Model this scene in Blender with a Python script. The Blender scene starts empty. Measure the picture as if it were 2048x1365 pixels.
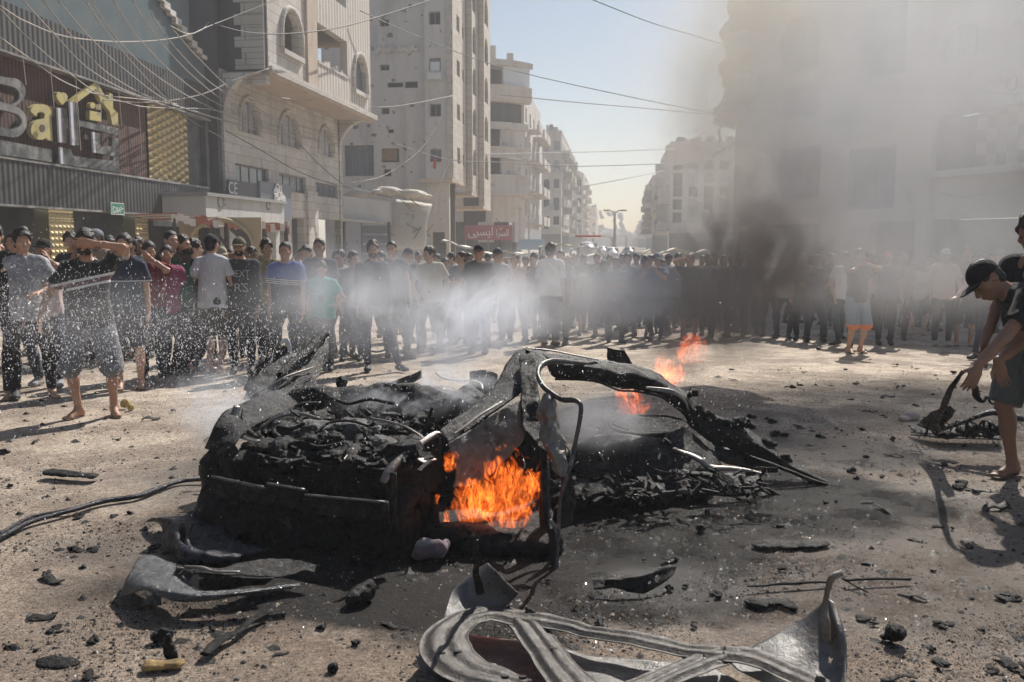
import bpy, bmesh, math, random
import numpy as np
from mathutils import Vector, Matrix
from mathutils.bvhtree import BVHTree
from mathutils.geometry import tessellate_polygon
R = math.radians
SC = bpy.context.scene
COL = SC.collection
# ------------------------------------------------------------------ camera, sky, sun, exposure
FPX, CH, HOR = 1800.0, 1.70, 485.0          # focal length in photo pixels, eye height, horizon row
PITCH = math.atan((682.5-HOR)/FPX)
cam = bpy.data.cameras.new('camera'); camo = bpy.data.objects.new('camera', cam); COL.objects.link(camo)
camo.location = (0,0,CH); camo.rotation_euler = (math.pi/2-PITCH, 0, 0)
cam.sensor_width = 36; cam.lens = FPX/2048*36; cam.clip_end = 6000; cam.clip_start = .05
cam.dof.use_dof = True; cam.dof.focus_distance = 6.5; cam.dof.aperture_fstop = 5.0
SC.camera = camo
SUN_AZ, SUN_EL = R(24), R(44)               # azimuth clockwise from +Y
w = bpy.data.worlds.new('World'); SC.world = w; w.use_nodes = True
nt = w.node_tree; bg = nt.nodes['Background']
sky = nt.nodes.new('ShaderNodeTexSky'); sky.sky_type = 'NISHITA'; sky.sun_disc = False
sky.sun_elevation = SUN_EL; sky.sun_rotation = SUN_AZ; sky.dust_density = .9; sky.air_density = 1.1; sky.ozone_density = 1.2
nt.links.new(sky.outputs[0], bg.inputs[0]); bg.inputs[1].default_value = .058
sl = bpy.data.lights.new('sun', 'SUN'); sl.energy = 5.0; sl.angle = R(.6); sl.color = (1,.945,.87)
so = bpy.data.objects.new('sun', sl); COL.objects.link(so)
so.rotation_euler = (math.pi/2-SUN_EL, 0, math.pi-SUN_AZ)
SC.view_settings.view_transform = 'Standard'; SC.view_settings.look = 'None'
SC.view_settings.exposure = .52; SC.view_settings.gamma = 1
cy = SC.cycles if hasattr(SC,'cycles') else None
SC.render.engine = 'CYCLES'; cy = SC.cycles
cy.use_denoising = True; cy.use_adaptive_sampling = True; cy.adaptive_threshold = .03
cy.max_bounces = 5; cy.diffuse_bounces = 2; cy.glossy_bounces = 2; cy.transmission_bounces = 3
cy.transparent_max_bounces = 12; cy.volume_bounces = 3; cy.volume_max_steps = 96
cy.sample_clamp_indirect = 4; cy.caustics_reflective = False; cy.caustics_refractive = False
rnd = random.Random(7)
GZ = -.25                                   # the street dips a quarter metre behind the wreck
def gz(y): return -.025*np.clip(np.asarray(y,float)-9,0,10)
# ------------------------------------------------------------------ pixel -> world helpers
CAM = np.array([0,0,CH]); _F = np.array([0,math.cos(PITCH),-math.sin(PITCH)]); _U = np.array([0,math.sin(PITCH),math.cos(PITCH)])
def ray(px, py):
    return _F + np.array([1.,0,0])*(px-1024)/FPX + _U*(682.5-py)/FPX
def at(px, py, Y):                       # world point seen at a photo pixel, at distance Y ahead
    r = ray(px,py); return CAM + r*(Y/r[1])
def atz(px, py, z=0.):                   # world point seen at a photo pixel, at height z
    r = ray(px,py); return CAM + r*((z-CH)/r[2])
# ------------------------------------------------------------------ objects
def tag(o, label=None, cat=None, group=None, kind=None):
    if label: o['label'] = label
    if cat: o['category'] = cat
    if group: o['group'] = group
    if kind: o['kind'] = kind
    return o
def empty(name, loc=(0,0,0), rz=0, label=None, cat=None, group=None, kind=None):
    o = bpy.data.objects.new(name, None); COL.objects.link(o); o.location = loc; o.rotation_euler = (0,0,rz)
    o.empty_display_size = .1
    return tag(o, label, cat, group, kind)
def mesh_obj(name, me, parent=None, world=True):
    o = bpy.data.objects.new(name, me); COL.objects.link(o)
    if parent is not None:
        o.parent = parent
        if world:                        # mesh given in world coordinates: cancel the parents' transform
            M = Matrix.Identity(4); p = parent
            while p is not None:
                M = (Matrix.Translation(p.location) @ p.rotation_euler.to_matrix().to_4x4() @ Matrix.Diagonal(p.scale).to_4x4()) @ M if p is parent else (Matrix.Translation(p.location) @ p.rotation_euler.to_matrix().to_4x4() @ Matrix.Diagonal(p.scale).to_4x4()) @ M
                p = p.parent
            Mi = M.inverted()
            loc, rot, sca = Mi.decompose()
            o.location = loc; o.rotation_euler = rot.to_euler(); o.scale = sca
    return o
class MB:                                # mesh builder in world coordinates
    def __init__(s): s.v=[]; s.f=[]; s.m=[]; s.mats=[]
    def mi(s, mat):
        if mat is None: return 0
        if mat not in s.mats: s.mats.append(mat)
        return s.mats.index(mat)
    def add(s, vs, fs, mat=None):
        b=len(s.v); s.v.extend([tuple(float(c) for c in p) for p in vs]); k=s.mi(mat)
        for f in fs: s.f.append(tuple(i+b for i in f)); s.m.append(k)
    def box(s, c, u, v, w, mat=None):    # centre and three half-axis vectors
        c,u,v,w = map(np.asarray,(c,u,v,w))
        P=[c+a*u+b*v+d*w for a in (-1,1) for b in (-1,1) for d in (-1,1)]
        F=[(0,1,3,2),(4,6,7,5),(0,4,5,1),(2,3,7,6),(0,2,6,4),(1,5,7,3)]
        if np.dot(np.cross(u,v),w)<0: F=[f[::-1] for f in F]
        s.add(P,F,mat)
    def bar(s, a, b, r, mat=None, n=6, r2=None):
        a=np.array(a,float); b=np.array(b,float); a[2]=GZ if a[2]==0 and a[1]>12 else a[2]
        s.tube([a,b],[r,r if r2 is None else r2],n,mat)
    def tube(s, pts, rad, n=6, mat=None, flat=1.0, up=(0,0,1)):
        pts=[np.asarray(p,float) for p in pts]; N=len(pts)
        if not hasattr(rad,'__len__'): rad=[rad]*N
        V=[];Fc=[]; up=np.asarray(up,float); prev=None
        for i,p in enumerate(pts):
            t=pts[min(i+1,N-1)]-pts[max(i-1,0)]; t/= (np.linalg.norm(t)+1e-9)
            if prev is None:
                a=np.cross(t,up)
                if np.linalg.norm(a)<1e-3: a=np.cross(t,(1,0,0))
            else: a=prev-t*np.dot(prev,t)
            a/=np.linalg.norm(a)+1e-9; prev=a; b=np.cross(t,a)
            for k in range(n):
                th=2*math.pi*k/n; V.append(p+rad[i]*(a*math.cos(th)+b*math.sin(th)*flat))
        for i in range(N-1):
            for k in range(n):
                k2=(k+1)%n; Fc.append((i*n+k,(i)*n+k2,(i+1)*n+k2,(i+1)*n+k))
        Fc.append(tuple(range(n))[::-1]); Fc.append(tuple((N-1)*n+k for k in range(n)))
        s.add(V,Fc,mat)
    def poly(s, pts, n, th, mat=None):   # flat polygon extruded by th along n (pts lie on the front)
        pts=[np.asarray(p,float) for p in pts]; n=np.asarray(n,float); N=len(pts)
        tri=tessellate_polygon([[Vector(p) for p in pts]])
        V=pts+[p-n*th for p in pts]; F=[]
        for t in tri:
            nn=np.cross(pts[t[1]]-pts[t[0]],pts[t[2]]-pts[t[0]])
            t=tuple(t) if np.dot(nn,n)>0 else tuple(t)[::-1]
            F.append(t); F.append(tuple(i+N for i in t[::-1]))
        for i in range(N):
            j=(i+1)%N; F.append((i,j,j+N,i+N))
        s.add(V,F,mat)
    def build(s, name, mat=None, parent=None, smooth=False, recalc=True):
        me=bpy.data.meshes.new(name); me.from_pydata(s.v,[],s.f)
        for m in (s.mats if s.mats else [mat]):
            if m: me.materials.append(m)
        if s.mats: me.polygons.foreach_set('material_index', s.m)
        if recalc:
            bm=bmesh.new(); bm.from_mesh(me); bmesh.ops.recalc_face_normals(bm, faces=bm.faces); bm.to_mesh(me); bm.free()
        if smooth: me.shade_smooth()
        me.update()
        return mesh_obj(name, me, parent)
def mesh_np(name, V, F, mats, smooth=True, midx=None):
    me=bpy.data.meshes.new(name); me.vertices.add(len(V)); me.vertices.foreach_set('co', np.asarray(V,np.float32).ravel())
    k=F.shape[1]; me.loops.add(len(F)*k); me.loops.foreach_set('vertex_index', F.astype(np.int32).ravel())
    me.polygons.add(len(F)); me.polygons.foreach_set('loop_start', np.arange(len(F),dtype=np.int32)*k)
    if midx is not None: me.polygons.foreach_set('material_index', midx.astype(np.int32))
    me.update(calc_edges=True); me.validate()
    for m in mats: me.materials.append(m)
    if smooth: me.shade_smooth()
    return me
# ------------------------------------------------------------------ noise used by shapes
_rs=np.random.RandomState(11); _DIR=_rs.normal(size=(24,3)); _DIR/=np.linalg.norm(_DIR,axis=1)[:,None]; _PH=_rs.uniform(0,6.28,24)
def wob(P, freq, k0=0, n=6):             # smooth pseudo-noise in -1..1
    P=np.asarray(P,float); r=0
    for i in range(n):
        j=(k0+i)%24; f=freq*(1+.37*i)
        r=r+np.sin(P@_DIR[j]*f+_PH[j]+1.7*np.sin(P@_DIR[(j+7)%24]*f*.6+_PH[(j+3)%24]))/(1+.5*i)
    return r/2.4
# ------------------------------------------------------------------ materials
MATS={}
def newmat(name):
    m=bpy.data.materials.new(name); m.use_nodes=True; nt=m.node_tree
    return m, nt, nt.nodes['Principled BSDF']
def N(nt,t,**k):
    n=nt.nodes.new(t)
    for a,b in k.items():
        if a.startswith('i_'):
            n.inputs[int(a[2:]) if a[2:].isdigit() else a[2:].replace('_',' ')].default_value=b
        else: setattr(n,a,b)
    return n
def ramp(nt, fac, stops, interp='LINEAR'):
    r=nt.nodes.new('ShaderNodeValToRGB'); r.color_ramp.interpolation=interp
    e=r.color_ramp.elements
    while len(e)<len(stops): e.new(.5)
    for x,(p,c) in zip(e,stops):
        x.position=p; x.color=(c[0],c[1],c[2],1) if hasattr(c,'__len__') else (c,c,c,1)
    nt.links.new(fac, r.inputs[0]); return r.outputs[0]
def mixc(nt, fac, a, b, mode='MIX'):
    m=nt.nodes.new('ShaderNodeMix'); m.data_type='RGBA'; m.blend_type=mode
    for s,x in ((m.inputs[0],fac),(m.inputs[6],a),(m.inputs[7],b)):
        if hasattr(x,'links'): nt.links.new(x,s)
        elif hasattr(x,'__len__'): s.default_value=(x[0],x[1],x[2],1)
        else: s.default_value=x
    return m.outputs[2]
def mth(nt, op, a, b=None, c=None, clamp=False):
    m=nt.nodes.new('ShaderNodeMath'); m.operation=op; m.use_clamp=clamp
    for s,x in zip(m.inputs,(a,b,c)):
        if x is None: continue
        if hasattr(x,'links'): nt.links.new(x,s)
        else: s.default_value=x
    return m.outputs[0]
def noise(nt, scale, detail=4, rough=.55, vec=None, dist=0, out=0):
    n=nt.nodes.new('ShaderNodeTexNoise'); n.inputs['Scale'].default_value=scale; n.inputs['Detail'].default_value=detail
    n.inputs['Roughness'].default_value=rough; n.inputs['Distortion'].default_value=dist
    if vec is not None: nt.links.new(vec,n.inputs['Vector'])
    return n.outputs[out]
def bump(nt, bs, h, strength=.3, dist=.02):
    b=nt.nodes.new('ShaderNodeBump'); b.inputs['Strength'].default_value=strength; b.inputs['Distance'].default_value=dist
    nt.links.new(h,b.inputs['Height']); nt.links.new(b.outputs[0],bs.inputs['Normal'])
def geo(nt): return nt.nodes.new('ShaderNodeNewGeometry').outputs['Position']
def objc(nt): return nt.nodes.new('ShaderNodeTexCoord').outputs['Object']
def stretch(nt, vec, s):
    m=nt.nodes.new('ShaderNodeMapping'); m.inputs['Scale'].default_value=s; nt.links.new(vec,m.inputs['Vector']); return m.outputs[0]
def plain(name, col, rough=.6, metal=0, var=.12, scale=8, bumpk=0, bscale=60, spec=.5, dirt=None, dirtscale=2):
    if name in MATS: return MATS[name]
    m,nt,bs=newmat(name); g=geo(nt)
    c=mixc(nt, noise(nt,scale,5,.6,g), [x*(1-var) for x in col], [min(1,x*(1+var)) for x in col])
    if dirt is not None:
        c=mixc(nt, ramp(nt,noise(nt,dirtscale,6,.65,g),[(.42,0),(.68,1)]), c, dirt)
    nt.links.new(c, bs.inputs['Base Color']); bs.inputs['Roughness'].default_value=rough; bs.inputs['Metallic'].default_value=metal
    bs.inputs['Specular IOR Level'].default_value=spec
    if bumpk: bump(nt,bs,noise(nt,bscale,4,.6,g),bumpk,.01)
    MATS[name]=m; return m
# ------------------------------------------------------------------ signed-distance solids -> smooth continuous meshes
class SDF:
    def __init__(s, lo, hi, h):
        s.lo=np.array(lo,float); s.h=h; s.n=np.maximum(3,np.ceil((np.array(hi)-s.lo)/h).astype(int)+1)
        s.F=np.full(s.n,.5,np.float32)
        s.ax=[s.lo[i]+h*np.arange(s.n[i],dtype=np.float32) for i in range(3)]
    def _sl(s, lo, hi, m):
        a=np.clip(np.floor((np.array(lo)-m-s.lo)/s.h).astype(int),0,s.n); b=np.clip(np.ceil((np.array(hi)+m-s.lo)/s.h).astype(int)+1,0,s.n)
        if (b<=a).any(): return None
        sl=tuple(slice(i,j) for i,j in zip(a,b))
        X=np.meshgrid(*[s.ax[i][sl[i]] for i in range(3)],indexing='ij')
        return sl,X
    def _put(s, sl, d, k, op):
        F=s.F[sl]
        if op=='add':
            if k>0:
                h=np.clip(.5+.5*(F-d)/k,0,1); s.F[sl]=F*(1-h)+d*h-k*h*(1-h)
            else: s.F[sl]=np.minimum(F,d)
        elif op=='sub':
            d=-d
            if k>0:
                h=np.clip(.5-.5*(F-d)/k,0,1); s.F[sl]=F*(1-h)+d*h+k*h*(1-h)
            else: s.F[sl]=np.maximum(F,d)
    def cap(s, a, b, ra, rb=None, k=.02, op='add', flat=None, c0=False, c1=False):
        a=np.asarray(a,float); b=np.asarray(b,float); rb=ra if rb is None else rb
        r=max(ra,rb); q=s._sl(np.minimum(a,b)-r,np.maximum(a,b)+r,k+2*s.h)
        if q is None: return s
        sl,(X,Y,Z)=q; px,py,pz=X-a[0],Y-a[1],Z-a[2]; ba=b-a
        if flat is not None:             # (axis, factor>1) squeezes the section along axis
            ax,f=np.asarray(flat[0],float),flat[1]; dd=(px*ax[0]+py*ax[1]+pz*ax[2]); bd=np.dot(ba,ax)
            px=px+(f-1)*dd*ax[0]; py=py+(f-1)*dd*ax[1]; pz=pz+(f-1)*dd*ax[2]; ba=ba+(f-1)*bd*ax
        L=np.dot(ba,ba)+1e-9; t0=(px*ba[0]+py*ba[1]+pz*ba[2])/L; t=np.clip(t0,0,1)
        d=np.sqrt((px-t*ba[0])**2+(py-t*ba[1])**2+(pz-t*ba[2])**2)-(ra+(rb-ra)*t)
        if flat is not None: d=d*(1/flat[1]*.5+.5)
        sq=math.sqrt(L)
        if c0: d=np.maximum(d,-t0*sq)
        if c1: d=np.maximum(d,(t0-1)*sq)
        s._put(sl,d.astype(np.float32),k,op); return s
    def ell(s, c, r, Rm=None, k=.02, op='add'):
        c=np.asarray(c,float); r=np.asarray(r,float); m=r.max() if Rm is not None else r
        q=s._sl(c-m,c+m,k+2*s.h)
        if q is None: return s
        sl,(X,Y,Z)=q; P=[X-c[0],Y-c[1],Z-c[2]]
        if Rm is not None: P=[P[0]*Rm[0,i]+P[1]*Rm[1,i]+P[2]*Rm[2,i] for i in range(3)]
        k0=np.sqrt((P[0]/r[0])**2+(P[1]/r[1])**2+(P[2]/r[2])**2)+1e-9; k1=np.sqrt((P[0]/r[0]**2)**2+(P[1]/r[1]**2)**2+(P[2]/r[2]**2)**2)+1e-9
        s._put(sl,(k0*(k0-1)/k1).astype(np.float32),k,op); return s
    def plane(s, p, n):                  # keep the side the normal points away from
        p=np.asarray(p,float); n=np.asarray(n,float); n=n/np.linalg.norm(n)
        X=np.meshgrid(*s.ax,indexing='ij',sparse=True)
        d=(X[0]-p[0])*n[0]+(X[1]-p[1])*n[1]+(X[2]-p[2])*n[2]
        s.F=np.maximum(s.F,d.astype(np.float32)); return s
    def noise(s, amp, freq, k0=0, n=4, sc=(1,1,1)):
        X=np.meshgrid(*s.ax,indexing='ij',sparse=True); m=np.abs(s.F)<amp*3+s.h*3
        if not m.any(): return s
        I=np.argwhere(m); P=np.stack([s.ax[i][I[:,i]]*sc[i] for i in range(3)],1)
        s.F[m]+=(amp*wob(P,freq,k0,n)).astype(np.float32); return s
    def mesh(s):                         # surface nets
        F=s.F; F[0]=F[-1]=.5; F[:,0]=F[:,-1]=.5; F[:,:,0]=F[:,:,-1]=.5
        S=F<0; nx,ny,nz=F.shape
        c=np.zeros((nx-1,ny-1,nz-1),np.int8)
        for i in (0,1):
            for j in (0,1):
                for k in (0,1): c+=S[i:nx-1+i,j:ny-1+j,k:nz-1+k]
        act=(c>0)&(c<8); I=np.argwhere(act); idx=np.full(act.shape,-1,np.int64); idx[act]=np.arange(len(I))
        if len(I)==0: return np.zeros((0,3)),np.zeros((0,4),int)
        acc=np.zeros((len(I),3)); cnt=np.zeros(len(I))
        C=[(0,0,0),(1,0,0),(0,1,0),(1,1,0),(0,0,1),(1,0,1),(0,1,1),(1,1,1)]
        E=[(0,1),(2,3),(4,5),(6,7),(0,2),(1,3),(4,6),(5,7),(0,4),(1,5),(2,6),(3,7)]
        val=[F[I[:,0]+a,I[:,1]+b,I[:,2]+d] for a,b,d in C]
        for a,b in E:
            va,vb=val[a],val[b]; m=(va<0)!=(vb<0); t=np.where(m,va/(va-vb+1e-12),0)
            pa=np.array(C[a],float); pb=np.array(C[b],float)
            acc+=m[:,None]*(pa+t[:,None]*(pb-pa)); cnt+=m
        V=s.lo+s.h*(I+acc/cnt[:,None])
        Q=[]
        for ax in range(3):
            sa=[slice(None)]*3; sb=[slice(None)]*3; sa[ax]=slice(0,-1); sb[ax]=slice(1,None)
            d=S[tuple(sa)]!=S[tuple(sb)]; J=np.argwhere(d); u,v=(ax+1)%3,(ax+2)%3
            J=J[(J[:,u]>0)&(J[:,v]>0)&(J[:,u]<F.shape[u]-1)&(J[:,v]<F.shape[v]-1)]
            ins=S[J[:,0],J[:,1],J[:,2]]
            def g(du,dv):
                K=J.copy(); K[:,u]-=du; K[:,v]-=dv; return idx[K[:,0],K[:,1],K[:,2]]
            q=np.stack([g(1,1),g(0,1),g(0,0),g(1,0)],1); q[~ins]=q[~ins][:,::-1]; Q.append(q)
        return V,np.concatenate(Q)
# ------------------------------------------------------------------ ground
def ground_mat():
    m,nt,bs=newmat('ground'); g=geo(nt)
    sand=mixc(nt, noise(nt,.55,6,.6,g), (.42,.345,.27), (.62,.535,.44))
    sand=mixc(nt, ramp(nt,noise(nt,3.1,7,.7,g),[(.40,0),(.72,.8)]), sand, (.24,.18,.13))
    # the ground colour turns darker and browner towards the viewer
    sp=N(nt,'ShaderNodeSeparateXYZ'); nt.links.new(g,sp.inputs[0])
    near=ramp(nt, mth(nt,'ADD',mth(nt,'MULTIPLY',sp.outputs[1],.08),mth(nt,'MULTIPLY',noise(nt,.5,4,.6,g),.35)), [(.50,1),(.95,0)])
    sand=mixc(nt, mth(nt,'MULTIPLY',near,.75), sand, mixc(nt,noise(nt,1.3,5,.65,g),(.165,.12,.088),(.37,.295,.225)))
    sand=mixc(nt, ramp(nt,noise(nt,.9,7,.72,g,.4),[(.44,0),(.56,.55)]), sand, (.135,.10,.078))
    grit=ramp(nt,mth(nt,'MULTIPLY_ADD',noise(nt,120,4,.7,g),.5,mth(nt,'MULTIPLY',noise(nt,34,6,.78,g),.5)),[(.37,.16),(.49,.95),(.61,1.9)])
    sand=mixc(nt,1.0,sand,grit,'MULTIPLY')
    vor=N(nt,'ShaderNodeTexVoronoi',i_Scale=75.0); nt.links.new(g,vor.inputs['Vector'])
    sand=mixc(nt, ramp(nt,vor.outputs['Distance'],[(.07,.75),(.13,0)]), sand, (.55,.50,.43))
    vor2=N(nt,'ShaderNodeTexVoronoi',i_Scale=31.0); nt.links.new(g,vor2.inputs['Vector'])
    sand=mixc(nt, ramp(nt,vor2.outputs['Distance'],[(.09,.8),(.18,0)]), sand, (.05,.04,.035))
    # soot and ash spread round the wreck, rust-stained at its rim
    def spot(cx,cy,rx,ry,wob_=.55,sc=1.1):
        mp=N(nt,'ShaderNodeMapping'); mp.vector_type='POINT'; mp.inputs['Location'].default_value=(-cx/rx,-cy/ry,0); mp.inputs['Scale'].default_value=(1/rx,1/ry,0)
        nt.links.new(g,mp.inputs[0]); L=N(nt,'ShaderNodeVectorMath',operation='LENGTH'); nt.links.new(mp.outputs[0],L.inputs[0])
        return mth(nt,'ADD',L.outputs['Value'],mth(nt,'MULTIPLY',mth(nt,'SUBTRACT',noise(nt,sc,7,.68,g),.5),wob_*2))
    s1=spot(-.2,4.85,1.8,1.3,.45,1.5); s1b=spot(1.5,5.85,1.5,1.0,.5,1.5); s2=spot(-.85,4.35,1.7,.62,.5,1.8)
    soot=mth(nt,'MAXIMUM',ramp(nt,s1,[(.80,1),(1.35,0)]),mth(nt,'MAXIMUM',ramp(nt,s1b,[(.75,1),(1.25,0)]),ramp(nt,s2,[(.5,.9),(1.2,0)])))
    rust=ramp(nt,spot(.4,4.9,3.1,1.9,.7,.8),[(.75,.55),(1.15,0)])
    rust=mth(nt,'MULTIPLY',rust,ramp(nt,noise(nt,1.7,5,.6,g),[(.4,0),(.62,1)]))
    col=mixc(nt,rust,sand,(.115,.07,.045))
    # wet ground: darker, glossy
    w1=ramp(nt,spot(1.9,5.0,2.2,1.7,.6,.9),[(.7,1),(.98,0)]); w2=ramp(nt,spot(-2.0,6.3,1.0,.8,.6,1.2),[(.6,.8),(1.0,0)])
    w3=ramp(nt,spot(.78,4.35,.60,.42,.5,1.5),[(.5,1),(1.1,0)]); w4=ramp(nt,spot(2.6,7.2,1.1,.75,.5,1.0),[(.7,1),(.95,0)])
    w5=ramp(nt,spot(-1.75,4.9,1.1,.5,.6,1.4),[(.6,.8),(1.0,0)])
    wet=w1
    for x in (w2,w3,w4,w5): wet=mth(nt,'MAXIMUM',wet,x)
    wet=mth(nt,'MAXIMUM',wet,ramp(nt,spot(.78,4.35,.75,.55,.4,1.2),[(.8,1),(1.15,0)]))
    col=mixc(nt,mth(nt,'MULTIPLY',wet,.66),col,(.070,.058,.049))
    col=mixc(nt,soot,col,mixc(nt,noise(nt,9,6,.7,g),(.004,.004,.0045),(.026,.023,.020)))
    nt.links.new(col,bs.inputs['Base Color'])
    pud=ramp(nt,noise(nt,2.3,5,.6,g),[(.47,0),(.6,1)])
    wetp=mth(nt,'MULTIPLY',mth(nt,'MAXIMUM',wet,mth(nt,'MULTIPLY',soot,.55)),1.0)
    rg=mixc(nt,wetp,(.93,)*3,mixc(nt,pud,(.38,)*3,(.17,)*3)); nt.links.new(rg,bs.inputs['Roughness'])
    nt.links.new(ramp(nt,soot,[(.2,.36),(.9,.16)]),bs.inputs['Specular IOR Level'])
    h=mth(nt,'ADD',mth(nt,'MULTIPLY',noise(nt,52,6,.8,g),1.0),mth(nt,'MULTIPLY',noise(nt,7,5,.6,g),1.2))
    b=N(nt,'ShaderNodeBump'); b.inputs['Distance'].default_value=.025
    nt.links.new(h,b.inputs['Height']); nt.links.new(mth(nt,'SUBTRACT',.75,mth(nt,'MULTIPLY',w3,.35)),b.inputs['Strength'])
    nt.links.new(b.outputs[0],bs.inputs['Normal'])
    return m
def build_ground():
    xs=np.concatenate([-np.geomspace(2500,7,22),np.linspace(-6,6,121),np.geomspace(7,2500,22)])
    ys=np.concatenate([-np.geomspace(60,1,6),np.linspace(1.2,14,129),np.geomspace(15,4000,26)])
    X,Y=np.meshgrid(xs,ys,indexing='ij'); P=np.stack([X.ravel(),Y.ravel(),0*X.ravel()],1)
    fade=np.clip(1-np.maximum(np.abs(P[:,0])-6,P[:,1]-13)/6,0,1)
    P[:,2]=(.012*wob(P,1.3,2)+.006*wob(P,6,5))*fade-.006+gz(P[:,1])
    nx,ny=X.shape; I=np.arange(nx*ny).reshape(nx,ny)
    F=np.stack([I[:-1,:-1],I[1:,:-1],I[1:,1:],I[:-1,1:]],-1).reshape(-1,4)
    o=mesh_obj('ground',mesh_np('ground',P,F,[ground_mat()])); tag(o,'dusty brown street surface, wet and sooty round the burning wreck',None,None,'structure')
build_ground()
# ------------------------------------------------------------------ wall materials
def wallmat(name, a, b, stain=(.16,.145,.13), sc=.25, pock=.5, block=None, rib=None, rough=.9):
    if name in MATS: return MATS[name]
    m,nt,bs=newmat(name); g=geo(nt)
    c=mixc(nt,noise(nt,sc,6,.62,g),a,b)
    st=noise(nt,.9,7,.7,stretch(nt,g,(1,1,.22)))
    c=mixc(nt,ramp(nt,st,[(.50,0),(.78,.75)]),c,stain)
    if pock: c=mixc(nt,mth(nt,'MULTIPLY',ramp(nt,noise(nt,1.9,3,.5,g),[(.66,0),(.70,1)]),pock),c,[x*.55 for x in stain])
    h=noise(nt,9,6,.7,g)
    if block:
        bw,bh=block; sp=N(nt,'ShaderNodeSeparateXYZ'); nt.links.new(g,sp.inputs[0])
        cb=N(nt,'ShaderNodeCombineXYZ'); nt.links.new(mth(nt,'ADD',sp.outputs[1],mth(nt,'MULTIPLY',sp.outputs[0],.7)),cb.inputs[0]); nt.links.new(sp.outputs[2],cb.inputs[1])
        br=N(nt,'ShaderNodeTexBrick'); nt.links.new(cb.outputs[0],br.inputs[0]); br.inputs['Scale'].default_value=1
        br.inputs['Brick Width'].default_value=bw; br.inputs['Row Height'].default_value=bh; br.inputs['Mortar Size'].default_value=.012
        br.inputs['Color1'].default_value=(1,1,1,1); br.inputs['Color2'].default_value=(.86,.85,.83,1); br.inputs['Mortar'].default_value=(.5,.47,.43,1)
        c=mixc(nt,1.0,c,br.outputs[0],'MULTIPLY')
    if rib:
        sp=N(nt,'ShaderNodeSeparateXYZ'); nt.links.new(g,sp.inputs[0])
        wv=mth(nt,'SINE',mth(nt,'MULTIPLY',sp.outputs[1],6.283/rib)); rr=ramp(nt,wv,[(.0,.62),(.35,1)])
        c=mixc(nt,1.0,c,rr,'MULTIPLY')
    nt.links.new(c,bs.inputs['Base Color']); bs.inputs['Roughness'].default_value=rough; bump(nt,bs,h,.35,.03)
    MATS[name]=m; return m
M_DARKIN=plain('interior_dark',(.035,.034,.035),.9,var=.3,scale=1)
M_GLASS=plain('window_glass',(.10,.13,.16),.12,0,var=.25,scale=.8,spec=.8)
M_CURT=plain('curtain',(.42,.42,.45),.8,var=.25,scale=1.5)
M_FRAME=plain('window_frame',(.20,.19,.19),.6,var=.2)
M_STONE=wallmat('stone_cladding',(.55,.52,.485),(.70,.67,.63),(.32,.295,.27),.2,.35,(.9,.42))
M_RIBST=wallmat('ribbed_stone',(.62,.575,.52),(.73,.685,.63),(.42,.37,.32),.2,.2,None,.42)
M_SOFFIT=wallmat('soffit_plaster',(.50,.41,.33),(.60,.51,.42),(.34,.26,.20),.4,.3)
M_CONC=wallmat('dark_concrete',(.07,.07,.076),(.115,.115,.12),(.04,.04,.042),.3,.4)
M_GREY=wallmat('grey_plaster',(.47,.455,.435),(.60,.58,.555),(.25,.235,.22),.15,.75)
M_GREYS=wallmat('pale_block',(.50,.46,.41),(.60,.56,.50),(.32,.28,.24),.2,.45,(1.2,.5))
M_CREAM=wallmat('cream_plaster',(.54,.49,.425),(.65,.60,.53),(.36,.30,.24),.1,.5)
M_PALE=wallmat('pale_plaster',(.50,.475,.44),(.61,.58,.54),(.33,.29,.25),.1,.5)
M_TAN=wallmat('tan_plaster',(.52,.40,.27),(.60,.47,.33),(.36,.27,.18),.2,.2)
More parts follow.
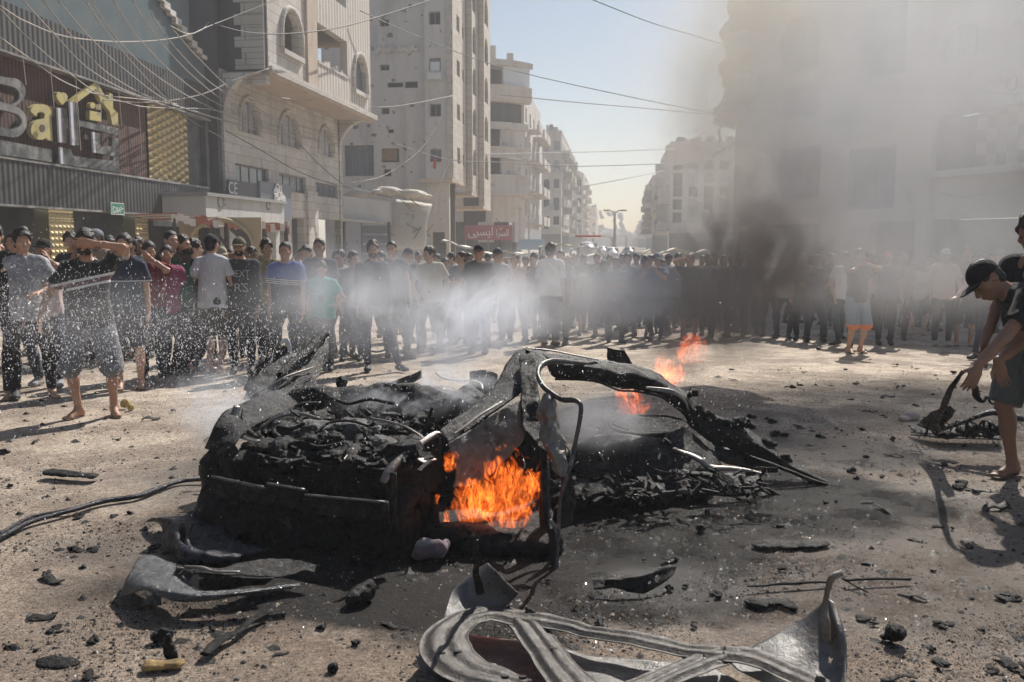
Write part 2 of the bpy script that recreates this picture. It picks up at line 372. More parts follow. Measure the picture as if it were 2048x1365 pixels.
class Fac:
    def __init__(s, px, d, ang, py=HOR, flip=False):
        p=at(px,py,d); s.O=np.array([p[0],p[1],0.]); s.u=np.array([math.sin(ang),math.cos(ang),0]); s.n=np.array([math.cos(ang),-math.sin(ang),0])*(-1 if flip else 1)
        s.ang=ang
    @classmethod
    def front(c, px, d, ang):            # facade across the street direction, facing the viewer
        f=c(px,d,ang); f.u,f.n=np.array([math.cos(ang),-math.sin(ang),0]),np.array([-math.sin(ang),-math.cos(ang),0]); return f
    def off(s, k):
        f=Fac.__new__(Fac); f.O=s.O+s.n*k; f.u=s.u; f.n=s.n; f.ang=s.ang; return f
    def uv(s, px, py):
        r=ray(px,py); t=np.dot(s.O-CAM,s.n)/np.dot(r,s.n); p=CAM+t*r; return float(np.dot(p-s.O,s.u)),float(p[2])
    def rect(s, x0,y0,x1,y1):            # photo rectangle (its left edge gives the heights)
        a,zt=s.uv(x0,y0); a2,zb=s.uv(x0,y1); b,_=s.uv(x1,(y0+y1)/2); return min(a,b),max(a,b),zb,zt
    def P(s, a, z, d=0): return s.O+s.u*a+s.n*d+np.array([0,0,z])
    def box(s, mb, a,b,z0,z1,d0,d1,mat=None):
        if z0==0: z0=GZ-.05
        mb.box(s.P((a+b)/2,(z0+z1)/2,(d0+d1)/2),s.u*(b-a)/2,s.n*(d1-d0)/2,np.array([0,0,(z1-z0)/2]),mat)
    def wall(s, mb, a,b,z0,z1,holes,th=.35,mat=None):
        if z0==0: z0=GZ-.05
        S=sorted({a,b,*[min(max(h[0],a),b) for h in holes],*[min(max(h[1],a),b) for h in holes]})
        Z=sorted({z0,z1,*[min(max(h[2],z0),z1) for h in holes],*[min(max(h[3],z0),z1) for h in holes]})
        for j in range(len(Z)-1):
            zc=(Z[j]+Z[j+1])/2; run=None
            for i in range(len(S)-1):
                sc=(S[i]+S[i+1])/2; solid=not any(h[0]<sc<h[1] and h[2]<zc<h[3] for h in holes)
                if solid:
                    if run is None: run=S[i]
                    end=S[i+1]
                if (not solid or i==len(S)-2) and run is not None:
                    s.box(mb,run,end,Z[j],Z[j+1],-th,0,mat); run=None
        for h in holes:
            if len(h)>4 and h[4]:
                r=(h[1]-h[0])/2; c=(h[0]+h[1])/2; k=min(r,h[3]-h[2]); K=8
                for sg in (-1,1):
                    pts=[(c+sg*r,h[3])]+[(c+sg*r*math.cos(t),h[3]-k+k*math.sin(t)) for t in np.linspace(0,math.pi/2,K)]
                    mb.poly([s.P(x,z,-.003) for x,z in pts],s.n,th*.6,mat)
    def window(s, root, h, style='glass', dep=.22, mull=2, name='window', fmat=None):
        a,b,z0,z1=h[:4]; mb=MB(); t=.07
        for x0,x1,y0,y1 in ((a,a+t,z0,z1),(b-t,b,z0,z1),(a+t,b-t,z0,z0+t),(a+t,b-t,z1-t,z1)): s.box(mb,x0,x1,y0,y1,-dep-.05,-dep,fmat or M_FRAME)
        for i in range(1,mull):
            x=a+(b-a)*i/mull; s.box(mb,x-.03,x+.03,z0+t,z1-t,-dep-.045,-dep+.003,fmat or M_FRAME)
        o=mb.build(name,None,root)
        q=MB(); m={'glass':M_GLASS,'curtain':M_CURT,'dark':M_DARKIN}[style]
        s.box(q,a+t,b-t,z0+t,z1-t,-dep-.04,-dep-.025,m); p=q.build('pane',m,None); p.parent=o
        if o.parent is not None: p.matrix_parent_inverse=(Matrix.Translation(root.location)@Matrix.Translation(o.location)).inverted() if False else Matrix.Identity(4)
        p.location=(0,0,0)
        return o
def building(name, px, d, label, cat='building', group=None):
    p=at(px,HOR,d); return empty(name,(p[0],p[1],0),0,label,cat,group)
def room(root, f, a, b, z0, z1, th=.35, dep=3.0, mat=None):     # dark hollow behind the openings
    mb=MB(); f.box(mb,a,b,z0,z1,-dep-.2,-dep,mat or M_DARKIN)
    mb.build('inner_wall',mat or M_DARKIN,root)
# ================================================================== left shop with the big raised lettering
A_SH=math.atan((1143-1024)/1800)
FS=Fac(0,23.0,A_SH); 
def shop():
    root=building('shop_building',150,26,'long black shop front with raised lettering on reddish wood boards','building')
    m_cor,nt,bs=newmat('corrugated_black'); g=geo(nt); sp=N(nt,'ShaderNodeSeparateXYZ'); nt.links.new(g,sp.inputs[0])
    wv=mth(nt,'SINE',mth(nt,'MULTIPLY',sp.outputs[1],6.283/.22))
    c=mixc(nt,mth(nt,'MULTIPLY_ADD',wv,.5,.5),(.010,.0105,.012),(.036,.037,.040)); c=mixc(nt,ramp(nt,noise(nt,1.2,7,.7,stretch(nt,g,(1,1,.3))),[(.45,0),(.8,.6)]),c,(.085,.082,.08))
    nt.links.new(c,bs.inputs['Base Color']); bs.inputs['Roughness'].default_value=.6; bump(nt,bs,wv,.6,.02)
    m_wood,nt,bs=newmat('red_wood'); g=geo(nt); sp=N(nt,'ShaderNodeSeparateXYZ'); nt.links.new(g,sp.inputs[0])
    wv=mth(nt,'SINE',mth(nt,'MULTIPLY',sp.outputs[1],6.283/.16))
    c=mixc(nt,noise(nt,1.5,6,.6,stretch(nt,g,(1,1,.15))),(.065,.024,.016),(.135,.05,.032)); c=mixc(nt,ramp(nt,wv,[(.06,.8),(.2,0)]),c,(.03,.015,.012))
    c=mixc(nt,ramp(nt,noise(nt,.5,5,.6,g),[(.5,0),(.75,.45)]),c,(.17,.13,.11))
    nt.links.new(c,bs.inputs['Base Color']); bs.inputs['Roughness'].default_value=.75; bump(nt,bs,wv,.4,.01)
    m_blue=plain('blue_grey_panel',(.06,.095,.108),.45,var=.2,scale=.6,dirt=(.10,.12,.125),dirtscale=.8)
    m_gold,nt,bs=newmat('gold_lattice'); bs.inputs['Base Color'].default_value=(.50,.41,.24,1); bs.inputs['Metallic'].default_value=.8; bs.inputs['Roughness'].default_value=.24
    s_end,_=FS.uv(411,400); s0=-22
    ztop_band=FS.uv(300,100)[1]
    # heights from the photo
    z_ba=FS.uv(0,408)[1]; z_bb=FS.uv(0,318)[1]     # lower corrugated band
    z_wt=FS.uv(300,203)[1]                          # top of the wood panel
    z_ct=FS.uv(0,5)[1]; z_rt=z_ct+2.8
    mb=MB()
    FS.box(mb,s0,s_end,z_ba,z_bb,-.3,.12); mb.build('lower_band',m_cor,root)
    mb=MB(); FS.box(mb,s0,FS.uv(300,300)[0],z_bb,z_wt,-.3,-.12); mb.build('wood_panel',m_wood,root)
    mb=MB(); FS.box(mb,s0,s_end+.3,z_wt,z_ct,-.3,.18); mb.build('upper_band',m_cor,root)
    mb=MB(); FS.box(mb,s0,s_end+.3,z_wt-.06,z_wt-.003,-.1,.22); FS.box(mb,s0,s_end,z_bb,z_bb+.06,-.11,.16); FS.box(mb,s0,s_end,z_ba-.06,z_ba-.003,-.2,.15)
    mb.build('trim',plain('grey_trim',(.2,.2,.2),.5,.3,dirt=(.45,.43,.4),dirtscale=1.5),root)
    # bluish cladding above, ragged at its far end
    a0,a1=s0,FS.uv(408,40)[0]; mb=MB()
    FS.box(mb,a0,a1-1.3,z_ct,z_ct+3.6,-.5,-.05)
    for k in range(5): FS.box(mb,a1-1.3+k*.26,a1-1.04+k*.26,z_ct,z_ct+1.25-.1*k+.25*rnd.random(),-.5,-.05)
    mb.build('upper_cladding',m_blue,root)
    mb=MB()
    for k in range(9):
        x=a1-4.2+k*.45; FS.box(mb,x,x+.5,z_ct+2.35-.17*k+.1*rnd.random(),z_ct+2.6-.17*k,-.05,.12)
    mb.build('broken_edge',M_STONE,root)
    # gold lattice panel: tiled pyramids
    g0,g1=FS.uv(302,300)[0],FS.uv(380,300)[0]; mb=MB(); FS.box(mb,g0,g1,z_bb,z_wt,-.3,-.19)
    n=9; mzz=20; V=[];F=[]
    for i in range(n):
        for j in range(mzz):
            x0=g0+(g1-g0)*i/n; x1=g0+(g1-g0)*(i+1)/n; y0=z_bb+.05+(z_wt-z_bb-.1)*j/mzz; y1=z_bb+.05+(z_wt-z_bb-.1)*(j+1)/mzz
            b=len(V); sgn=1 if (i+j)%2 else -1
            V+=[FS.P(x0,y0,-.09),FS.P(x1,y0,-.09),FS.P(x1,y1,-.09),FS.P(x0,y1,-.09),FS.P((x0+x1)/2+.06*sgn,(y0+y1)/2+.04*sgn,.04 if sgn>0 else -.17)]
            F+=[(b,b+1,b+4),(b+1,b+2,b+4),(b+2,b+3,b+4),(b+3,b,b+4)]
    mb.add(V,F); mb.build('gold_panel',m_gold,root,recalc=False)
    # dark end return, body and roof
    mb=MB(); FS.box(mb,g1,s_end,z_bb,z_wt,-.3,-.1); FS.box(mb,s_end,s_end+.28,0,z_ct,-9,.1); FS.box(mb,s0,s_end,z_ct+.02,z_ct+.2,-9,-.5); mb.build('end_wall',plain('charcoal_wall',(.05,.052,.058),.8,var=.3,scale=1,dirt=(.1,.1,.1)),root)
    # ground floor: dark shutters between gold pillars
    mb=MB(); FS.box(mb,s0,s_end,0,z_ba,-1.2,-1.0); mb.build('shutter',plain('dark_shutter',(.018,.019,.022),.55,var=.3,scale=1.2,dirt=(.05,.05,.05)),root)
    for (x0,x1) in ((98,147),(270,296),(379,396),(-160,-90)):
        p=MB(); a=FS.uv(x0,450)[0]; b=FS.uv(x1,450)[0]; FS.box(p,a,b,0,z_ba-.06,-.4,.0); V=[];F=[]
        nx=max(2,int((b-a)/.2)); 
        for i in range(nx):
            for j in range(14):
                xa=a+(b-a)*i/nx; xb=a+(b-a)*(i+1)/nx; ya=.1+2.45*j/14; yb=.1+2.45*(j+1)/14; q=len(V)
                V+=[FS.P(xa+.02,ya+.02,.002),FS.P(xb-.02,ya+.02,.002),FS.P(xb-.02,yb-.02,.002),FS.P(xa+.02,yb-.02,.002),FS.P((xa+xb)/2,(ya+yb)/2,.07)]
                F+=[(q,q+1,q+4),(q+1,q+2,q+4),(q+2,q+3,q+4),(q+3,q,q+4)]
        p.add(V,F); p.build('gold_pillar',m_gold,root,recalc=False)
    # hanging wires
    for x,y0,y1 in ((30,105,170),(86,130,212),(137,142,300),(184,165,225),(225,178,250),(264,180,320)):
        a,zt=FS.uv(x,y0); _,zb=FS.uv(x+3,y1); q=MB(); q.bar(FS.P(a,zt,.2),FS.P(a+.05,zb,.22),.012,n=4); q.build('hanging_wire',plain('pale_wire',(.55,.5,.45),.6),root)
    return m_cor
shop()
# lettering ---------------------------------------------------------
def letters():
    m_dk=plain('letter_dark',(.055,.062,.066),.55,.2,var=.3,scale=2,dirt=(.30,.29,.28),dirtscale=1.6)
    m_yl=plain('letter_gold',(.50,.43,.16),.55,.15,var=.15,scale=3,dirt=(.30,.28,.2),dirtscale=3)
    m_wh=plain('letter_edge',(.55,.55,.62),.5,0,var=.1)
    p0=FS.P(FS.uv(120,300)[0],3.5,0)
    root=empty('shop_sign',p0,0,'large raised shop lettering in dark grey and gold on the wood boards','sign')
    def poly(pts, mat, name='letter', d=.30, th=.13, side=None):
        mb=MB(); W=[FS.P(*FS.uv(x,y),0) for x,y in pts]
        # keep the photo outline at the raised distance
        F2=FS.off(d-.12); W=[F2.P(*F2.uv(x,y)) for x,y in pts]
        mb.poly(W,FS.n,th,mat)
        mb.build(name,None,root)
    K=260/1365.
    Q=lambda L:[(x*K,100+y*K) for x,y in L]
    def arc(cx,cy,rx,ry,a0,a1,n=10): return [(cx+rx*math.cos(R(t)),cy+ry*math.sin(R(t))) for t in np.linspace(a0,a1,n)]
    # B as a single polygon with a bridge to its counters
    for L in ([(-320,200),(-200,215),(-200,840),(-320,830)],
              [(-200,215),(60,290)]+arc(105,440,165,150,-70,60)+[(160,590),(130,580)]+arc(110,480,95,95,50,-80)[0:10]+[(-200,300)],
              [(-200,500),(0,540),(180,600)]+arc(130,760,155,165,-60,80)+[(0,900),(-200,840),(-200,770),(150,840)]+arc(120,750,110,90,60,-80)+[(0,625),(-200,590)]):
        poly(Q(L),m_dk,'letter')
    aL=[(330,655)]+arc(430,650,110,80,190,360,10)+[(540,700),(555,960),(500,945),(490,925),(450,942)]+arc(425,840,100,105,80,265,10)+[(465,720),(470,690)]+arc(430,690,45,38,-20,-160,6)+[(385,700)]
    poly(Q(aL),m_yl,'letter')
    poly(Q(arc(447,825,28,42,0,360,13)[:-1]),plain('letter_hole',(.09,.04,.03),.8),'letter',d=.392,th=.02)
    heart=[(655,580),(605,520),(592,480),(602,450),(625,443),(647,462),(668,448),(695,462),(712,490),(705,530)]
    poly(Q(heart),m_yl,'letter')
    poly(Q([(640,612),(700,620),(700,985),(625,965),(610,612)]),m_dk,'letter')
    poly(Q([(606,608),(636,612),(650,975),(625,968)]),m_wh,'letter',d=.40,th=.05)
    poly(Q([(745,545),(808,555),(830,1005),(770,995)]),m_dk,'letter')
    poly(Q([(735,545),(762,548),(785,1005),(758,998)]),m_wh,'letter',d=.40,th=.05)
    poly(Q([(745,540),(1000,335),(1050,390),(1130,530),(1150,450),(1185,470),(1190,620),(1240,665),(1243,800),(1180,785),(1155,650),(1060,540),(1000,410),(965,440),(810,555)]),m_yl,'letter')
    for cx,cy in ((975,585),(1035,603)): poly(Q(arc(cx,cy,28,32,0,360,13)[:-1]),m_yl,'letter')
    poly(Q([(943,638),(1064,660),(1064,755),(943,735)]),m_yl,'letter')
    poly(Q([(830,740),(1243,825),(1243,900),(830,800)]),m_dk,'letter')
    poly(Q([(985,865),(1055,880),(1055,1010),(1180,1010),(1180,920),(1245,930),(1250,1100),(1185,1115),(1000,1080)]),m_dk,'letter')
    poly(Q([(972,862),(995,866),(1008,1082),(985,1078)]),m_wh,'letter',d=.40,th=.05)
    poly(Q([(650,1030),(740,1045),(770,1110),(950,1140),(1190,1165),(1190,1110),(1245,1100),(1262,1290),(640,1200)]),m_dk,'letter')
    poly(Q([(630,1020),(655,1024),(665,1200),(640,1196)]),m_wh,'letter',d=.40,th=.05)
    poly(Q([(-330,880),(540,1050),(548,1180),(-330,1050)]),m_dk,'letter')
    # exit sign
    F2=FS.off(.3); a,b,z0,z1=F2.rect(221,405,248,429)
    r=empty('exit_sign',F2.P((a+b)/2,z0,0),0,'small green sign hanging under the dark shop band','sign')
    mb=MB(); F2.box(mb,a,b,z0,z1,-.06,0); mb.build('sign_board',plain('exit_green',(.03,.22,.15),.5),r)
    wm=plain('sign_white',(.75,.78,.75),.6)
    mb=MB()
    for x0,x1,y0,y1 in ((a,b,z0,z0+.02),(a,b,z1-.02,z1),(a,a+.02,z0+.02,z1-.02),(b-.02,b,z0+.02,z1-.02)): F2.box(mb,x0,x1,y0,y1,.001,.006)
    mb.build('sign_border',wm,r)
    text('\ufe9d\ufeed\ufeae\ufea7',F2,(a+b)/2,z0+(z1-z0)*.40,.24,wm,r,wmax=(b-a)*.8); text('EXIT',F2,(a+b)/2,z0+(z1-z0)*.14,.1,wm,r,wmax=(b-a)*.5)
def text(body, F, a, z, size, mat, root, ext=.006, off=.004, wmax=None, name='lettering'):
    c=bpy.data.curves.new('lettering','FONT'); c.body=body; c.align_x='CENTER'; c.size=size; c.extrude=ext; c.resolution_u=3
    o=bpy.data.objects.new('tmp',c); COL.objects.link(o); dg=bpy.context.evaluated_depsgraph_get(); me=bpy.data.meshes.new_from_object(o.evaluated_get(dg))
    bpy.data.objects.remove(o)
    co=np.empty(len(me.vertices)*3,np.float32); me.vertices.foreach_get('co',co); co=co.reshape(-1,3)
    if len(co)==0: return
    if wmax:
        k=wmax/(co[:,0].max()-co[:,0].min()); co[:,0]*=k
    # glyph x runs to the viewer's right on this facade
    sgn=1 if np.cross(F.u,[0,0,1])@F.n>0 else -1
    W=F.O+np.outer(a+sgn*co[:,0],F.u)+np.outer(co[:,1],[0,0,1])+np.array([0,0,z])+np.outer(co[:,2]+off,F.n)
    me.vertices.foreach_set('co',W.astype(np.float32).ravel()); me.materials.clear(); me.materials.append(mat); me.name=name; me.update()
    return mesh_obj(name,me,root)
letters()
# ================================================================== stone building with the overhanging storey
A_B=math.atan((1283-1024)/1800)
FB=Fac(452,38.0,A_B); FU=FB.off(1.75)
def stone_building():
    root=building('stone_building',560,42,'cream stone corner building with arched windows and a projecting upper storey beside the shop','building')
    end=FB.uv(684,400)[0]; zu=FU.uv(536,141)[1]; top=17.5
    def r(f,x0,y0,x1,y1,arch=False): return (*f.rect(x0,y0,x1,y1),arch)
    W=[r(FB,480,196,517,262,1),r(FB,557,222,599,288,1),r(FB,638,254,666,309,1)]
    Mz=[r(FB,470,326,537,363),r(FB,558,346,612,381),r(FB,631,364,676,392)]
    Gd=[r(FB,462,436,575,480),r(FB,583,436,609,480),r(FB,633,438,726,480)]
    Gd=[(g[0],min(g[1],end-.3),0.,g[3]) for g in Gd]
    mb=MB(); FB.wall(mb,0,end,0,zu,W+Mz+Gd,.4); mb.build('wall',M_STONE,root)
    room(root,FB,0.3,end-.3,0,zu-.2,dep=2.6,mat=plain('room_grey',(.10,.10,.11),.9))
    for h in W: FB.window(root,h,'curtain',.2,3)
    for h in Mz: FB.window(root,h,'glass',.15,4)
    # moulded arches round the three windows and the lower sills
    for h in W:
        mb=MB(); c=(h[0]+h[1])/2; rr=(h[1]-h[0])/2+.16; k=rr
        pts=[FB.P(c-rr,h[2],.02)]+[FB.P(c+rr*math.cos(t),h[3]-k+.18+k*math.sin(t),.02) for t in np.linspace(math.pi,0,12)]+[FB.P(c+rr,h[2],.02)]
        mb.tube(pts,.1,6); mb.build('arch_moulding',M_STONE,root,True)
    # projecting storey
    c0=FU.uv(536,100)[0]; c1=FU.uv(742,200)[0]
    A1=r(FU,564,16,599,97,1); LG=r(FU,634,44,694,125); A3=r(FU,708,108,731,178,1)
    A1b=(A1[0],A1[1],A1[2]+3.6,A1[3]+3.6,True)
    pil0,pil1=FU.uv(611,100)[0],FU.uv(630,100)[0]
    mb=MB(); FU.wall(mb,c0,pil0-.003,zu,top,[A1,A1b],.4); mb.build('wall',M_STONE,root)
    mb=MB(); FU.box(mb,pil0,pil1,zu-.05,top,-.45,.12); mb.build('pilaster',M_SOFFIT,root)
    mb=MB(); FU.wall(mb,pil1+.003,c1,zu,top,[LG,A3,(LG[0],LG[1],LG[2]+3.6,LG[3]+3.4)],.4); mb.build('ribbed_wall',M_RIBST,root)
    for h in (A1,A3):
        mb=MB(); FU.box(mb,h[0]-.2,h[1]+.2,h[2]-.22,h[2]-.004,-.3,.16); mb.build('window_sill',M_STONE,root)
        mb=MB(); c=(h[0]+h[1])/2; rr=(h[1]-h[0])/2+.2
        pts=[FU.P(c-rr,h[2],.02)]+[FU.P(c+rr*math.cos(t),h[3]-rr+.2+rr*math.sin(t),.02) for t in np.linspace(math.pi,0,12)]+[FU.P(c+rr,h[2],.02)]
        mb.tube(pts,.13,6); mb.build('arch_moulding',M_STONE,root,True)
    FU.window(root,A3,'glass',.2,2)
    # battered balcony parapet cap with broken teeth
    mb=MB(); n=11
    for k in range(n):
        x0=LG[0]+(LG[1]-LG[0])*k/n; hh=.10+.22*rnd.random()*(k%3!=1); FU.box(mb,x0,x0+(LG[1]-LG[0])/n*.96,LG[2]+.003,LG[2]+hh,-.32,.05)
    mb.build('parapet_cap',M_STONE,root)
    mb=MB(); FU.box(mb,c0,c1,zu,zu+.02,-4.2,-4.0); FU.box(mb,c0+.2,c1-.2,zu+.02,top,-4.2,-4.0); mb.build('inner_wall',plain('room_plaster',(.22,.20,.18),.9,var=.2,scale=1),root)
    mb=MB(); FU.box(mb,c0+.1,c1-.1,LG[3]+.6,LG[3]+.9,-4,-.5); mb.build('slab',M_SOFFIT,root)
    # soffit: underside slab running out to the edge, and a curved rib at each end
    mb=MB(); FU.box(mb,c0-.1,c1+.35,zu-.22,zu-.004,-1.75,.1); mb.build('soffit',M_SOFFIT,root)
    mb=MB(); FU.box(mb,c0-.2,c1+.5,zu-.10,zu+.16,.101,.25); mb.build('cornice',M_STONE,root)
    for s_,w_ in ((0.0,.45),(end-.45,.45)):
        mb=MB(); P=[]
        for t in np.linspace(0,1,9): P.append((.06+1.62*(1-math.cos(t*math.pi/2)), zu-.2-1.7*(1-math.sin(t*math.pi/2))))
        for i in range(8):
            (d0,z0),(d1,z1)=P[i],P[i+1]; a=[FB.P(s_,z0,d0),FB.P(s_+w_,z0,d0),FB.P(s_+w_,z1,d1),FB.P(s_,z1,d1)]
            b=[FB.P(s_,zu-.2,d0),FB.P(s_+w_,zu-.2,d0),FB.P(s_+w_,zu-.2,d1),FB.P(s_,zu-.2,d1)]
            mb.add(a+b,[(0,1,2,3),(4,7,6,5),(0,4,5,1),(2,6,7,3),(0,3,7,4),(1,5,6,2)])
        FB.box(mb,s_,s_+w_,0,zu-1.8,.01,.07); mb.build('corner_rib',M_STONE,root)
    # dark side wall towards the viewer, quoins
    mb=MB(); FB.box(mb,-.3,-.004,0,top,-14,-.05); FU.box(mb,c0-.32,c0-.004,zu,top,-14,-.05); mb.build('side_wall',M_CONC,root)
    mb=MB(); z=zu
    while z<top-.5:
        FU.box(mb,c0-.36,c0-.33,z,z+.43,-1.3 if int(z*2)%2 else -1.0,-.02); z+=.45
    mb.build('quoin',M_GREYS,root)
    mb=MB(); FU.box(mb,c0-.4,c0-.05,zu-.6,zu-.23,-1.3,.05); mb.build('corner_block',M_STONE,root)
    mb=MB(); FB.box(mb,.2,end-.2,0,.02,-2.5,-.5); mb.build('floor_slab',M_CONC,root)
    # ground floor pilasters
    for x0,x1 in ((611,631),):
        mb=MB(); FB.box(mb,FB.uv(x0,450)[0],FB.uv(x1,450)[0],0,FB.uv(611,382)[1],.003,.18); mb.build('pilaster',M_STONE,root)
    # boards and the white fascia over the shops
    d1=plain('signboard_dark',(.06,.06,.075),.5,var=.2); d2=plain('signboard_blue',(.16,.18,.22),.5,var=.1)
    F3=FB.off(.5)
    q=empty('dark_signboard',F3.P(F3.uv(488,380)[0],0),0,'dark shop signboard on the stone building, left of the grey board','sign')
    mb=MB(); F3.box(mb,*F3.rect(457,359,519,396),-.1,0); mb.build('board',d1,q)
    text('CE',F3,F3.uv(466,380)[0],F3.uv(466,388)[1],.7,plain('sign_pale',(.6,.6,.6)),q)
    F4=FB.off(.6); q=empty('grey_signboard',F4.P(F4.uv(550,380)[0],0),0,'grey blue shop signboard with white bubble lettering on the stone building','sign')
    mb=MB(); F4.box(mb,*F4.rect(520,362,583,437),-.1,0); mb.build('board',d2,q)
    mb=MB(); wm=plain('bubble_white',(.82,.82,.82),.5)
    a,z=F4.uv(556,392)
    for dx,dz,rr in ((-.35,.15,.2),(-.15,.32,.2),(.1,.3,.16),(-.3,-.1,.18),(0,0,.18),(.25,0,.15),(.42,-.1,.14),(.55,-.12,.12),(-.1,-.2,.14)):
        P=[F4.P(a+dx+rr*math.cos(t),z+dz+rr*math.sin(t),.05) for t in np.linspace(0,2*math.pi,12)]; mb.tube(P,.045,5)
    mb.build('lettering',wm,q)
    F5=FB.off(2.2); q=empty('white_fascia',F5.P(F5.uv(490,420)[0],0),0,'white boxed fascia with faint round marks above the shop doors','fascia')
    a,b,z0,z1=F5.rect(411,392,568,452); z1b=F5.uv(568,412)[1]
    wm2=wallmat('white_fascia',(.50,.50,.49),(.60,.60,.58),(.30,.30,.29),.4,.3); mb=MB()
    mb.add([F5.P(a,z0,0),F5.P(b,z0,0),F5.P(b,z1,0),F5.P(a,z1,0),F5.P(a,z0,-2),F5.P(b,z0,-2),F5.P(b,z1,-2),F5.P(a,z1,-2)],[(0,1,2,3),(5,4,7,6),(4,0,3,7),(1,5,6,2),(3,2,6,7),(4,5,1,0)]); mb.build('panel',wm2,q)
    mb=MB(); F5.box(mb,a-.1,b+.1,z1+.003,z1+.12,-2.1,.12); mb.build('rim',plain('rim_grey',(.3,.3,.3)),q)
    for x,y,rr in ((441,405,.22),(536,412,.17)):
        mb=MB(); ca,cz=F5.uv(x,y); mb.tube([F5.P(ca+rr*math.cos(t),cz+rr*math.sin(t),.01) for t in np.linspace(.3,5.6,14)],.03,5); mb.build('round_mark',plain('mark_grey',(.18,.18,.18)),q)
    text('G',F5,F5.uv(449,407)[0],F5.uv(449,412)[1],.34,plain('mark_grey',(.18,.18,.18)),q)
    mb=MB(); F5.box(mb,F5.uv(470,452)[0],F5.uv(482,452)[0],0,z0-.003,-.6,-.2); F5.box(mb,F5.uv(560,452)[0],F5.uv(568,452)[0],0,z0-.003,-.6,-.2); mb.build('post',wm2,q)
stone_building()
# market stall awning (red and white edge) --------------------------------
def stall_awning():
    pa,pb=at(342,430,26),at(578,452,30); mid=(pa+pb)/2
    root=empty('market_stall',(mid[0],mid[1],0),0,'market stall with sagging red and white awning in front of the shops','stall')
    u=(pb-pa); L=np.linalg.norm(u[:2]); n=np.array([u[1],-u[0],0])/L
    red=plain('awning_red',(.36,.13,.09),.8,var=.25,scale=3); wh=plain('awning_white',(.62,.58,.53),.8,var=.1)
    mb=MB(); K=22
    for i in range(K):
        a=pa+u*i/K; b=pa+u*(i+1)/K; sag=.06*math.sin(i*1.7); a=a+[0,0,sag]; b=b+[0,0,sag]
        m=(red if i%2 else wh) if i>15 else (red if i in (4,5,6,9,10,11,13,14) else wh)
        mb.add([a,b,b-[0,0,.22],a-[0,0,.22],a+n*.02,b+n*.02,b+n*.02-[0,0,.22],a+n*.02-[0,0,.22]],[(0,1,2,3),(4,7,6,5),(0,4,5,1),(3,2,6,7),(0,3,7,4),(1,5,6,2)],m)
        q=a-n*1.9+[0,0,-.02]; s=b-n*1.9+[0,0,-.02]; mb.add([a,b,s,q,a+[0,0,.02],b+[0,0,.02],s+[0,0,.02],q+[0,0,.02]],[(0,1,2,3),(7,6,5,4),(0,4,5,1),(3,2,6,7),(0,3,7,4),(1,5,6,2)],red if i%2 else wh)
    mb.build('awning',None,root)
    pm=plain('stall_post',(.05,.04,.035),.7)
    for t in (.02,.43,.72,.97):
        p=pa+u*t; mb=MB(); mb.bar((p[0],p[1],0),p-[0,0,.1],.07 if t>.4 else .05,n=6); mb.build('post',pm,root)
    mb=MB(); p=pa+u*.72; q=pa+u*.47; mb.bar(p-[0,0,1.1],q-[0,0,.25],.06); mb.bar(pa+u*.43-[0,0,.8],pa+u*.3-[0,0,.2],.05); mb.build('brace',pm,root)
    mb=MB(); p=at(440,478,27.5); 
    pts=[(p[0]+1.0*math.cos(t),p[1],1.55+.85*math.sin(t)) for t in np.linspace(0,math.pi,14)]; mb.tube(pts,.06,5)
    mb.poly([(p[0]-1.25,p[1]+.05,1.3)]+[(p[0]-1.25,p[1]+.05,2.45),(p[0]+1.25,p[1]+.05,2.45),(p[0]+1.25,p[1]+.05,1.3),(p[0]+1.0,p[1]+.05,1.3)]+[(p[0]+.97*math.cos(t),p[1]+.05,1.5+.8*math.sin(t)) for t in np.linspace(0,math.pi,12)]+[(p[0]-1.0,p[1]+.05,1.3)],(0,-1,0),.05,plain('arch_cream',(.45,.36,.24)))
    mb.build('arch_board',plain('arch_green',(.05,.28,.15)),root)
stall_awning()
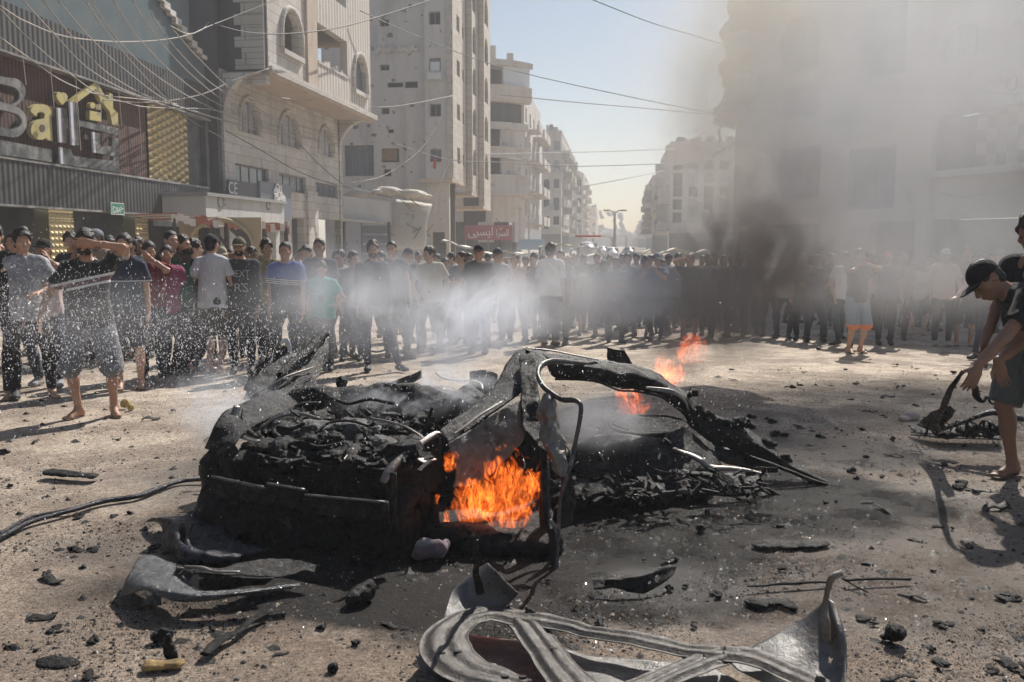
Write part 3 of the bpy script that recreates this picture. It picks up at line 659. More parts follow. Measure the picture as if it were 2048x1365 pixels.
# ================================================================== grey tower
A_ST=math.atan((1230-1024)/1800)
def tower():
    root=building('apartment_tower',800,66,'tall grey shell pocked apartment tower behind the stone building','building')
    F=Fac.front(905,63.0,A_ST); S=Fac(905,63.0,A_ST); top=34
    def r(x0,y0,x1,y1,arch=False): return (*F.rect(x0,y0,x1,y1),arch)
    zb=F.uv(890,357)[1]; s0=F.uv(640,200)[0]
    main=F.off(-.5); fl=3.06
    H=[]
    z0=F.uv(870,324)[1]
    for k in range(8): H.append((F.uv(859,200)[0],F.uv(882,200)[0],z0+k*fl,z0+k*fl+.85))
    sm=[r(755,35,774,50),r(756,127,775,139),r(771,163,803,173),r(806,161,832,174),r(759,214,775,227),r(772,257,784,265)]
    big=[r(684,290,744,352)]
    holes=[r(759,296,795,324),r(763,338,779,352)]
    x_p=F.uv(850,200)[0]
    mb=MB(); F.wall(mb,x_p,0,zb,top,H,.5); mb.build('wall',M_GREY,root)
    mb=MB(); main.wall(mb,s0,x_p-.003,0,top,sm+big+holes,.35,M_GREY); wall_mb=mb
    mb=MB(); main.wall(mb,x_p,-.3,0,zb-.003,[(x_p+.3,x_p+1.2,0,2.4),(x_p+1.8,x_p+2.7,0,2.4)],.35); mb.build('wall',M_CREAM,root)
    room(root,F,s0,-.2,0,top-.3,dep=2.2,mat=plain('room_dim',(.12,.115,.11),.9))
    for k,h in enumerate(H): F.window(root,h,'dark' if k%2 else 'glass',.2,2)
    for h in sm[:2]+sm[4:5]: main.window(root,h,'dark',.2,2)
    main.window(root,big[0],'glass',.2,4)
    # air conditioner, ledges, patches, torn brick hole
    a,b,za,zc=F.rect(857,148,884,158); mb=MB(); F.box(mb,a,b,za-.1,zc,.01,.45); mb.build('air_conditioner',plain('ac_white',(.6,.6,.6)),root)
    a,b,za,zc=F.rect(857,124,882,146); mb=MB(); F.box(mb,a+.1,b-.1,za,zc,-.18,-.06); mb.build('blind',plain('blind_white',(.68,.70,.74)),root)
    a,b,za,zc=main.rect(761,298,793,322); mb=MB(); main.box(mb,a,b,za,zc,-.36,-.2); mb.build('bare_brick',plain('bare_brick',(.28,.17,.11),.9,var=.35,scale=4),root)
    mb=wall_mb; mk=plain('shell_mark',(.17,.155,.14),.95,var=.4,scale=2)
    for k in range(46):
        x=s0+2+rnd.random()*(x_p-s0-2.2); z=3+rnd.random()*17; q=.06+.16*rnd.random()
        P=[main.P(x+q*rnd.uniform(.5,1.3)*math.cos(t),z+q*rnd.uniform(.5,1.2)*math.sin(t),.004) for t in np.linspace(0,2*math.pi,9)[:-1]]; mb.poly(P,main.n,.003,mk)
    mb.build('wall',None,root)
    a,za=F.uv(748,97); b,_=F.uv(833,97); mb=MB(); K=14
    for k in range(K): main.box(mb,a+(b-a)*k/K,a+(b-a)*(k+1)/K,za-.2*rnd.random()-.1,za+.25*rnd.random(),.005,.10+.12*rnd.random())
    mb.build('broken_ledge',M_CREAM,root)
    a,za=F.uv(862,345); mb=MB(); F.box(mb,F.uv(867,330)[0],F.uv(872,330)[0],F.uv(870,338)[1],F.uv(870,318)[1],.02,.06); mb.build('red_cloth',plain('red_cloth',(.5,.03,.04)),root)
    # street face: three stepped strips
    sA=[0,S.uv(933,200)[0]*.98,S.uv(948,200)[0],S.uv(964,200)[0]]
    for i,(dd,zoff) in enumerate(((0,0),(.35,.6),(0.7,1.5))):
        G=S.off(dd); hs=[]
        w0,w1=sA[i],sA[i+1]
        for k in range(8):
            zz=z0+k*fl+.1
            if i==0: hs+= [(w0+(w1-w0)*.35,w0+(w1-w0)*.55,zz,zz+1.1),(w0+(w1-w0)*.72,w0+(w1-w0)*.84,zz,zz+.8)]
            else: hs.append((w0+(w1-w0)*.25,w0+(w1-w0)*.7,zz-.5,zz+1.5,True))
        mb=MB(); G.wall(mb,w0+.003,w1,zb-zoff,top,hs,.35); mb.build('street_wall',M_GREYS,root)
        mb=MB(); G.box(mb,w0,w1,zb-zoff-.25,zb-zoff-.004,-2.5-dd,.03); mb.build('soffit',M_SOFFIT,root)
        mb=MB(); G.box(mb,w0-.12,w0+.05,zb-zoff,top,-.3,.12); mb.build('corner_fin',M_GREYS,root)
        for h in hs: G.window(root,h,rnd.choice(['dark','glass']),.2,1)
    mb=MB(); S.box(mb,0,sA[3],0,zb-.3,-3.2,-3.0); mb.build('lower_wall',M_CREAM,root)
    mb=MB(); main.box(mb,s0,-.3,top,top+.2,-8,0); mb.build('roof',M_GREY,root)
    # wrecked ground level: tilted white slabs and a white awning
    q=empty('fallen_panel',at(822,480,56)*[1,1,0],0,'big pale buckled panel hanging down at the foot of the grey tower','panel')
    m=wallmat('fallen_white',(.60,.57,.50),(.72,.69,.62),(.42,.38,.32),.5,.3); V=[];Fq=[]
    TL=at(792,397,56);TR=at(862,408,55.5);BL=at(778,500,54.5);BR=at(851,500,54.5); K=12
    for i in range(K+1):
        for j in range(K+1):
            s_,t=i/K,j/K; p=(TL*(1-s_)+TR*s_)*(1-t)+(BL*(1-s_)+BR*s_)*t; p=p+np.array([.12*wob(p[None]*1.0,1.2,3)[0],-.5*math.sin(t*2.6)*(.6+.4*s_),.12*wob(p[None],1.7,5)[0]]); V.append(p)
    for i in range(K):
        for j in range(K): Fq.append((i*(K+1)+j,(i+1)*(K+1)+j,(i+1)*(K+1)+j+1,i*(K+1)+j+1))
    mb=MB(); mb.add(V,Fq); mb.build('sheet',m,q,True).modifiers.new('t','SOLIDIFY').thickness=.08
    mb=MB()
    for k in range(7):
        x=rnd.uniform(0,1); y=rnd.uniform(0,.8); p=TL*(1-x)*(1-y)+TR*x*(1-y)+BL*(1-x)*y+BR*x*y; mb.tube([p+np.array([0,-.55,0]),p+np.array([rnd.uniform(-.8,.8),-.62,rnd.uniform(-.6,.6)]),p+np.array([rnd.uniform(-1.2,1.2),-.6,rnd.uniform(-1,1)])],.03,4)
    mb.build('crack',plain('crack',(.25,.22,.18)),q)
    q=empty('white_canopy',at(735,480,50)*[1,1,0],0,'pale grey canopy panel with rubble on top beside the stone building','canopy')
    a=at(686,392,50);b=at(781,404,52); c=at(781,445,52); d=at(686,440,50); mb=MB(); mb.poly([d,c,b,a],np.array([.2,-1,0.]),.2); mb.build('panel',wallmat('canopy_grey',(.42,.42,.42),(.52,.52,.51),(.3,.3,.3),.5,.2),q)
    mb=MB(); mb.poly([at(684,437,49),at(780,446,51),at(781,449,51),at(684,441,49)],(.2,-1,0),1.5); mb.build('edge',M_PALE,q)
    for x in (688,778): mb=MB(); p=at(x,444,50.5); mb.bar((p[0],p[1],0),p,.1); mb.build('post',M_CONC,q)
    rb=SDF(at(690,400,53)-[1,1.2,1],at(860,372,56)+[1,1.2,1.6],.12)
    for k in range(34):
        t=rnd.random(); p=at(690+t*165,397-14*math.sin(t*3),53.5+rnd.random()*2); sz=rnd.uniform(.12,.5); rb.ell(p,(sz*1.6,sz,sz*.6),k=.1)
    rb.noise(.08,3,2); V,Fm=rb.mesh()
    o=mesh_obj('rubble_heap',mesh_np('rubble_heap',V,Fm,[M_CREAM],False)); tag(o,'heap of broken masonry lying on the pale canopy by the grey tower','rubble')
    F=Fac.front(783,58,A_ST); q=empty('sign_rack',F.P(.6,0),0,'grey rack of framed boards standing below the pale canopy','rack')
    for k in range(4): mb=MB(); z=.4+.62*k; F.box(mb,-1.9,0.2,z,z+.5,-.1,0); mb.build('board',plain('rack_grey',(.24,.25,.27),var=.3,scale=3),q)
    mb=MB(); F.box(mb,-2,-1.92,0,3,-.1,.02); F.box(mb,.22,.3,0,3,-.1,.02); mb.build('upright',M_FRAME,q)
tower()
# ================================================================== further street buildings
def street_building(name, label, px, d, ztop_py, wpx, dlen, side, wm, wins=3, floors=5, bal=True, seed=1, zbase=3.3, notch=0):
    """corner at photo column px and distance d; front runs outwards to column wpx; side runs back dlen metres"""
    rg=random.Random(seed); root=building(name,px,d,label,'building'); sg=-1 if side=='L' else 1
    F=Fac.front(px,d,A_ST); top=F.uv(px,ztop_py)[1]; w0=F.uv(wpx,400)[0]; a,b=min(0,w0),max(0,w0)
    fl=(top-zbase-.6)/floors; H=[]
    for k in range(floors):
        for i in range(wins):
            c=a+(b-a)*(i+.5)/wins; hw=min(.9,(b-a)/wins*.3); z=zbase+fl*k+.9
            H.append((c-hw,c+hw,z-(.5 if rg.random()<.3 else 0),z+1.35,rg.random()<.25))
    mb=MB(); F.wall(mb,a,b,0,top,H,.3); mb.build('wall',wm,root)
    for h in H: F.window(root,h,rg.choice(['dark','dark','glass','curtain']),.22,2)
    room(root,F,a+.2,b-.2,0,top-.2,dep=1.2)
    S=Fac(px,d,A_ST) if side=='L' else Fac(px,d,A_ST,flip=True)
    hs=[]; n=max(2,int(dlen/4.5))
    for k in range(floors):
        for i in range(n):
            c=dlen*(i+.5)/n; hw=.8; z=zbase+fl*k+.9; hs.append((c-hw,c+hw,z-.3,z+1.35))
    mb=MB(); S.wall(mb,.31,dlen,zbase,top,hs,.3); S.box(mb,.31,dlen,0,zbase-.004,-1.6,-1.3); mb.build('side_wall',wm,root)
    for h in hs: S.window(root,h,rg.choice(['dark','dark','glass']),.22,1)
    if bal:
        for k in range(floors):
            for i in range(n):
                if rg.random()<.55:
                    c=dlen*(i+.5)/n; z=zbase+fl*k; mb=MB(); dd=rg.uniform(.9,1.5)
                    S.box(mb,c-1.6,c+1.6,z,z+.15,.004,dd); S.box(mb,c-1.6,c+1.6,z+.154,z+1.0,dd-.12,dd); S.box(mb,c-1.6,c-1.5,z+.154,z+1.0,.004,dd-.13); mb.build('balcony',wm,root)
    for k in range(int(floors*1.6)):
        z=zbase+fl*rg.randrange(floors)+rg.uniform(.2,.6); c=rg.uniform(a+.5,b-.9)
        mb=MB(); F.box(mb,c,c+.8,z,z+.55,.01,.4); mb.build('air_conditioner',MATS['ac_white'],root)
        c=rg.uniform(1,dlen-1.5); mb=MB(); S.box(mb,c,c+.8,z,z+.55,.01,.4); mb.build('air_conditioner',MATS['ac_white'],root)
    for k in range(3):
        c=rg.uniform(1,dlen-2); z=zbase+fl*rg.randrange(1,floors)+.3; mb=MB(); S.box(mb,c,c+rg.uniform(.6,1.4),z,z+rg.uniform(.6,1.1),1.0,1.04); mb.build('hanging_cloth',rg.choice((MATS['red_cloth'],plain('cloth_teal',(.10,.25,.26)),plain('cloth_pale',(.5,.45,.4)))),root)
    mb=MB(); S.box(mb,.0,dlen,top+.004,top+.5,-.3,.05); F.box(mb,a,b,top+.004,top+.5,-.3,.05)
    F.box(mb,a+.3,b-.3,top-.3,top-.1,-dlen,-.35); mb.build('roof_parapet',wm,root)
    mb=MB()
    for k in range(5): x=rg.uniform(a+.5,b-.6); F.box(mb,x,x+rg.uniform(.3,.9),top+.1,top+rg.uniform(.9,1.8),-rg.uniform(3,dlen),-1.5)
    mb.build('roof_tank',M_CONC if rg.random()<.3 else M_PALE,root)
    mb=MB(); F.box(mb,a,b,0,2.9,.01,.06); mb.build('shop_shutter',plain('shutter_grey',(.22,.22,.21),.7,var=.3,scale=.7),root)
    return root,F,S,top
def curved_building():
    root=building('curved_building',1000,95,'curved cream building with torn upper floors and stacked balconies behind the grey tower','building')
    F=Fac.front(1046,92,A_ST); S=Fac(1046,92,A_ST)
    C=F.P(-5.2,0)-F.n*4.0            # centre of the rounded front
    def ring(z0,z1,rad,a0,a1,mb,th=.4,n=18,holes=()):
        A=np.linspace(a0,a1,n+1)
        for i in range(n):
            if any(h0<=i<h1 for h0,h1 in holes): continue
            P=[]
            for t in (A[i],A[i+1]):
                d=F.u*math.sin(R(t))+F.n*math.cos(R(t)); P+= [C+d*rad,C+d*(rad-th)]
            V=[p+[0,0,z0] for p in P]+[p+[0,0,z1] for p in P]
            mb.add(V,[(0,2,6,4),(3,1,5,7),(0,4,5,1),(2,3,7,6),(4,6,7,5),(0,1,3,2)])
    Z=[F.uv(1000,y)[1] for y in (485,445,388,352,319,297,262,248,204,176,138,127)]
    rad=6.0
    spans=[(Z[0],Z[1],[(1,5),(7,11),(13,16)],M_PALE,6.0),(Z[1],Z[2],[(4,6),(9,12)],M_CREAM,6.0),(Z[2],Z[3],[],M_PALE,6.6),(Z[3],Z[4],[(1,5),(9,14)],M_PALE,6.0),(Z[4],Z[5],[],M_PALE,6.6),
           (Z[5],Z[6],[(1,5),(9,14)],M_PALE,6.0),(Z[6],Z[7],[],M_PALE,6.4),(Z[7],Z[8],[(0,8),(9,12)],M_CONC,5.7),(Z[8],Z[9],[],M_CREAM,6.8),(Z[9],Z[10],[(11,14)],plain('white_band',(.62,.66,.70),.8,var=.08),6.5),(Z[10],Z[11],[],M_PALE,6.9)]
    for z0,z1,h,m,rr in spans:
        mb=MB(); ring(z0+.003,z1,rr,-75,62,mb,.4,18,h); mb.build('curved_wall',m,root)
    mb=MB(); 
    for z in (Z[2],Z[3],Z[5],Z[8],Z[9],Z[11]):
        ring(z-.2,z-.004,6.7,-75,62,mb,6.0,18)
    mb.build('floor_slab',M_CREAM,root)
    mb=MB(); ring(0,Z[11]-.3,3.4,-80,80,mb,.3,12); mb.build('inner_wall',plain('room_dim',(.12,.115,.11),.9),root)
    mb=MB(); S.wall(mb,1,21,3.2,Z[10]-1.5,[(c-.8,c+.8,z,z+1.5) for c in (3,7.5,12,16.5) for z in (4.5,7.8,11,14)],.3); mb.build('side_wall',M_PALE,root)
    for z in (3.6,6.9,10.1,13.3):
        for c in (6,13,18): mb=MB(); S.box(mb,c-2,c+2,z,z+.15,0,1.3); S.box(mb,c-2,c+2,z+.154,z+1,1.15,1.3); mb.build('balcony',M_PALE,root)
    mb=MB(); S.box(mb,1,21,0,3.1,-2.5,-2.3); mb.build('lower_wall',M_DARKIN,root)
    # roof clutter
    mb=MB()
    for x,y,hh in ((972,112,1.2),(985,113,1.6),(1020,126,1.5),(1036,140,1.3)): p=at(x,y+8,95); mb.box(p+[0,0,hh/2-.2],(.35,0,0),(0,.35,0),(0,0,hh/2))
    mb.build('roof_tank',M_PALE,root)
    # red banner
    F2=Fac.front(1024,84,A_ST); q=empty('red_banner',F2.P(-2,0),0,'long red banner with white Arabic lettering under the curved building','banner')
    a,b,z0,z1=F2.rect(929,451,1024,481); mb=MB(); F2.box(mb,a,b,z0,z1,-.15,0); mb.build('board',plain('banner_red',(.34,.09,.09),.7,var=.2,scale=.6),q)
    wm=plain('sign_white',(.75,.78,.75),.6)
    text('\ufef0\ufeae\ufeb4\ufef3\ufedf',F2,a+(b-a)*.34,z0+(z1-z0)*.32,1.1,wm,q,wmax=(b-a)*.52); text('\ufe8d\ufeae\ufeb4\ufedf\ufe8d',F2,a+(b-a)*.8,z0+(z1-z0)*.28,.9,wm,q,wmax=(b-a)*.26)
    mb=MB(); F2.box(mb,a+(b-a)*.74,a+(b-a)*.80,z0+(z1-z0)*.72,z0+(z1-z0)*.82,.01,.03); mb.build('yellow_mark',plain('yellow_mark',(.7,.5,.1)),q)
    for t in (.02,.5,.98): mb=MB(); F2.box(mb,a+(b-a)*t-.06,a+(b-a)*t+.06,0,z0,-.1,-.02); mb.build('post',M_FRAME,q)
curved_building()
street_building('apartment_block','narrow pale apartment block with rounded balconies beyond the curved building',1122,135,268,1083,24,'L',M_PALE,2,5,True,3)
street_building('apartment_block','slim grey block with a flat roof box, third along the left side of the street',1138,165,305,1120,22,'L',M_GREYS,1,5,True,5)
street_building('apartment_block','distant cream block with dark window stack far down the left side',1165,205,356,1136,28,'L',M_CREAM,2,6,True,8)
street_building('apartment_block','farthest left apartment block with roof water tank above the street end',1173,260,362,1150,24,'L',M_PALE,2,6,False,9)
street_building('low_house','small tan building at the far end of the left side',1192,330,417,1174,30,'L',M_TAN,2,3,False,10)
street_building('apartment_block','tall pale block with a sloping broken roof on the right of the street',1338,118,292,1495,26,'R',M_PALE,5,6,True,12)
street_building('apartment_block','darker pale block with rooftop clutter further along the right side',1304,165,356,1345,30,'R',M_GREYS,3,6,True,13)
street_building('apartment_block','faint narrow block farthest along the right side of the street',1292,240,428,1316,30,'R',M_PALE,2,4,False,14)
street_building('low_house','faint low grey house at the far right end of the street',1276,320,452,1300,30,'R',M_GREYS,2,2,False,15)
# sloping broken roof on the right-hand tall block
mb=MB(); F=Fac.front(1338,117.6,A_ST); a0,z0_=F.uv(1336,292); a1,z1_=F.uv(1402,273)
mb.poly([F.P(a0-.3,z0_-2.6,.3),F.P(a1,z0_-2.2,.3),F.P(a1,z1_,.3),F.P(a0-.3,z0_,.3)],F.n,.5)
o=mb.build('broken_roof',M_CREAM); tag(o,'slumped pale roof slab on top of the tall block at right','roof slab')
# ================================================================== large building behind the smoke at right
def right_building():
    root=building('corner_building',1800,34,'large pale building with a checkered panel behind the smoke at right','building')
    S=Fac(1472,46,A_ST+.25,flip=True)   # street side hidden edge
    ang=R(19)
    F=Fac.front(1850,33.5,0); 
    pA=at(1472,HOR,42); pB=at(1850,HOR,33.5); pC=at(2110,HOR,28.5)
    def plane(p,q):
        f=Fac.__new__(Fac); f.O=np.array([p[0],p[1],0.]); u=(q-p)*[1,1,0]; f.len=np.linalg.norm(u); f.u=u/f.len; f.n=np.array([f.u[1],-f.u[0],0]); f.ang=0; return f
    L=plane(pA,pB); G=plane(pB,pC); top=19
    def r(f,x0,y0,x1,y1,arch=False): return (*f.rect(x0,y0,x1,y1),arch)
    L.O=L.O
    H=[r(L,1730,20,1812,160),r(L,1560,40,1640,150,1),r(L,1700,300,1790,420),r(L,1560,300,1640,400),r(L,1560,180,1640,240),(*r(L,1740,440,1830,485)[:2],0,r(L,1740,445,1830,485)[3]),(*r(L,1540,440,1640,485)[:2],0,r(L,1740,445,1830,485)[3])]
    mb=MB(); L.wall(mb,0,L.len,0,top,H,.4); mb.build('wall',M_CREAM,root)
    for h in H[:5]: L.window(root,h,'glass',.25,2)
    room(root,L,.3,L.len-.5,0,top-.3,dep=2.5)
    W=[r(G,1880,60,1975,125,1),(*r(G,1856,250,2110,345)[:3],r(G,1856,238,2048,345)[3])]
    za=r(G,1856,440,2110,480)[3]
    mb=MB(); G.wall(mb,0,G.len+6,za,top,W,.5); mb.build('wall',M_CREAM,root)
    G.window(root,W[0],'curtain',.25,3)
    mb=MB(); G.box(mb,0,G.len+6,0,za-.004,-1.2,-1.0); mb.build('shutter',plain('shutter_dark_grey',(.13,.135,.14),.7,var=.25,scale=.7),root)
    a,b,z0,z1=W[1][:4]; mb=MB(); G.box(mb,a,b,z0,z1,-1.0,-.8); mb.build('recess_wall',plain('recess_grey',(.12,.125,.13),.8,var=.3,scale=.8),root)
    c1,c2=plain('check_pale',(.40,.38,.36),.8),plain('check_dark',(.17,.17,.175),.8)
    mb=MB(); x0=G.uv(1925,300)[0]; n=14; st=.42
    for i in range(n):
        for j in range(5): G.box(mb,x0+i*st,x0+(i+1)*st-.004,z0+.1+j*st,z0+.1+(j+1)*st-.004,-.7,-.62,c1 if (i+j)%2 else c2)
    mb.build('checkered_panel',None,root)
    mb=MB(); G.box(mb,-.15,G.len+6,z1+.004,z1+.18,.004,.25); G.box(mb,-.15,G.len+6,z0-.25,z0-.004,.004,.3); G.box(mb,-.1,.25,0,z1,.004,.18); mb.build('cornice',M_PALE,root)
    mb=MB(); L.box(mb,-.2,.3,0,top,-10,0.02); mb.build('side_wall',M_CREAM,root)
    m=plain('mark_brown',(.30,.25,.21)); text('\ufebd\ufeae\ufecc\ufee3',G,G.uv(1988,165)[0],G.uv(1988,170)[1],.5,m,root)
    mb=MB(); ca,cz=G.uv(2026,166); mb.tube([G.P(ca+.22*math.cos(t),cz+.22*math.sin(t),.01) for t in np.linspace(0,6.28,16)],.035,5); mb.build('round_emblem',m,root)
    mb=MB(); G.box(mb,G.uv(1990,329)[0],G.uv(2012,329)[0],G.uv(2000,333)[1],G.uv(2000,326)[1],-.6,-.5); mb.build('yellow_label',plain('yellow_mark',(.7,.5,.1)),root)
    # ragged broken corner towards the street, with bent rods
    sd=SDF(pA-[2.4,2.5,0]+[0,0,5],pA+[1.6,2.5,0]+[0,0,17],.14)
    for k in range(40):
        z=5.5+k*.27; x=-.35-.7*max(0,math.sin(k*.21+2.2))*(.5+.8*rnd.random())-(.0 if k<28 else -.5*(k-28)/12); sd.ell(pA+[x+.3,rnd.uniform(-.8,.8),z],(.5+.3*rnd.random(),.9,.32),k=.12)
    sd.noise(.1,2.5,3); V,Fm=sd.mesh(); mesh_obj('broken_corner',mesh_np('broken_corner',V,Fm,[M_CREAM],False),root)
    mb=MB(); p=at(1447,252,42); 
    for pts in ([(1470,258),(1447,250),(1437,262),(1441,278),(1436,292)],[(1468,285),(1445,300),(1425,312)]): mb.tube([at(x,y,42) for x,y in pts],.07,5)
    mb.build('bent_rod',M_FRAME,root)
right_building()
# ================================================================== street clutter
def lamp():
    p=at(1229,485,150); root=empty('street_lamp',(p[0],p[1],0),0,'tall double armed street lamp in the middle of the far street','street lamp')
    m=plain('lamp_metal',(.16,.17,.18),.6); top=at(1229,428,150)[2]
    mb=MB(); mb.tube([(p[0],p[1],GZ),(p[0],p[1],top)],[.32,.16],6); mb.build('pole',m,root)
    for s in (-1,1):
        mb=MB(); mb.tube([(p[0],p[1],top),(p[0]+s*.6,p[1],top+.5),(p[0]+s*1.3,p[1],top+.6)],.1,5); mb.build('arm',m,root)
        mb=MB(); mb.box((p[0]+s*1.4,p[1],top+.55),(.5,0,0),(0,.2,0),(0,0,.13)); mb.build('lamp_head',m,root)
lamp()
def tent(px,py,d,wpx,hpx,label,mat,slope=0,name='market_tent'):
    k=d/FPX; p=at(px,py,d); W=wpx*k/2; H=p[2]; hh=hpx*k
    root=empty(name,(p[0],p[1],0),0,label,'tent')
    n=8; V=[];F=[]
    for i in range(n+1):
        x=-W+2*W*i/n; z=H-abs(2*i/n-1)**1.3*hh if not slope else H-hh*i/n
        for y in (-W*.6,W*.6): V.append((p[0]+x,p[1]+y,z+.04*math.sin(i*2.1+y)))
    for i in range(n): F.append((2*i,2*i+2,2*i+3,2*i+1))
    mb=MB(); mb.add(V,F); o=mb.build('canopy',mat,root,True); o.modifiers.new('s','SOLIDIFY').thickness=.05
    for x,i in ((-W*.95,0),(W*.95,n)):
        for y in (-W*.55,W*.55): mb=MB(); mb.bar((p[0]+x,p[1]+y,0),(p[0]+x,p[1]+y,V[2*i][2]-.02),.05); mb.build('pole',M_FRAME,root)
m_tarp=plain('tarp_white',(.66,.63,.57),.8,var=.15,scale=1); m_tgrey=plain('tarp_grey',(.36,.37,.40),.8,var=.2,scale=1); m_tcream=plain('tarp_cream',(.58,.53,.42),.8,var=.15)
tent(945,483,30,120,34,'white sloping tent roof behind the crowd, left of the street',m_tarp,1)
tent(1010,502,34,110,10,'low white canopy behind the two men in caps',m_tarp)
tent(1118,488,48,80,6,'pale flat stall canopy beyond the man in white',m_tcream)
tent(1195,508,40,110,14,'wide cream umbrella canopy near the street middle',m_tcream)
tent(1170,492,60,60,8,'small grey stall roof beside the red topped van',m_tgrey)
tent(1300,499,55,34,9,'small pale canopy just left of the dark smoke',m_tcream)
tent(1350,497,52,60,10,'cream canopy half lost in the smoke, right of street middle',m_tcream)
tent(1410,500,50,60,9,'rightmost cream canopy behind the dark smoke',m_tarp)
tent(1240,470,160,26,3,'far off pale awning under the street lamp',m_tcream)
tent(1205,472,120,40,4,'far off cream awning at left of the lamp',m_tcream)
def banner_blue():
    F=Fac.front(1085,75,A_ST); q=empty('blue_banner',F.P(0,0),0,'pale blue and white banner at the foot of the narrow block','banner')
    a,b,z0,z1=F.rect(1037,479,1088,500); mb=MB(); F.box(mb,a,b,z0,z1,-.1,0); mb.build('board',plain('banner_blue',(.35,.48,.62),.7,var=.25,scale=.5),q)
    for t in (.05,.95): mb=MB(); F.box(mb,a+(b-a)*t-.05,a+(b-a)*t+.05,0,z0,-.1,0); mb.build('post',M_FRAME,q)
    for k,(px,d,h) in enumerate(((1058,88,6.0),(1040,84,5.0))):
        p=at(px,485,d); q=empty('utility_pole',(p[0],p[1],0),0,('tall pale pole','shorter pale pole')[k]+' standing before the curved building','pole')
        mb=MB(); mb.tube([(p[0],p[1],GZ),(p[0],p[1],h)],[.14,.1],6); mb.build('mast',M_PALE,q)
        mb=MB(); mb.box((p[0]-.3,p[1],h-.2),(.5,0,0),(0,.1,0),(0,0,.08)); mb.build('crossarm',M_PALE,q)
banner_blue()
def car(px,py_top,d,col,label,L=4.2,red=False,van=False):
    p=at(px,py_top,d); root=empty('parked_car' if not van else 'parked_van',(p[0],p[1],0),0,label,'car' if not van else 'van',None)
    m=plain('car_paint_%d'%px,col,.35,var=.08,spec=.6); h=1.45 if not van else 2.0
    s=SDF((p[0]-1.1,p[1]-.3,0),(p[0]+1.1,p[1]+L+.3,h+.15),.09)
    s.cap((p[0],p[1]+.5,.62),(p[0],p[1]+L-.5,.62),.62,k=.1,flat=((0,0,1),1.5)); s.F=np.minimum(s.F,.5)
    s.ell((p[0],p[1]+L*.55,.62),(.88,L*.5,.42),k=.2); s.ell((p[0],p[1]+L*.5,h-.55),(.72,L*(.32 if not van else .48),.55),k=.15)
    V,F=s.mesh(); mesh_obj('body',mesh_np('body',V,F,[m]),root)
    mb=MB(); mb.box((p[0],p[1]+L*.24,h-.45),(.58,0,0),(0,.04,.12),(0,.1,.2)); mb.build('windscreen',M_GLASS,root)
    for sx in (-.78,.78):
        for y in (.8,L-.8): mb=MB(); mb.bar((p[0]+sx-.1,p[1]+y,.32),(p[0]+sx+.1,p[1]+y,.32),.32,n=14); mb.build('wheel',plain('tyre',(.02,.02,.02),.9),root)
    root.location.z=GZ
    if red: mb=MB(); mb.box((p[0],p[1]+1.6,h+.12),(.9,0,0),(0,.15,0),(0,0,.06)); mb.v=[(a,b,c-GZ*0) for a,b,c in mb.v]; mb.build('roof_bar',plain('red_bar',(.5,.04,.03)),root)
car(1180,497,62,(.5,.5,.5),'pale van with a red roof bar in the street beyond the crowd',5,True,True)
car(1228,492,95,(.45,.45,.47),'grey car far down the middle of the street')
car(1262,490,110,(.1,.1,.11),'dark car far down the street right of the lamp')
car(1208,489,125,(.6,.6,.58),'white car far down the street left of the lamp')
def far_mass():
    s=SDF((-70,395,-2),(130,430,16),1.6)
    for k in range(120):
        x=rnd.uniform(-60,120); s.ell((x,410+rnd.uniform(-8,8),rnd.uniform(0,5)),(rnd.uniform(2,7),4,rnd.uniform(1.5,5.5)),k=.5)
    s.noise(.8,.5,1); V,F=s.mesh(); o=mesh_obj('far_treeline',mesh_np('far_treeline',V,F,[plain('far_green',(.10,.11,.09),.9,var=.3,scale=.1)],False))
    tag(o,'hazy mass of trees and roofs closing the far end of the street',None,None,'stuff')
far_mass()
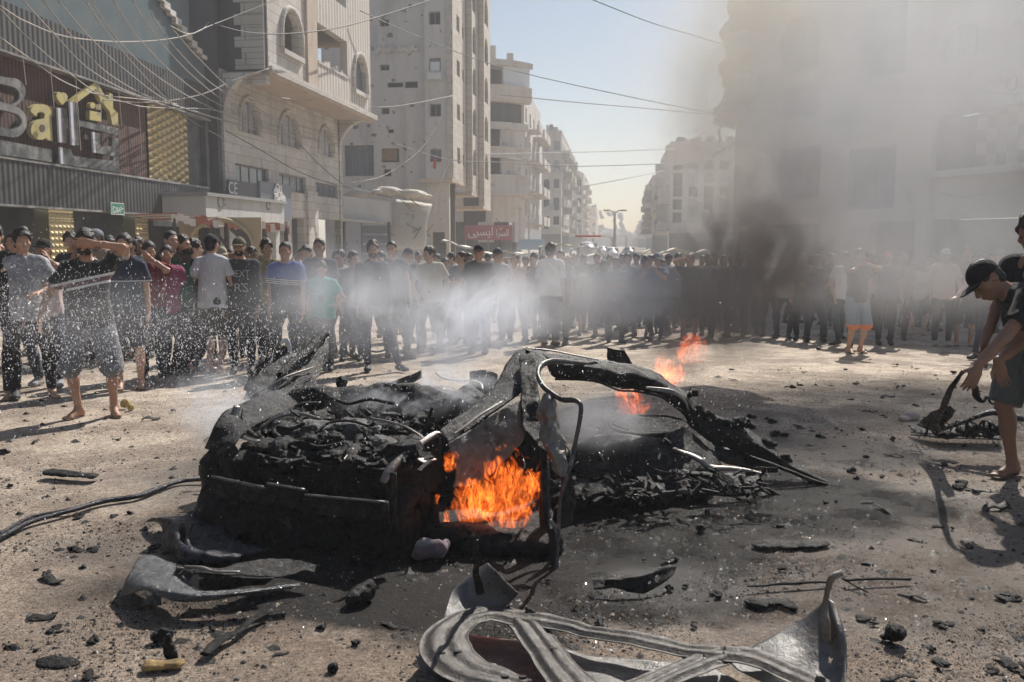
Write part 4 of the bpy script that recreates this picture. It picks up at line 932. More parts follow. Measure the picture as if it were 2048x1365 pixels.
# ------------------------------------------------------------------ people
def skinmat(name, col):
    if name in MATS: return MATS[name]
    m,nt,bs=newmat(name); o=objc(nt)
    c=mixc(nt,noise(nt,14,4,.6,o),[x*.82 for x in col],[min(1,x*1.12) for x in col])
    nt.links.new(c,bs.inputs['Base Color']); bs.inputs['Roughness'].default_value=.5; bs.inputs['Specular IOR Level'].default_value=.35
    bump(nt,bs,noise(nt,60,3,.6,o),.15,.004); MATS[name]=m; return m
SK=[skinmat('skin_brown',(.40,.225,.15)),skinmat('skin_tan',(.47,.29,.20)),skinmat('skin_dark',(.24,.13,.085))]
M_HAIR,_nt,_bs=newmat('hair_black'); _bs.inputs['Base Color'].default_value=(.012,.010,.009,1); _bs.inputs['Roughness'].default_value=.55
bump(_nt,_bs,noise(_nt,90,3,.7,objc(_nt)),.8,.01)
def cloth(name, col, bands=(), slope=0., axis=2, var=.12, rough=.9, blotch=None):
    """bands: (low, high, colour) in body height (object z + slope*x)"""
    if name in MATS: return MATS[name]
    m,nt,bs=newmat(name); o=objc(nt)
    c=mixc(nt,noise(nt,5,4,.6,o),[x*(1-var) for x in col],[min(1,x*(1+var)) for x in col])
    if blotch is not None: c=mixc(nt,ramp(nt,noise(nt,4,4,.6,o,1.5),[(.42,0),(.58,1)]),c,blotch)
    sp=N(nt,'ShaderNodeSeparateXYZ'); nt.links.new(o,sp.inputs[0])
    v=mth(nt,'ADD',sp.outputs[axis],mth(nt,'MULTIPLY',sp.outputs[0],slope))
    for lo,hi,bc in bands:
        f=mth(nt,'MULTIPLY',mth(nt,'GREATER_THAN',v,lo),mth(nt,'LESS_THAN',v,hi)); c=mixc(nt,f,c,bc)
    nt.links.new(c,bs.inputs['Base Color']); bs.inputs['Roughness'].default_value=rough; bs.inputs['Specular IOR Level'].default_value=.2
    bs.inputs['Sheen Weight'].default_value=.1
    bump(nt,bs,noise(nt,14,4,.6,stretch(nt,o,(1,1,.5)),1.2),.7,.03); MATS[name]=m; return m
def V3(*a): return np.array(a,float)
def nrm(v): v=np.asarray(v,float); return v/(np.linalg.norm(v)+1e-9)
def rotm(yaw=0,pitch=0,roll=0):
    return np.array(Matrix.Rotation(yaw,3,'Z')@Matrix.Rotation(pitch,3,'X')@Matrix.Rotation(roll,3,'Y'))
def ik(a, b, l1, l2, hint):
    d=b-a; L=np.linalg.norm(d); L2=min(L,(l1+l2)*.999); b=a+d/L*L2; u=d/L
    c=(l1*l1+L2*L2-l2*l2)/(2*L2); h=math.sqrt(max(0,l1*l1-c*c)); n=hint-u*np.dot(hint,u); n=nrm(n)
    return a+u*c+n*h, b
def skeleton(p):
    """joint positions for a body 1.75 m tall facing -y"""
    J={}; lean=p.get('lean',0.); side=p.get('side',0.); hipz=p.get('hipz',.93); hx=p.get('hipx',0.); hy=p.get('hipy',0.)
    pel=V3(hx,hy,hipz); T=rotm(p.get('twist',0.),lean,side); J['T']=T; J['pel']=pel
    J['waist']=pel+T@V3(0,0,.13); J['chest']=pel+T@V3(0,-.005,.36); J['neck']=pel+T@V3(0,.01,.55); 
    J['nb']=J['neck']+T@V3(0,.0,.0)
    H=T@rotm(p.get('hyaw',0.),p.get('hpitch',0.),p.get('hroll',0.)); J['H']=H
    J['head']=J['neck']+T@V3(0,-.01,.045)+H@V3(0,-.012,.12)
    for s,k in ((1,'l'),(-1,'r')):
        sh=pel+T@V3(.165*s,.01,.478); J['sh'+k]=sh
        a=p.get('arm'+k)
        if a is None: a=('rest',)
        if a[0]=='rest':
            o=a[1] if len(a)>1 else .10; f=a[2] if len(a)>2 else -.04
            el=sh+T@(nrm(V3(s*o*1.6,f,-1))*.29); wr=el+T@(nrm(V3(s*o*.5,f-.22,-1))*.255); hd=nrm(V3(0,-.2,-1))
        elif a[0]=='ik':               # hand target in body frame, elbow hint, hand direction
            wr=V3(*a[1]); hint=V3(*a[2]); el,wr=ik(sh,wr,.29,.255,hint); hd=nrm(V3(*a[3])) if len(a)>3 else nrm(wr-el)
        J['el'+k]=el; J['wr'+k]=wr; J['hd'+k]=hd; J['curl'+k]=p.get('curl'+k,.5)
        hip=pel+V3(.09*s,0,-.03); J['hip'+k]=hip
        ft=p.get('foot'+k,(.11*s,0.,0.)); an=V3(ft[0],ft[1]+.03,.085+(ft[3] if len(ft)>3 else 0)); fy=ft[2]
        kd=V3(math.sin(fy)*1,-math.cos(fy),0); kn,an=ik(hip,an,.43,.42,kd+V3(.15*s,0,0)); J['kn'+k]=kn; J['an'+k]=an; J['fd'+k]=V3(math.sin(fy),-math.cos(fy),0)
    return J
def b_head(s, J, k=.015, big=1.0):
    H=J['H']; c=J['head']; P=lambda x,y,z: c+H@V3(x,y,z)
    s.ell(P(0,.012,.025),(.076,.094,.098),H,.01); s.ell(P(0,-.022,-.035),(.060,.070,.078),H,.03); s.ell(P(0,-.045,-.085),(.034,.032,.026),H,.03)
    s.cap(P(0,-.088,.012),P(0,-.113,-.028),.008,.013,.012); s.ell(P(0,-.100,-.034),(.019,.013,.010),H,.008)
    s.cap(P(-.032,-.083,.028),P(.032,-.083,.028),.011,k=.012)
    for x in (-1,1):
        s.ell(P(x*.031,-.094,.008),(.016,.012,.010),H,.010,'sub'); s.ell(P(x*.031,-.080,.008),(.0125,.0125,.0115),H,.003)
        s.ell(P(x*.045,-.062,-.022),(.022,.022,.018),H,.02)
        s.ell(P(x*.077,.014,-.002),(.010,.020,.032),H,.006); s.ell(P(x*.084,.004,.0),(.006,.010,.018),H,.005,'sub')
    s.ell(P(0,-.094,-.058),(.024,.010,.007),H,.006); s.ell(P(0,-.091,-.070),(.020,.010,.007),H,.006); s.cap(P(-.018,-.104,-.064),P(.018,-.104,-.064),.0025,k=.003,op='sub')
def b_hand(s, J, k, h):
    w=J['wr'+k]; d=J['hd'+k]; sgn=1 if k=='l' else -1; T=J['T']
    ref=J.get('palm'+k); side=nrm(np.cross(d,ref)) if ref is not None else None
    if side is None:
        inward=T@V3(-sgn,0,0) if abs(d[2])>.5 else V3(0,0,-1); pn=nrm(inward-d*np.dot(inward,d)); side=nrm(np.cross(d,pn))
    else: pn=nrm(ref-d*np.dot(ref,d))
    fw=nrm(T@V3(0,-1,0)); 
    if np.dot(side,fw)<0 and abs(d[2])>.5: side=-side
    s.cap(w,w+d*.03,.025,.030,.02,flat=(pn,1.5))
    pc=w+d*.058; s.ell(pc,(.042,.042,.042) if h>.012 else (.040,.044,.016),None if h>.012 else np.stack([side,d,pn],1),.015)
    cu=J['curl'+k]
    for i,(o,L) in enumerate(((.029,.074),(.010,.084),(-.010,.078),(-.029,.060))):
        a=w+d*.088+side*o; d1=nrm(d+pn*cu*.55+side*o*2.0*(1-cu)); b=a+d1*L*.55; d2=nrm(d1*(1-cu*.45)+pn*cu*1.1); e=b+d2*L*.5
        s.cap(a,b,.0092,.0084,.004); s.cap(b,e,.0084,.0066,.003)
    a=w+d*.035+side*.026; t1=nrm(side*.8+d*.8+pn*.35); b=a+t1*.042; s.cap(a,b,.013,.0105,.008); s.cap(b,b+nrm(d+side*.25+pn*.4)*.036,.010,.008,.004)
def body_mesh(p, J, h, face=True):
    pts=[J[k] for k in J if k not in('T','H') and not k.startswith('curl') and not k.startswith('fd') and not k.startswith('hd') and not k.startswith('palm')]
    lo=np.min(pts,0)-.24; hi=np.max(pts,0)+.24; lo[2]=max(lo[2],-.03); s=SDF(lo,hi,h); T=J['T']; bw=p.get('build',1.); fl=(T@V3(0,1,0),1.35)
    P=lambda x,y,z: J['pel']+T@V3(x,y,z)
    s.ell(P(0,.01,.0),(.155*bw,.115*bw,.12),T,.02); s.cap(P(0,0,.03),P(0,-.01,.2),.145*bw,.135*bw,.05,flat=fl); s.ell(P(0,.0,.36),(.165*bw,.112*bw,.17),T,.05)
    s.cap(J['shl'],J['shr'],.055,k=.05); s.cap(J['neck'],J['shl']*.7+J['neck']*.3,.04,.045,.05); s.cap(J['neck'],J['shr']*.7+J['neck']*.3,.04,.045,.05)
    s.cap(J['neck']-T@V3(0,0,.05),J['head']+J['H']@V3(0,.02,-.05),.056,.050,.03)
    for k in 'lr':
        s.cap(J['sh'+k],J['el'+k],.050*bw,.037,.03); s.cap(J['el'+k],J['el'+k]*.35+J['wr'+k]*.65,.038,.032,.02); s.cap(J['el'+k]*.4+J['wr'+k]*.6,J['wr'+k],.034,.0235,.015)
        b_hand(s,J,k,h)
        s.cap(J['hip'+k],J['kn'+k],.085*bw,.052,.04); kn,an=J['kn'+k],J['an'+k]; fd=J['fd'+k]
        s.cap(kn,an,.050,.034,.02); s.ell(kn*.68+an*.32-fd*.018,(.050,.052,.11),None,.03)
        s.ell(kn+fd*.02,(.045,.045,.055),None,.02)
        he=an-fd*.035; he[2]-=.055; ba=an+fd*.12; ba[2]-=.06; to=an+fd*.165; to[2]-=.066
        s.cap(an,he+V3(0,0,.012),.034,.032,.02); s.cap(an+V3(0,0,-.01),ba,.036,.024,.025); s.cap(he+V3(0,0,.01),ba,.030,.026,.02)
        sd=nrm(np.cross(fd,V3(0,0,1)))
        if h<.012:
            for i,o in enumerate((-.03,-.013,.002,.016,.029)):
                o*= (1 if k=='l' else -1); s.cap(ba+sd*o*.9,to+sd*o+fd*(.02-.012*i),.0125-.001*i,.010,.006)
        else: s.ell(ba+fd*.02,(.042,.042,.02),None,.02)
    b_head(s,J); s.F=np.maximum(s.F,-1)
    return s.mesh()
def shirt_mesh(p, J, h, ease=.016, hem=-.06, sleeve=.62, wr=.017, loose=.03, seed=0, collar=False):
    T=J['T']; pts=[J[k] for k in ('pel','neck','shl','shr','ell','elr','wrl','wrr')]
    lo=np.min(pts,0)-.26; hi=np.max(pts,0)+.26; lo[2]-=.05; s=SDF(lo,hi,h); bw=p.get('build',1.); fl=(T@V3(0,1,0),1.33); e=ease
    P=lambda x,y,z: J['pel']+T@V3(x,y,z)
    s.cap(P(0,.0,hem),P(0,-.01,.25),(.145*bw+e+loose),(.142*bw+e+loose*.5),.03,flat=fl,c0=True); s.ell(P(0,.0,.36),(.170*bw+e,.112*bw+e,.175+e),T,.05)
    s.cap(J['shl'],J['shr'],.055+e,k=.05); s.cap(J['neck']-T@V3(0,0,.01),J['shl']*.75+J['neck']*.25,.045+e*.6,.05+e,.05); s.cap(J['neck']-T@V3(0,0,.01),J['shr']*.75+J['neck']*.25,.045+e*.6,.05+e,.05)
    # everything above the neckline plane is cut before sleeves are added
    s.plane(P(0,.0,.585 if not collar else .60),T@V3(0,-.55,1)); s.plane(P(0,0,hem),T@V3(0,.0,-1))
    for k in 'lr':
        sh,el,wr_=J['sh'+k],J['el'+k],J['wr'+k]; t=min(sleeve,1.); end=sh+(el-sh)*t
        s.cap(sh,end,.056*bw+e,.050*bw+e+(.012 if t<1 else -.008),.03,c1=(sleeve<=1))
        if sleeve>1: s.cap(el,el+(wr_-el)*min(sleeve-1,.97),.045+e*.8,.030+e*.7,.02,c1=True)
    s.noise(wr,15,seed%24,5,(1,1,.38)); s.noise(wr*.45,32,(seed+5)%24,4,(1,1,.7))
    return s.mesh()
def trouser_mesh(p, J, h, length=1.95, loose=.0, top=.10, seed=0):
    """length 1 = to the knee, 2 = to the ankle"""
    pts=[J[k] for k in ('pel','hipl','hipr','knl','knr','anl','anr')]; lo=np.min(pts,0)-.22; hi=np.max(pts,0)+.22; s=SDF(lo,hi,h); bw=p.get('build',1.); T=J['T']
    pel=J['pel']; s.ell(pel+V3(0,.01,-.01),(.162*bw+.008,.128*bw,.14),None,.02); s.cap(pel+V3(0,.005,.0),pel+T@V3(0,0,top),.150*bw,.143*bw,.03,flat=(T@V3(0,1,0),1.3),c1=True)
    for k in 'lr':
        hp,kn,an=J['hip'+k],J['kn'+k],J['an'+k]
        if length<=1.3:
            if length<=1: s.cap(hp,hp+(kn-hp)*length,.100*bw+loose*.5,.078+loose,.03,c1=True)
            else: s.cap(hp,kn,.100*bw+loose*.5,.074+loose,.03); s.cap(kn,kn+(an-kn)*(length-1),.074+loose,.074+loose,.01,c1=True)
        else:
            s.cap(hp,kn,.098*bw+loose*.4,.064+loose*.7,.03); s.cap(kn,kn+(an-kn)*(length-1),.066+loose*.7,.052+loose,.02,c1=(length<1.99)); s.ell(kn*.68+an*.32-J['fd'+k]*.018,(.060,.062,.13),None,.03)
    s.plane(pel+T@V3(0,0,top),T@V3(0,0,1))
    s.noise(.005,12,(seed+3)%24,5,(1,1,.5)); s.noise(.0035,30,(seed+9)%24,4,(1,1,1.2))
    return s.mesh()
def hair_mesh(J, h, style, seed=0):
    H=J['H']; c=J['head']; P=lambda x,y,z: c+H@V3(x,y,z); s=SDF(c-.2,c+.2,h)
    if style in('short','curly','thick','side'):
        up={'short':.002,'curly':.024,'thick':.016,'side':.012}[style]
        s.ell(P(0,.016,.034),(.079+up*.35,.096+up*.6,.097+up),H,.0)
        s.ell(P(0,.055,-.03),(.066,.05,.06),H,.02)
        s.ell(P(0,-.105,-.012),(.086,.085,.092),H,.010,'sub'); s.plane(P(0,.02,-.075),H@V3(0,-.3,-1)); s.plane(P(0,-.068,-.0),H@V3(0,-1,-.75) )
        for x in (-1,1): s.ell(P(x*.085,.006,-.018),(.03,.032,.035),H,.01,'sub')
        s.noise({'short':.0032,'curly':.014,'thick':.009,'side':.006}[style],min({'curly':58,'thick':50}.get(style,80),.6/h),seed%20,5)
    elif style=='beard':
        s.ell(P(0,-.028,-.058),(.064,.072,.062),H,.0); s.plane(P(0,-.05,-.052),H@V3(0,.35,1)); s.plane(P(0,.01,0),H@V3(0,1,0)); s.noise(.002,90,3,4)
    return s.mesh()
def cap_mesh(J, h, back=False):
    H=J['H']; c=J['head']; P=lambda x,y,z: c+H@V3(x,y,z); s=SDF(c-.24,c+.24,h)
    s.ell(P(0,.012,.040),(.086,.104,.092),H,.0); s.plane(P(0,-.0,.026),H@V3(0,-.10,-1))
    f=1 if back else -1
    s.cap(P(-.03,f*.10,.036),P(.03,f*.10,.036),.05,k=.008,flat=(H@V3(0,.12*-f,1),6)); s.ell(P(0,f*.115,.032),(.070,.075,.008),H@rotm(0,-.15*-f,0),.006)
    s.ell(P(0,.01,.131),(.008,.008,.006),H,.003)
    return s.mesh()
def shoe_mesh(J, h, k, kind):
    an=J['an'+k]; fd=J['fd'+k]; s=SDF(an-V3(.3,.3,.12),an+V3(.3,.3,.12),h); he=an-fd*.035; he=V3(he[0],he[1],an[2]-.045); ba=V3(*(an+fd*.13)[:2],an[2]-.05)
    sd=nrm(np.cross(fd,V3(0,0,1)))
    if kind=='shoe':
        s.cap(he,ba,.040,.043,.01); s.cap(an+V3(0,0,-.0),ba,.042,.035,.02); s.ell(ba+fd*.02,(.05,.05,.034),None,.01); s.plane(an+V3(0,0,-.085),(0,0,-1)); s.plane(an+V3(0,0,.012),(0,0,1))
    else:
        z=an[2]-.079; s.cap(V3(he[0],he[1],z),V3(ba[0],ba[1],z)+fd*.03,.040,.047,.004,flat=((0,0,1),6.))
        for q in (-1,1): s.cap(V3(*ba[:2],z)+sd*q*.044,V3(*ba[:2],an[2]-.030)-fd*.03,.008,.009,.004)
        s.cap(V3(*ba[:2],an[2]-.030)-fd*.03,V3(*ba[:2],z+.03)+fd*.015,.006,k=.004)
    return s.mesh()
NP=0
def person(x, y, yaw, label, height=1.75, pose=None, skin=0, top=None, bottom=None, hair='short', hcol=None, cap=None, capback=False, beard=False,
           feet='shoe', shoecol=None, h=.011, group='people watching the fire', shirt=None, trous=None, mat_top=None, mat_bot=None, name='person', print_=None, extra=None, lite=False):
    global NP; NP+=1; p=dict(pose or {}); J=skeleton(p)
    for kk in ('palml','palmr'):
        if kk in p: J[kk]=V3(*p[kk])
    root=empty(name,(x,y,0),yaw,label,'person',group); sc=height/1.75; root.scale=(sc,sc,sc)
    def put(nm,VF,mat,fine=True,smooth=True):
        V,F=VF
        if len(V)==0: return None
        return mesh_obj(nm,mesh_np(nm,V,F,[mat],smooth),root,world=False)
    put('body',body_mesh(p,J,h),SK[skin%3])
    sh=dict(shirt or {}); so=put('shirt',shirt_mesh(p,J,max(h,.0095),seed=NP,**sh),mat_top)
    tr=dict(trous or {}); put('shorts' if tr.get('length',1.95)<1.4 else 'trousers',trouser_mesh(p,J,max(h,.0095),seed=NP,**tr),mat_bot)
    hh=min(h,.0085)
    if cap is None: put('hair',hair_mesh(J,hh,hair,NP),hcol or M_HAIR)
    else:
        put('cap',cap_mesh(J,min(h,.008),capback),cap); put('hair',hair_mesh(J,hh,'short',NP),M_HAIR)
    if beard: put('beard',hair_mesh(J,hh,'beard'),M_HAIR)
    # eyes: small dark wet beads in the sockets
    H=J['H']; c=J['head']; mb=MB()
    for q in (-1,1):
        bm=bmesh.new(); bmesh.ops.create_icosphere(bm,subdivisions=1,radius=.0085); M=Matrix.Translation(c+H@V3(q*.031,-.0855,.008))
        e=bpy.data.meshes.new('eye'); bm.transform(M); bm.to_mesh(e); bm.free(); e.materials.append(plain('eye_dark',(.02,.015,.012),.25)); mesh_obj('eye',e,root,False)
    if feet in('shoe','sandal'):
        for k in 'lr': put('shoe' if feet=='shoe' else 'sandal',shoe_mesh(J,.009,k,feet),shoecol or M_SHOE)
    if print_ and so:
        dg=None; V=np.array([v.co for v in so.data.vertices]); bv=BVHTree.FromPolygons([tuple(v) for v in V],[tuple(f.vertices) for f in so.data.polygons])
        for (body,z,size,wmax,mat,dx) in print_:
            c_=bpy.data.curves.new('print','FONT'); c_.body=body; c_.align_x='CENTER'; c_.size=size; c_.resolution_u=2
            o=bpy.data.objects.new('tmp',c_); COL.objects.link(o); me=bpy.data.meshes.new_from_object(o.evaluated_get(bpy.context.evaluated_depsgraph_get())); bpy.data.objects.remove(o)
            bm=bmesh.new(); bm.from_mesh(me); bmesh.ops.triangulate(bm,faces=bm.faces); bmesh.ops.subdivide_edges(bm,edges=[e for e in bm.edges if e.calc_length()>.015],cuts=1)
            ws=[v.co.x for v in bm.verts]
            kx=wmax/(max(ws)-min(ws)) if ws else 1
            for v in bm.verts:
                hit=bv.ray_cast(Vector((v.co.x*kx+dx,-1,z+v.co.y)),Vector((0,1,0)))
                v.co=Vector((v.co.x*kx+dx,(hit[0].y if hit[0] else -.15)-.003,z+v.co.y))
            bm.to_mesh(me); bm.free(); me.materials.clear(); me.materials.append(mat); me.name='print'; mesh_obj('shirt_print',me,root,False)
    return root
M_SHOE=plain('shoe_black',(.03,.03,.032),.7)
BLK=cloth('cloth_black',(.018,.018,.020)); NAVY=cloth('cloth_navy',(.025,.032,.055)); JEAN=cloth('denim_dark',(.04,.05,.075),var=.3); DGR=cloth('cloth_charcoal',(.05,.05,.055),var=.2)
WHT=cloth('cloth_white',(.55,.55,.56),var=.06); GRN=cloth('cloth_green',(.02,.10,.07)); OLV=cloth('cloth_olive',(.10,.095,.06),var=.2); BRNC=cloth('cloth_brown',(.09,.07,.06)); SND=plain('sandal_brown',(.10,.06,.04),.7)
def gx(px, feet_y):                    # ground point under a photo column, for feet at a photo row
    z=0.
    for _ in range(25): q=atz(px,feet_y,z); z=float(gz(q[1]))
    return q[0],q[1],z
def crowd(px, head, fy, yaw, label, **k):
    x,y,z=gx(px,fy); H=at(px,head,y)[2]-z; o=person(x,y,R(yaw),label,height=H*1.0,**k); o.location.z=z; return o
# ------------------------------------------------------------------ burnt metal
def burnt(name, lo, hi, ash=(.16,.15,.14), rust=(.12,.055,.03), metal=.45, rough=(.32,.75), ashk=.5, rustk=.4, sc=3., spark=.0, bumpk=.5):
    m,nt,bs=newmat(name); g=geo(nt)
    c=mixc(nt,noise(nt,sc*2,6,.65,g),lo,hi)
    c=mixc(nt,mth(nt,'MULTIPLY',ramp(nt,noise(nt,sc*1.7,7,.72,g,.6),[(.50,0),(.70,1)]),ashk),c,ash)
    o=N(nt,'ShaderNodeVectorMath',operation='ADD'); nt.links.new(g,o.inputs[0]); o.inputs[1].default_value=(7,3,5)
    c=mixc(nt,mth(nt,'MULTIPLY',ramp(nt,noise(nt,sc,6,.7,o.outputs[0]),[(.52,0),(.68,1)]),rustk),c,rust)
    nt.links.new(c,bs.inputs['Base Color']); bs.inputs['Metallic'].default_value=metal; bs.inputs['Specular IOR Level'].default_value=.24 if lo[0]<.02 else .5
    if ashk>0 and bumpk>=.5:
        sn=N(nt,'ShaderNodeSeparateXYZ'); nt.links.new(nt.nodes.new('ShaderNodeNewGeometry').outputs['Normal'],sn.inputs[0])
        c=mixc(nt,mth(nt,'MULTIPLY',ramp(nt,sn.outputs[2],[(.55,0),(.95,.45)]),ramp(nt,noise(nt,55,4,.75,g),[(.50,0),(.62,1)])),c,[min(1,x*1.3) for x in ash]); nt.links.new(c,bs.inputs['Base Color'])
    nt.links.new(ramp(nt,noise(nt,sc*3,5,.6,o.outputs[0]),[(.35,rough[0]),(.7,rough[1])]),bs.inputs['Roughness'])
    h=mth(nt,'ADD',noise(nt,22,6,.7,g),mth(nt,'MULTIPLY',noise(nt,140,3,.7,g),.35)); bump(nt,bs,h,bumpk,.02)
    MATS[name]=m; return m
M_CHAR=burnt('char_black',(.0015,.0015,.0018),(.006,.0058,.0058),(.045,.043,.041),(.020,.012,.009),.0,(.3,.9),.35,.3,6,bumpk=1.)
M_BURN=burnt('burnt_body',(.003,.003,.0035),(.014,.0135,.0135),(.11,.105,.10),(.045,.028,.018),.2,(.22,.7),.5,.35,5,bumpk=.9)
M_STEEL=burnt('scorched_steel',(.10,.095,.09),(.24,.22,.20),(.36,.34,.31),(.10,.06,.04),.7,(.25,.55),.5,.5,2.6,bumpk=.3)
M_HOOD=burnt('hood_steel',(.055,.054,.053),(.14,.135,.13),(.26,.25,.235),(.05,.038,.03),.45,(.25,.55),.5,.7,4,bumpk=.4)
M_RIB=burnt('rib_steel',(.022,.019,.017),(.065,.055,.047),(.13,.115,.10),(.025,.018,.014),.25,(.35,.7),.4,.8,7,bumpk=.4)
M_TUBE=burnt('sooty_tube',(.025,.024,.024),(.09,.087,.085),(.30,.29,.28),(.05,.035,.025),.5,(.2,.55),.55,.5,7,bumpk=.3)
M_SCOR=burnt('heat_scorched',(.06,.052,.045),(.21,.175,.14),(.26,.25,.235),(.035,.025,.02),.1,(.5,.85),.7,.9,6,bumpk=.6)
M_PLAS=burnt('wet_black_plastic',(.008,.009,.013),(.022,.024,.032),(.05,.055,.07),(.03,.022,.02),.0,(.15,.45),.4,.2,5,bumpk=.5)
def cat(P, n):                          # resample a polyline smoothly
    P=np.asarray(P,float); k=len(P)
    if k==2: t=np.linspace(0,1,n)[:,None]; return P[0]*(1-t)+P[1]*t
    L=np.r_[0,np.cumsum(np.linalg.norm(np.diff(P,axis=0),axis=1))]; L/=L[-1]; Q=np.vstack([2*P[0]-P[1],P,2*P[-1]-P[-2]]); out=[]
    for t in np.linspace(0,1,n):
        i=min(int(np.searchsorted(L,t,'right'))-1,k-2); i=max(i,0); u=(t-L[i])/(L[i+1]-L[i]+1e-12)
        a,b,c,d=Q[i],Q[i+1],Q[i+2],Q[i+3]
        out.append(.5*((2*b)+(c-a)*u+(2*a-5*b+4*c-d)*u*u+(3*b-a-3*c+d)*u**3)*1.0)
    return np.array(out)
def D(*pts): return [at(*p) for p in pts]     # (column,row,distance)
HUP=[0.]
def Zp(*pts): return [atz(p[0],p[1],p[2]+HUP[0]) for p in pts]   # (column,row,height)
def loft(name, rows, mat, root=None, nu=40, nv=12, amp=.01, freq=9, th=.006, jag=0., crease=0., seed=0, holes=(), linear=False):
    R_=np.array([cat(r,nu) for r in rows]); G=np.array([cat(R_[:,i],nv) if len(rows)>2 and not linear else np.array([np.interp(np.linspace(0,len(rows)-1,nv),range(len(rows)),R_[:,i,k]) for k in range(3)]).T for i in range(nu)])
    P=G.reshape(-1,3); du=np.gradient(G,axis=0); dv=np.gradient(G,axis=1); nn=np.cross(du,dv); nn/=np.linalg.norm(nn,axis=2,keepdims=True)+1e-9; nn=nn.reshape(-1,3)
    P=P+nn*(amp*wob(P,freq,seed)+amp*.5*wob(P,freq*3,seed+4))[:,None]
    if crease: P=P+nn*(crease*np.abs(wob(P,freq*.7,seed+8)))[:,None]
    P=P.reshape(nu,nv,3)
    if jag:
        for e,i1 in ((0,1),(nu-1,nu-2)):
            w_=wob(P[e],40,seed+1)[:,None]; P[e]+= (P[e]-P[i1])*np.clip(w_*jag*60,-.9,1.5)
        for e,i1 in ((0,1),(nv-1,nv-2)):
            q=P[:,e]; w_=wob(q,40,seed+2)[:,None]; P[:,e]=q+(q-P[:,i1])*np.clip(w_*jag*60,-.9,1.5)
    I=np.arange(nu*nv).reshape(nu,nv); F=np.stack([I[:-1,:-1],I[1:,:-1],I[1:,1:],I[:-1,1:]],-1)
    keep=np.ones(F.shape[:2],bool)
    for (u,v,ru,rv) in holes:
        a,b=np.meshgrid(np.linspace(0,1,nu-1),np.linspace(0,1,nv-1),indexing='ij'); keep&=((a-u)/ru)**2+((b-v)/rv)**2>1
    me=mesh_np(name,P.reshape(-1,3),F[keep],[mat]); o=mesh_obj(name,me,root)
    md=o.modifiers.new('th','SOLIDIFY'); md.thickness=th; md.offset=0
    return o
def strip(name, pts, rad, mat, root=None, n=28, flat=.35, up=(0,0,1), sides=8, amp=.0, seed=0):
    P=cat(pts,n); P=P+amp*np.stack([wob(P,11,seed),wob(P,11,seed+3),wob(P,11,seed+6)],1)
    r=np.interp(np.linspace(0,1,n),np.linspace(0,1,len(rad)),rad) if hasattr(rad,'__len__') else [rad]*n
    mb=MB(); mb.tube(list(P),list(r),sides,None,flat,up); return mb.build(name,mat,root,True)
def hat(name, pts, w, h, mat, root, n=40, up=(0,0,1), lip=.4):       # pressed rib: raised channel with two lips
    P=cat(pts,n); V=[];F=[]; up=np.asarray(up,float); prof=[(-1,.12),(-.97,0),(-.72,.0),(-.60,.80),(-.46,1),(-.20,.98),(-.12,.55),(.12,.55),(.20,.98),(.46,1),(.60,.80),(.72,.0),(.97,0),(1,.12)]; W=w if hasattr(w,'__len__') else [w,w]
    for i in range(n):
        t=nrm(P[min(i+1,n-1)]-P[max(i-1,0)]); s=nrm(np.cross(t,up)); u=np.cross(s,t); ww=np.interp(i/(n-1),np.linspace(0,1,len(W)),W)
        for a,b in prof: V.append(P[i]+s*a*ww*1.22+u*b*h*.62+u*.004*wob(P[i][None],30,2)[0])
    k=len(prof)
    for i in range(n-1):
        for j in range(k-1): F.append((i*k+j,i*k+j+1,(i+1)*k+j+1,(i+1)*k+j))
    mb=MB(); mb.add(V,F); o=mb.build(name,mat,root,True,recalc=False); md=o.modifiers.new('t','SOLIDIFY'); md.thickness=.004; return o
def lump(name, ells, mat, root=None, h=.02, namp=.02, nfreq=14, k=.04, seed=0, clipz=None, nf2=None):
    P=np.array([e[0] for e in ells]); r=max(max(e[1]) if hasattr(e[1],'__len__') else e[1] for e in ells)+.06
    s=SDF(P.min(0)-r,P.max(0)+r,h)
    for c,rr in ells: s.ell(c,rr if hasattr(rr,'__len__') else (rr,)*3,None,k)
    s.noise(namp,nfreq,seed,6); s.noise(namp*.5,nf2 or nfreq*3,seed+5,6); s.noise(namp*.3,nfreq*8,seed+9,6)
    if clipz is not None: s.plane((0,0,clipz),(0,0,-1))
    V,F=s.mesh(); return mesh_obj(name,mesh_np(name,V,F,[mat]),root)
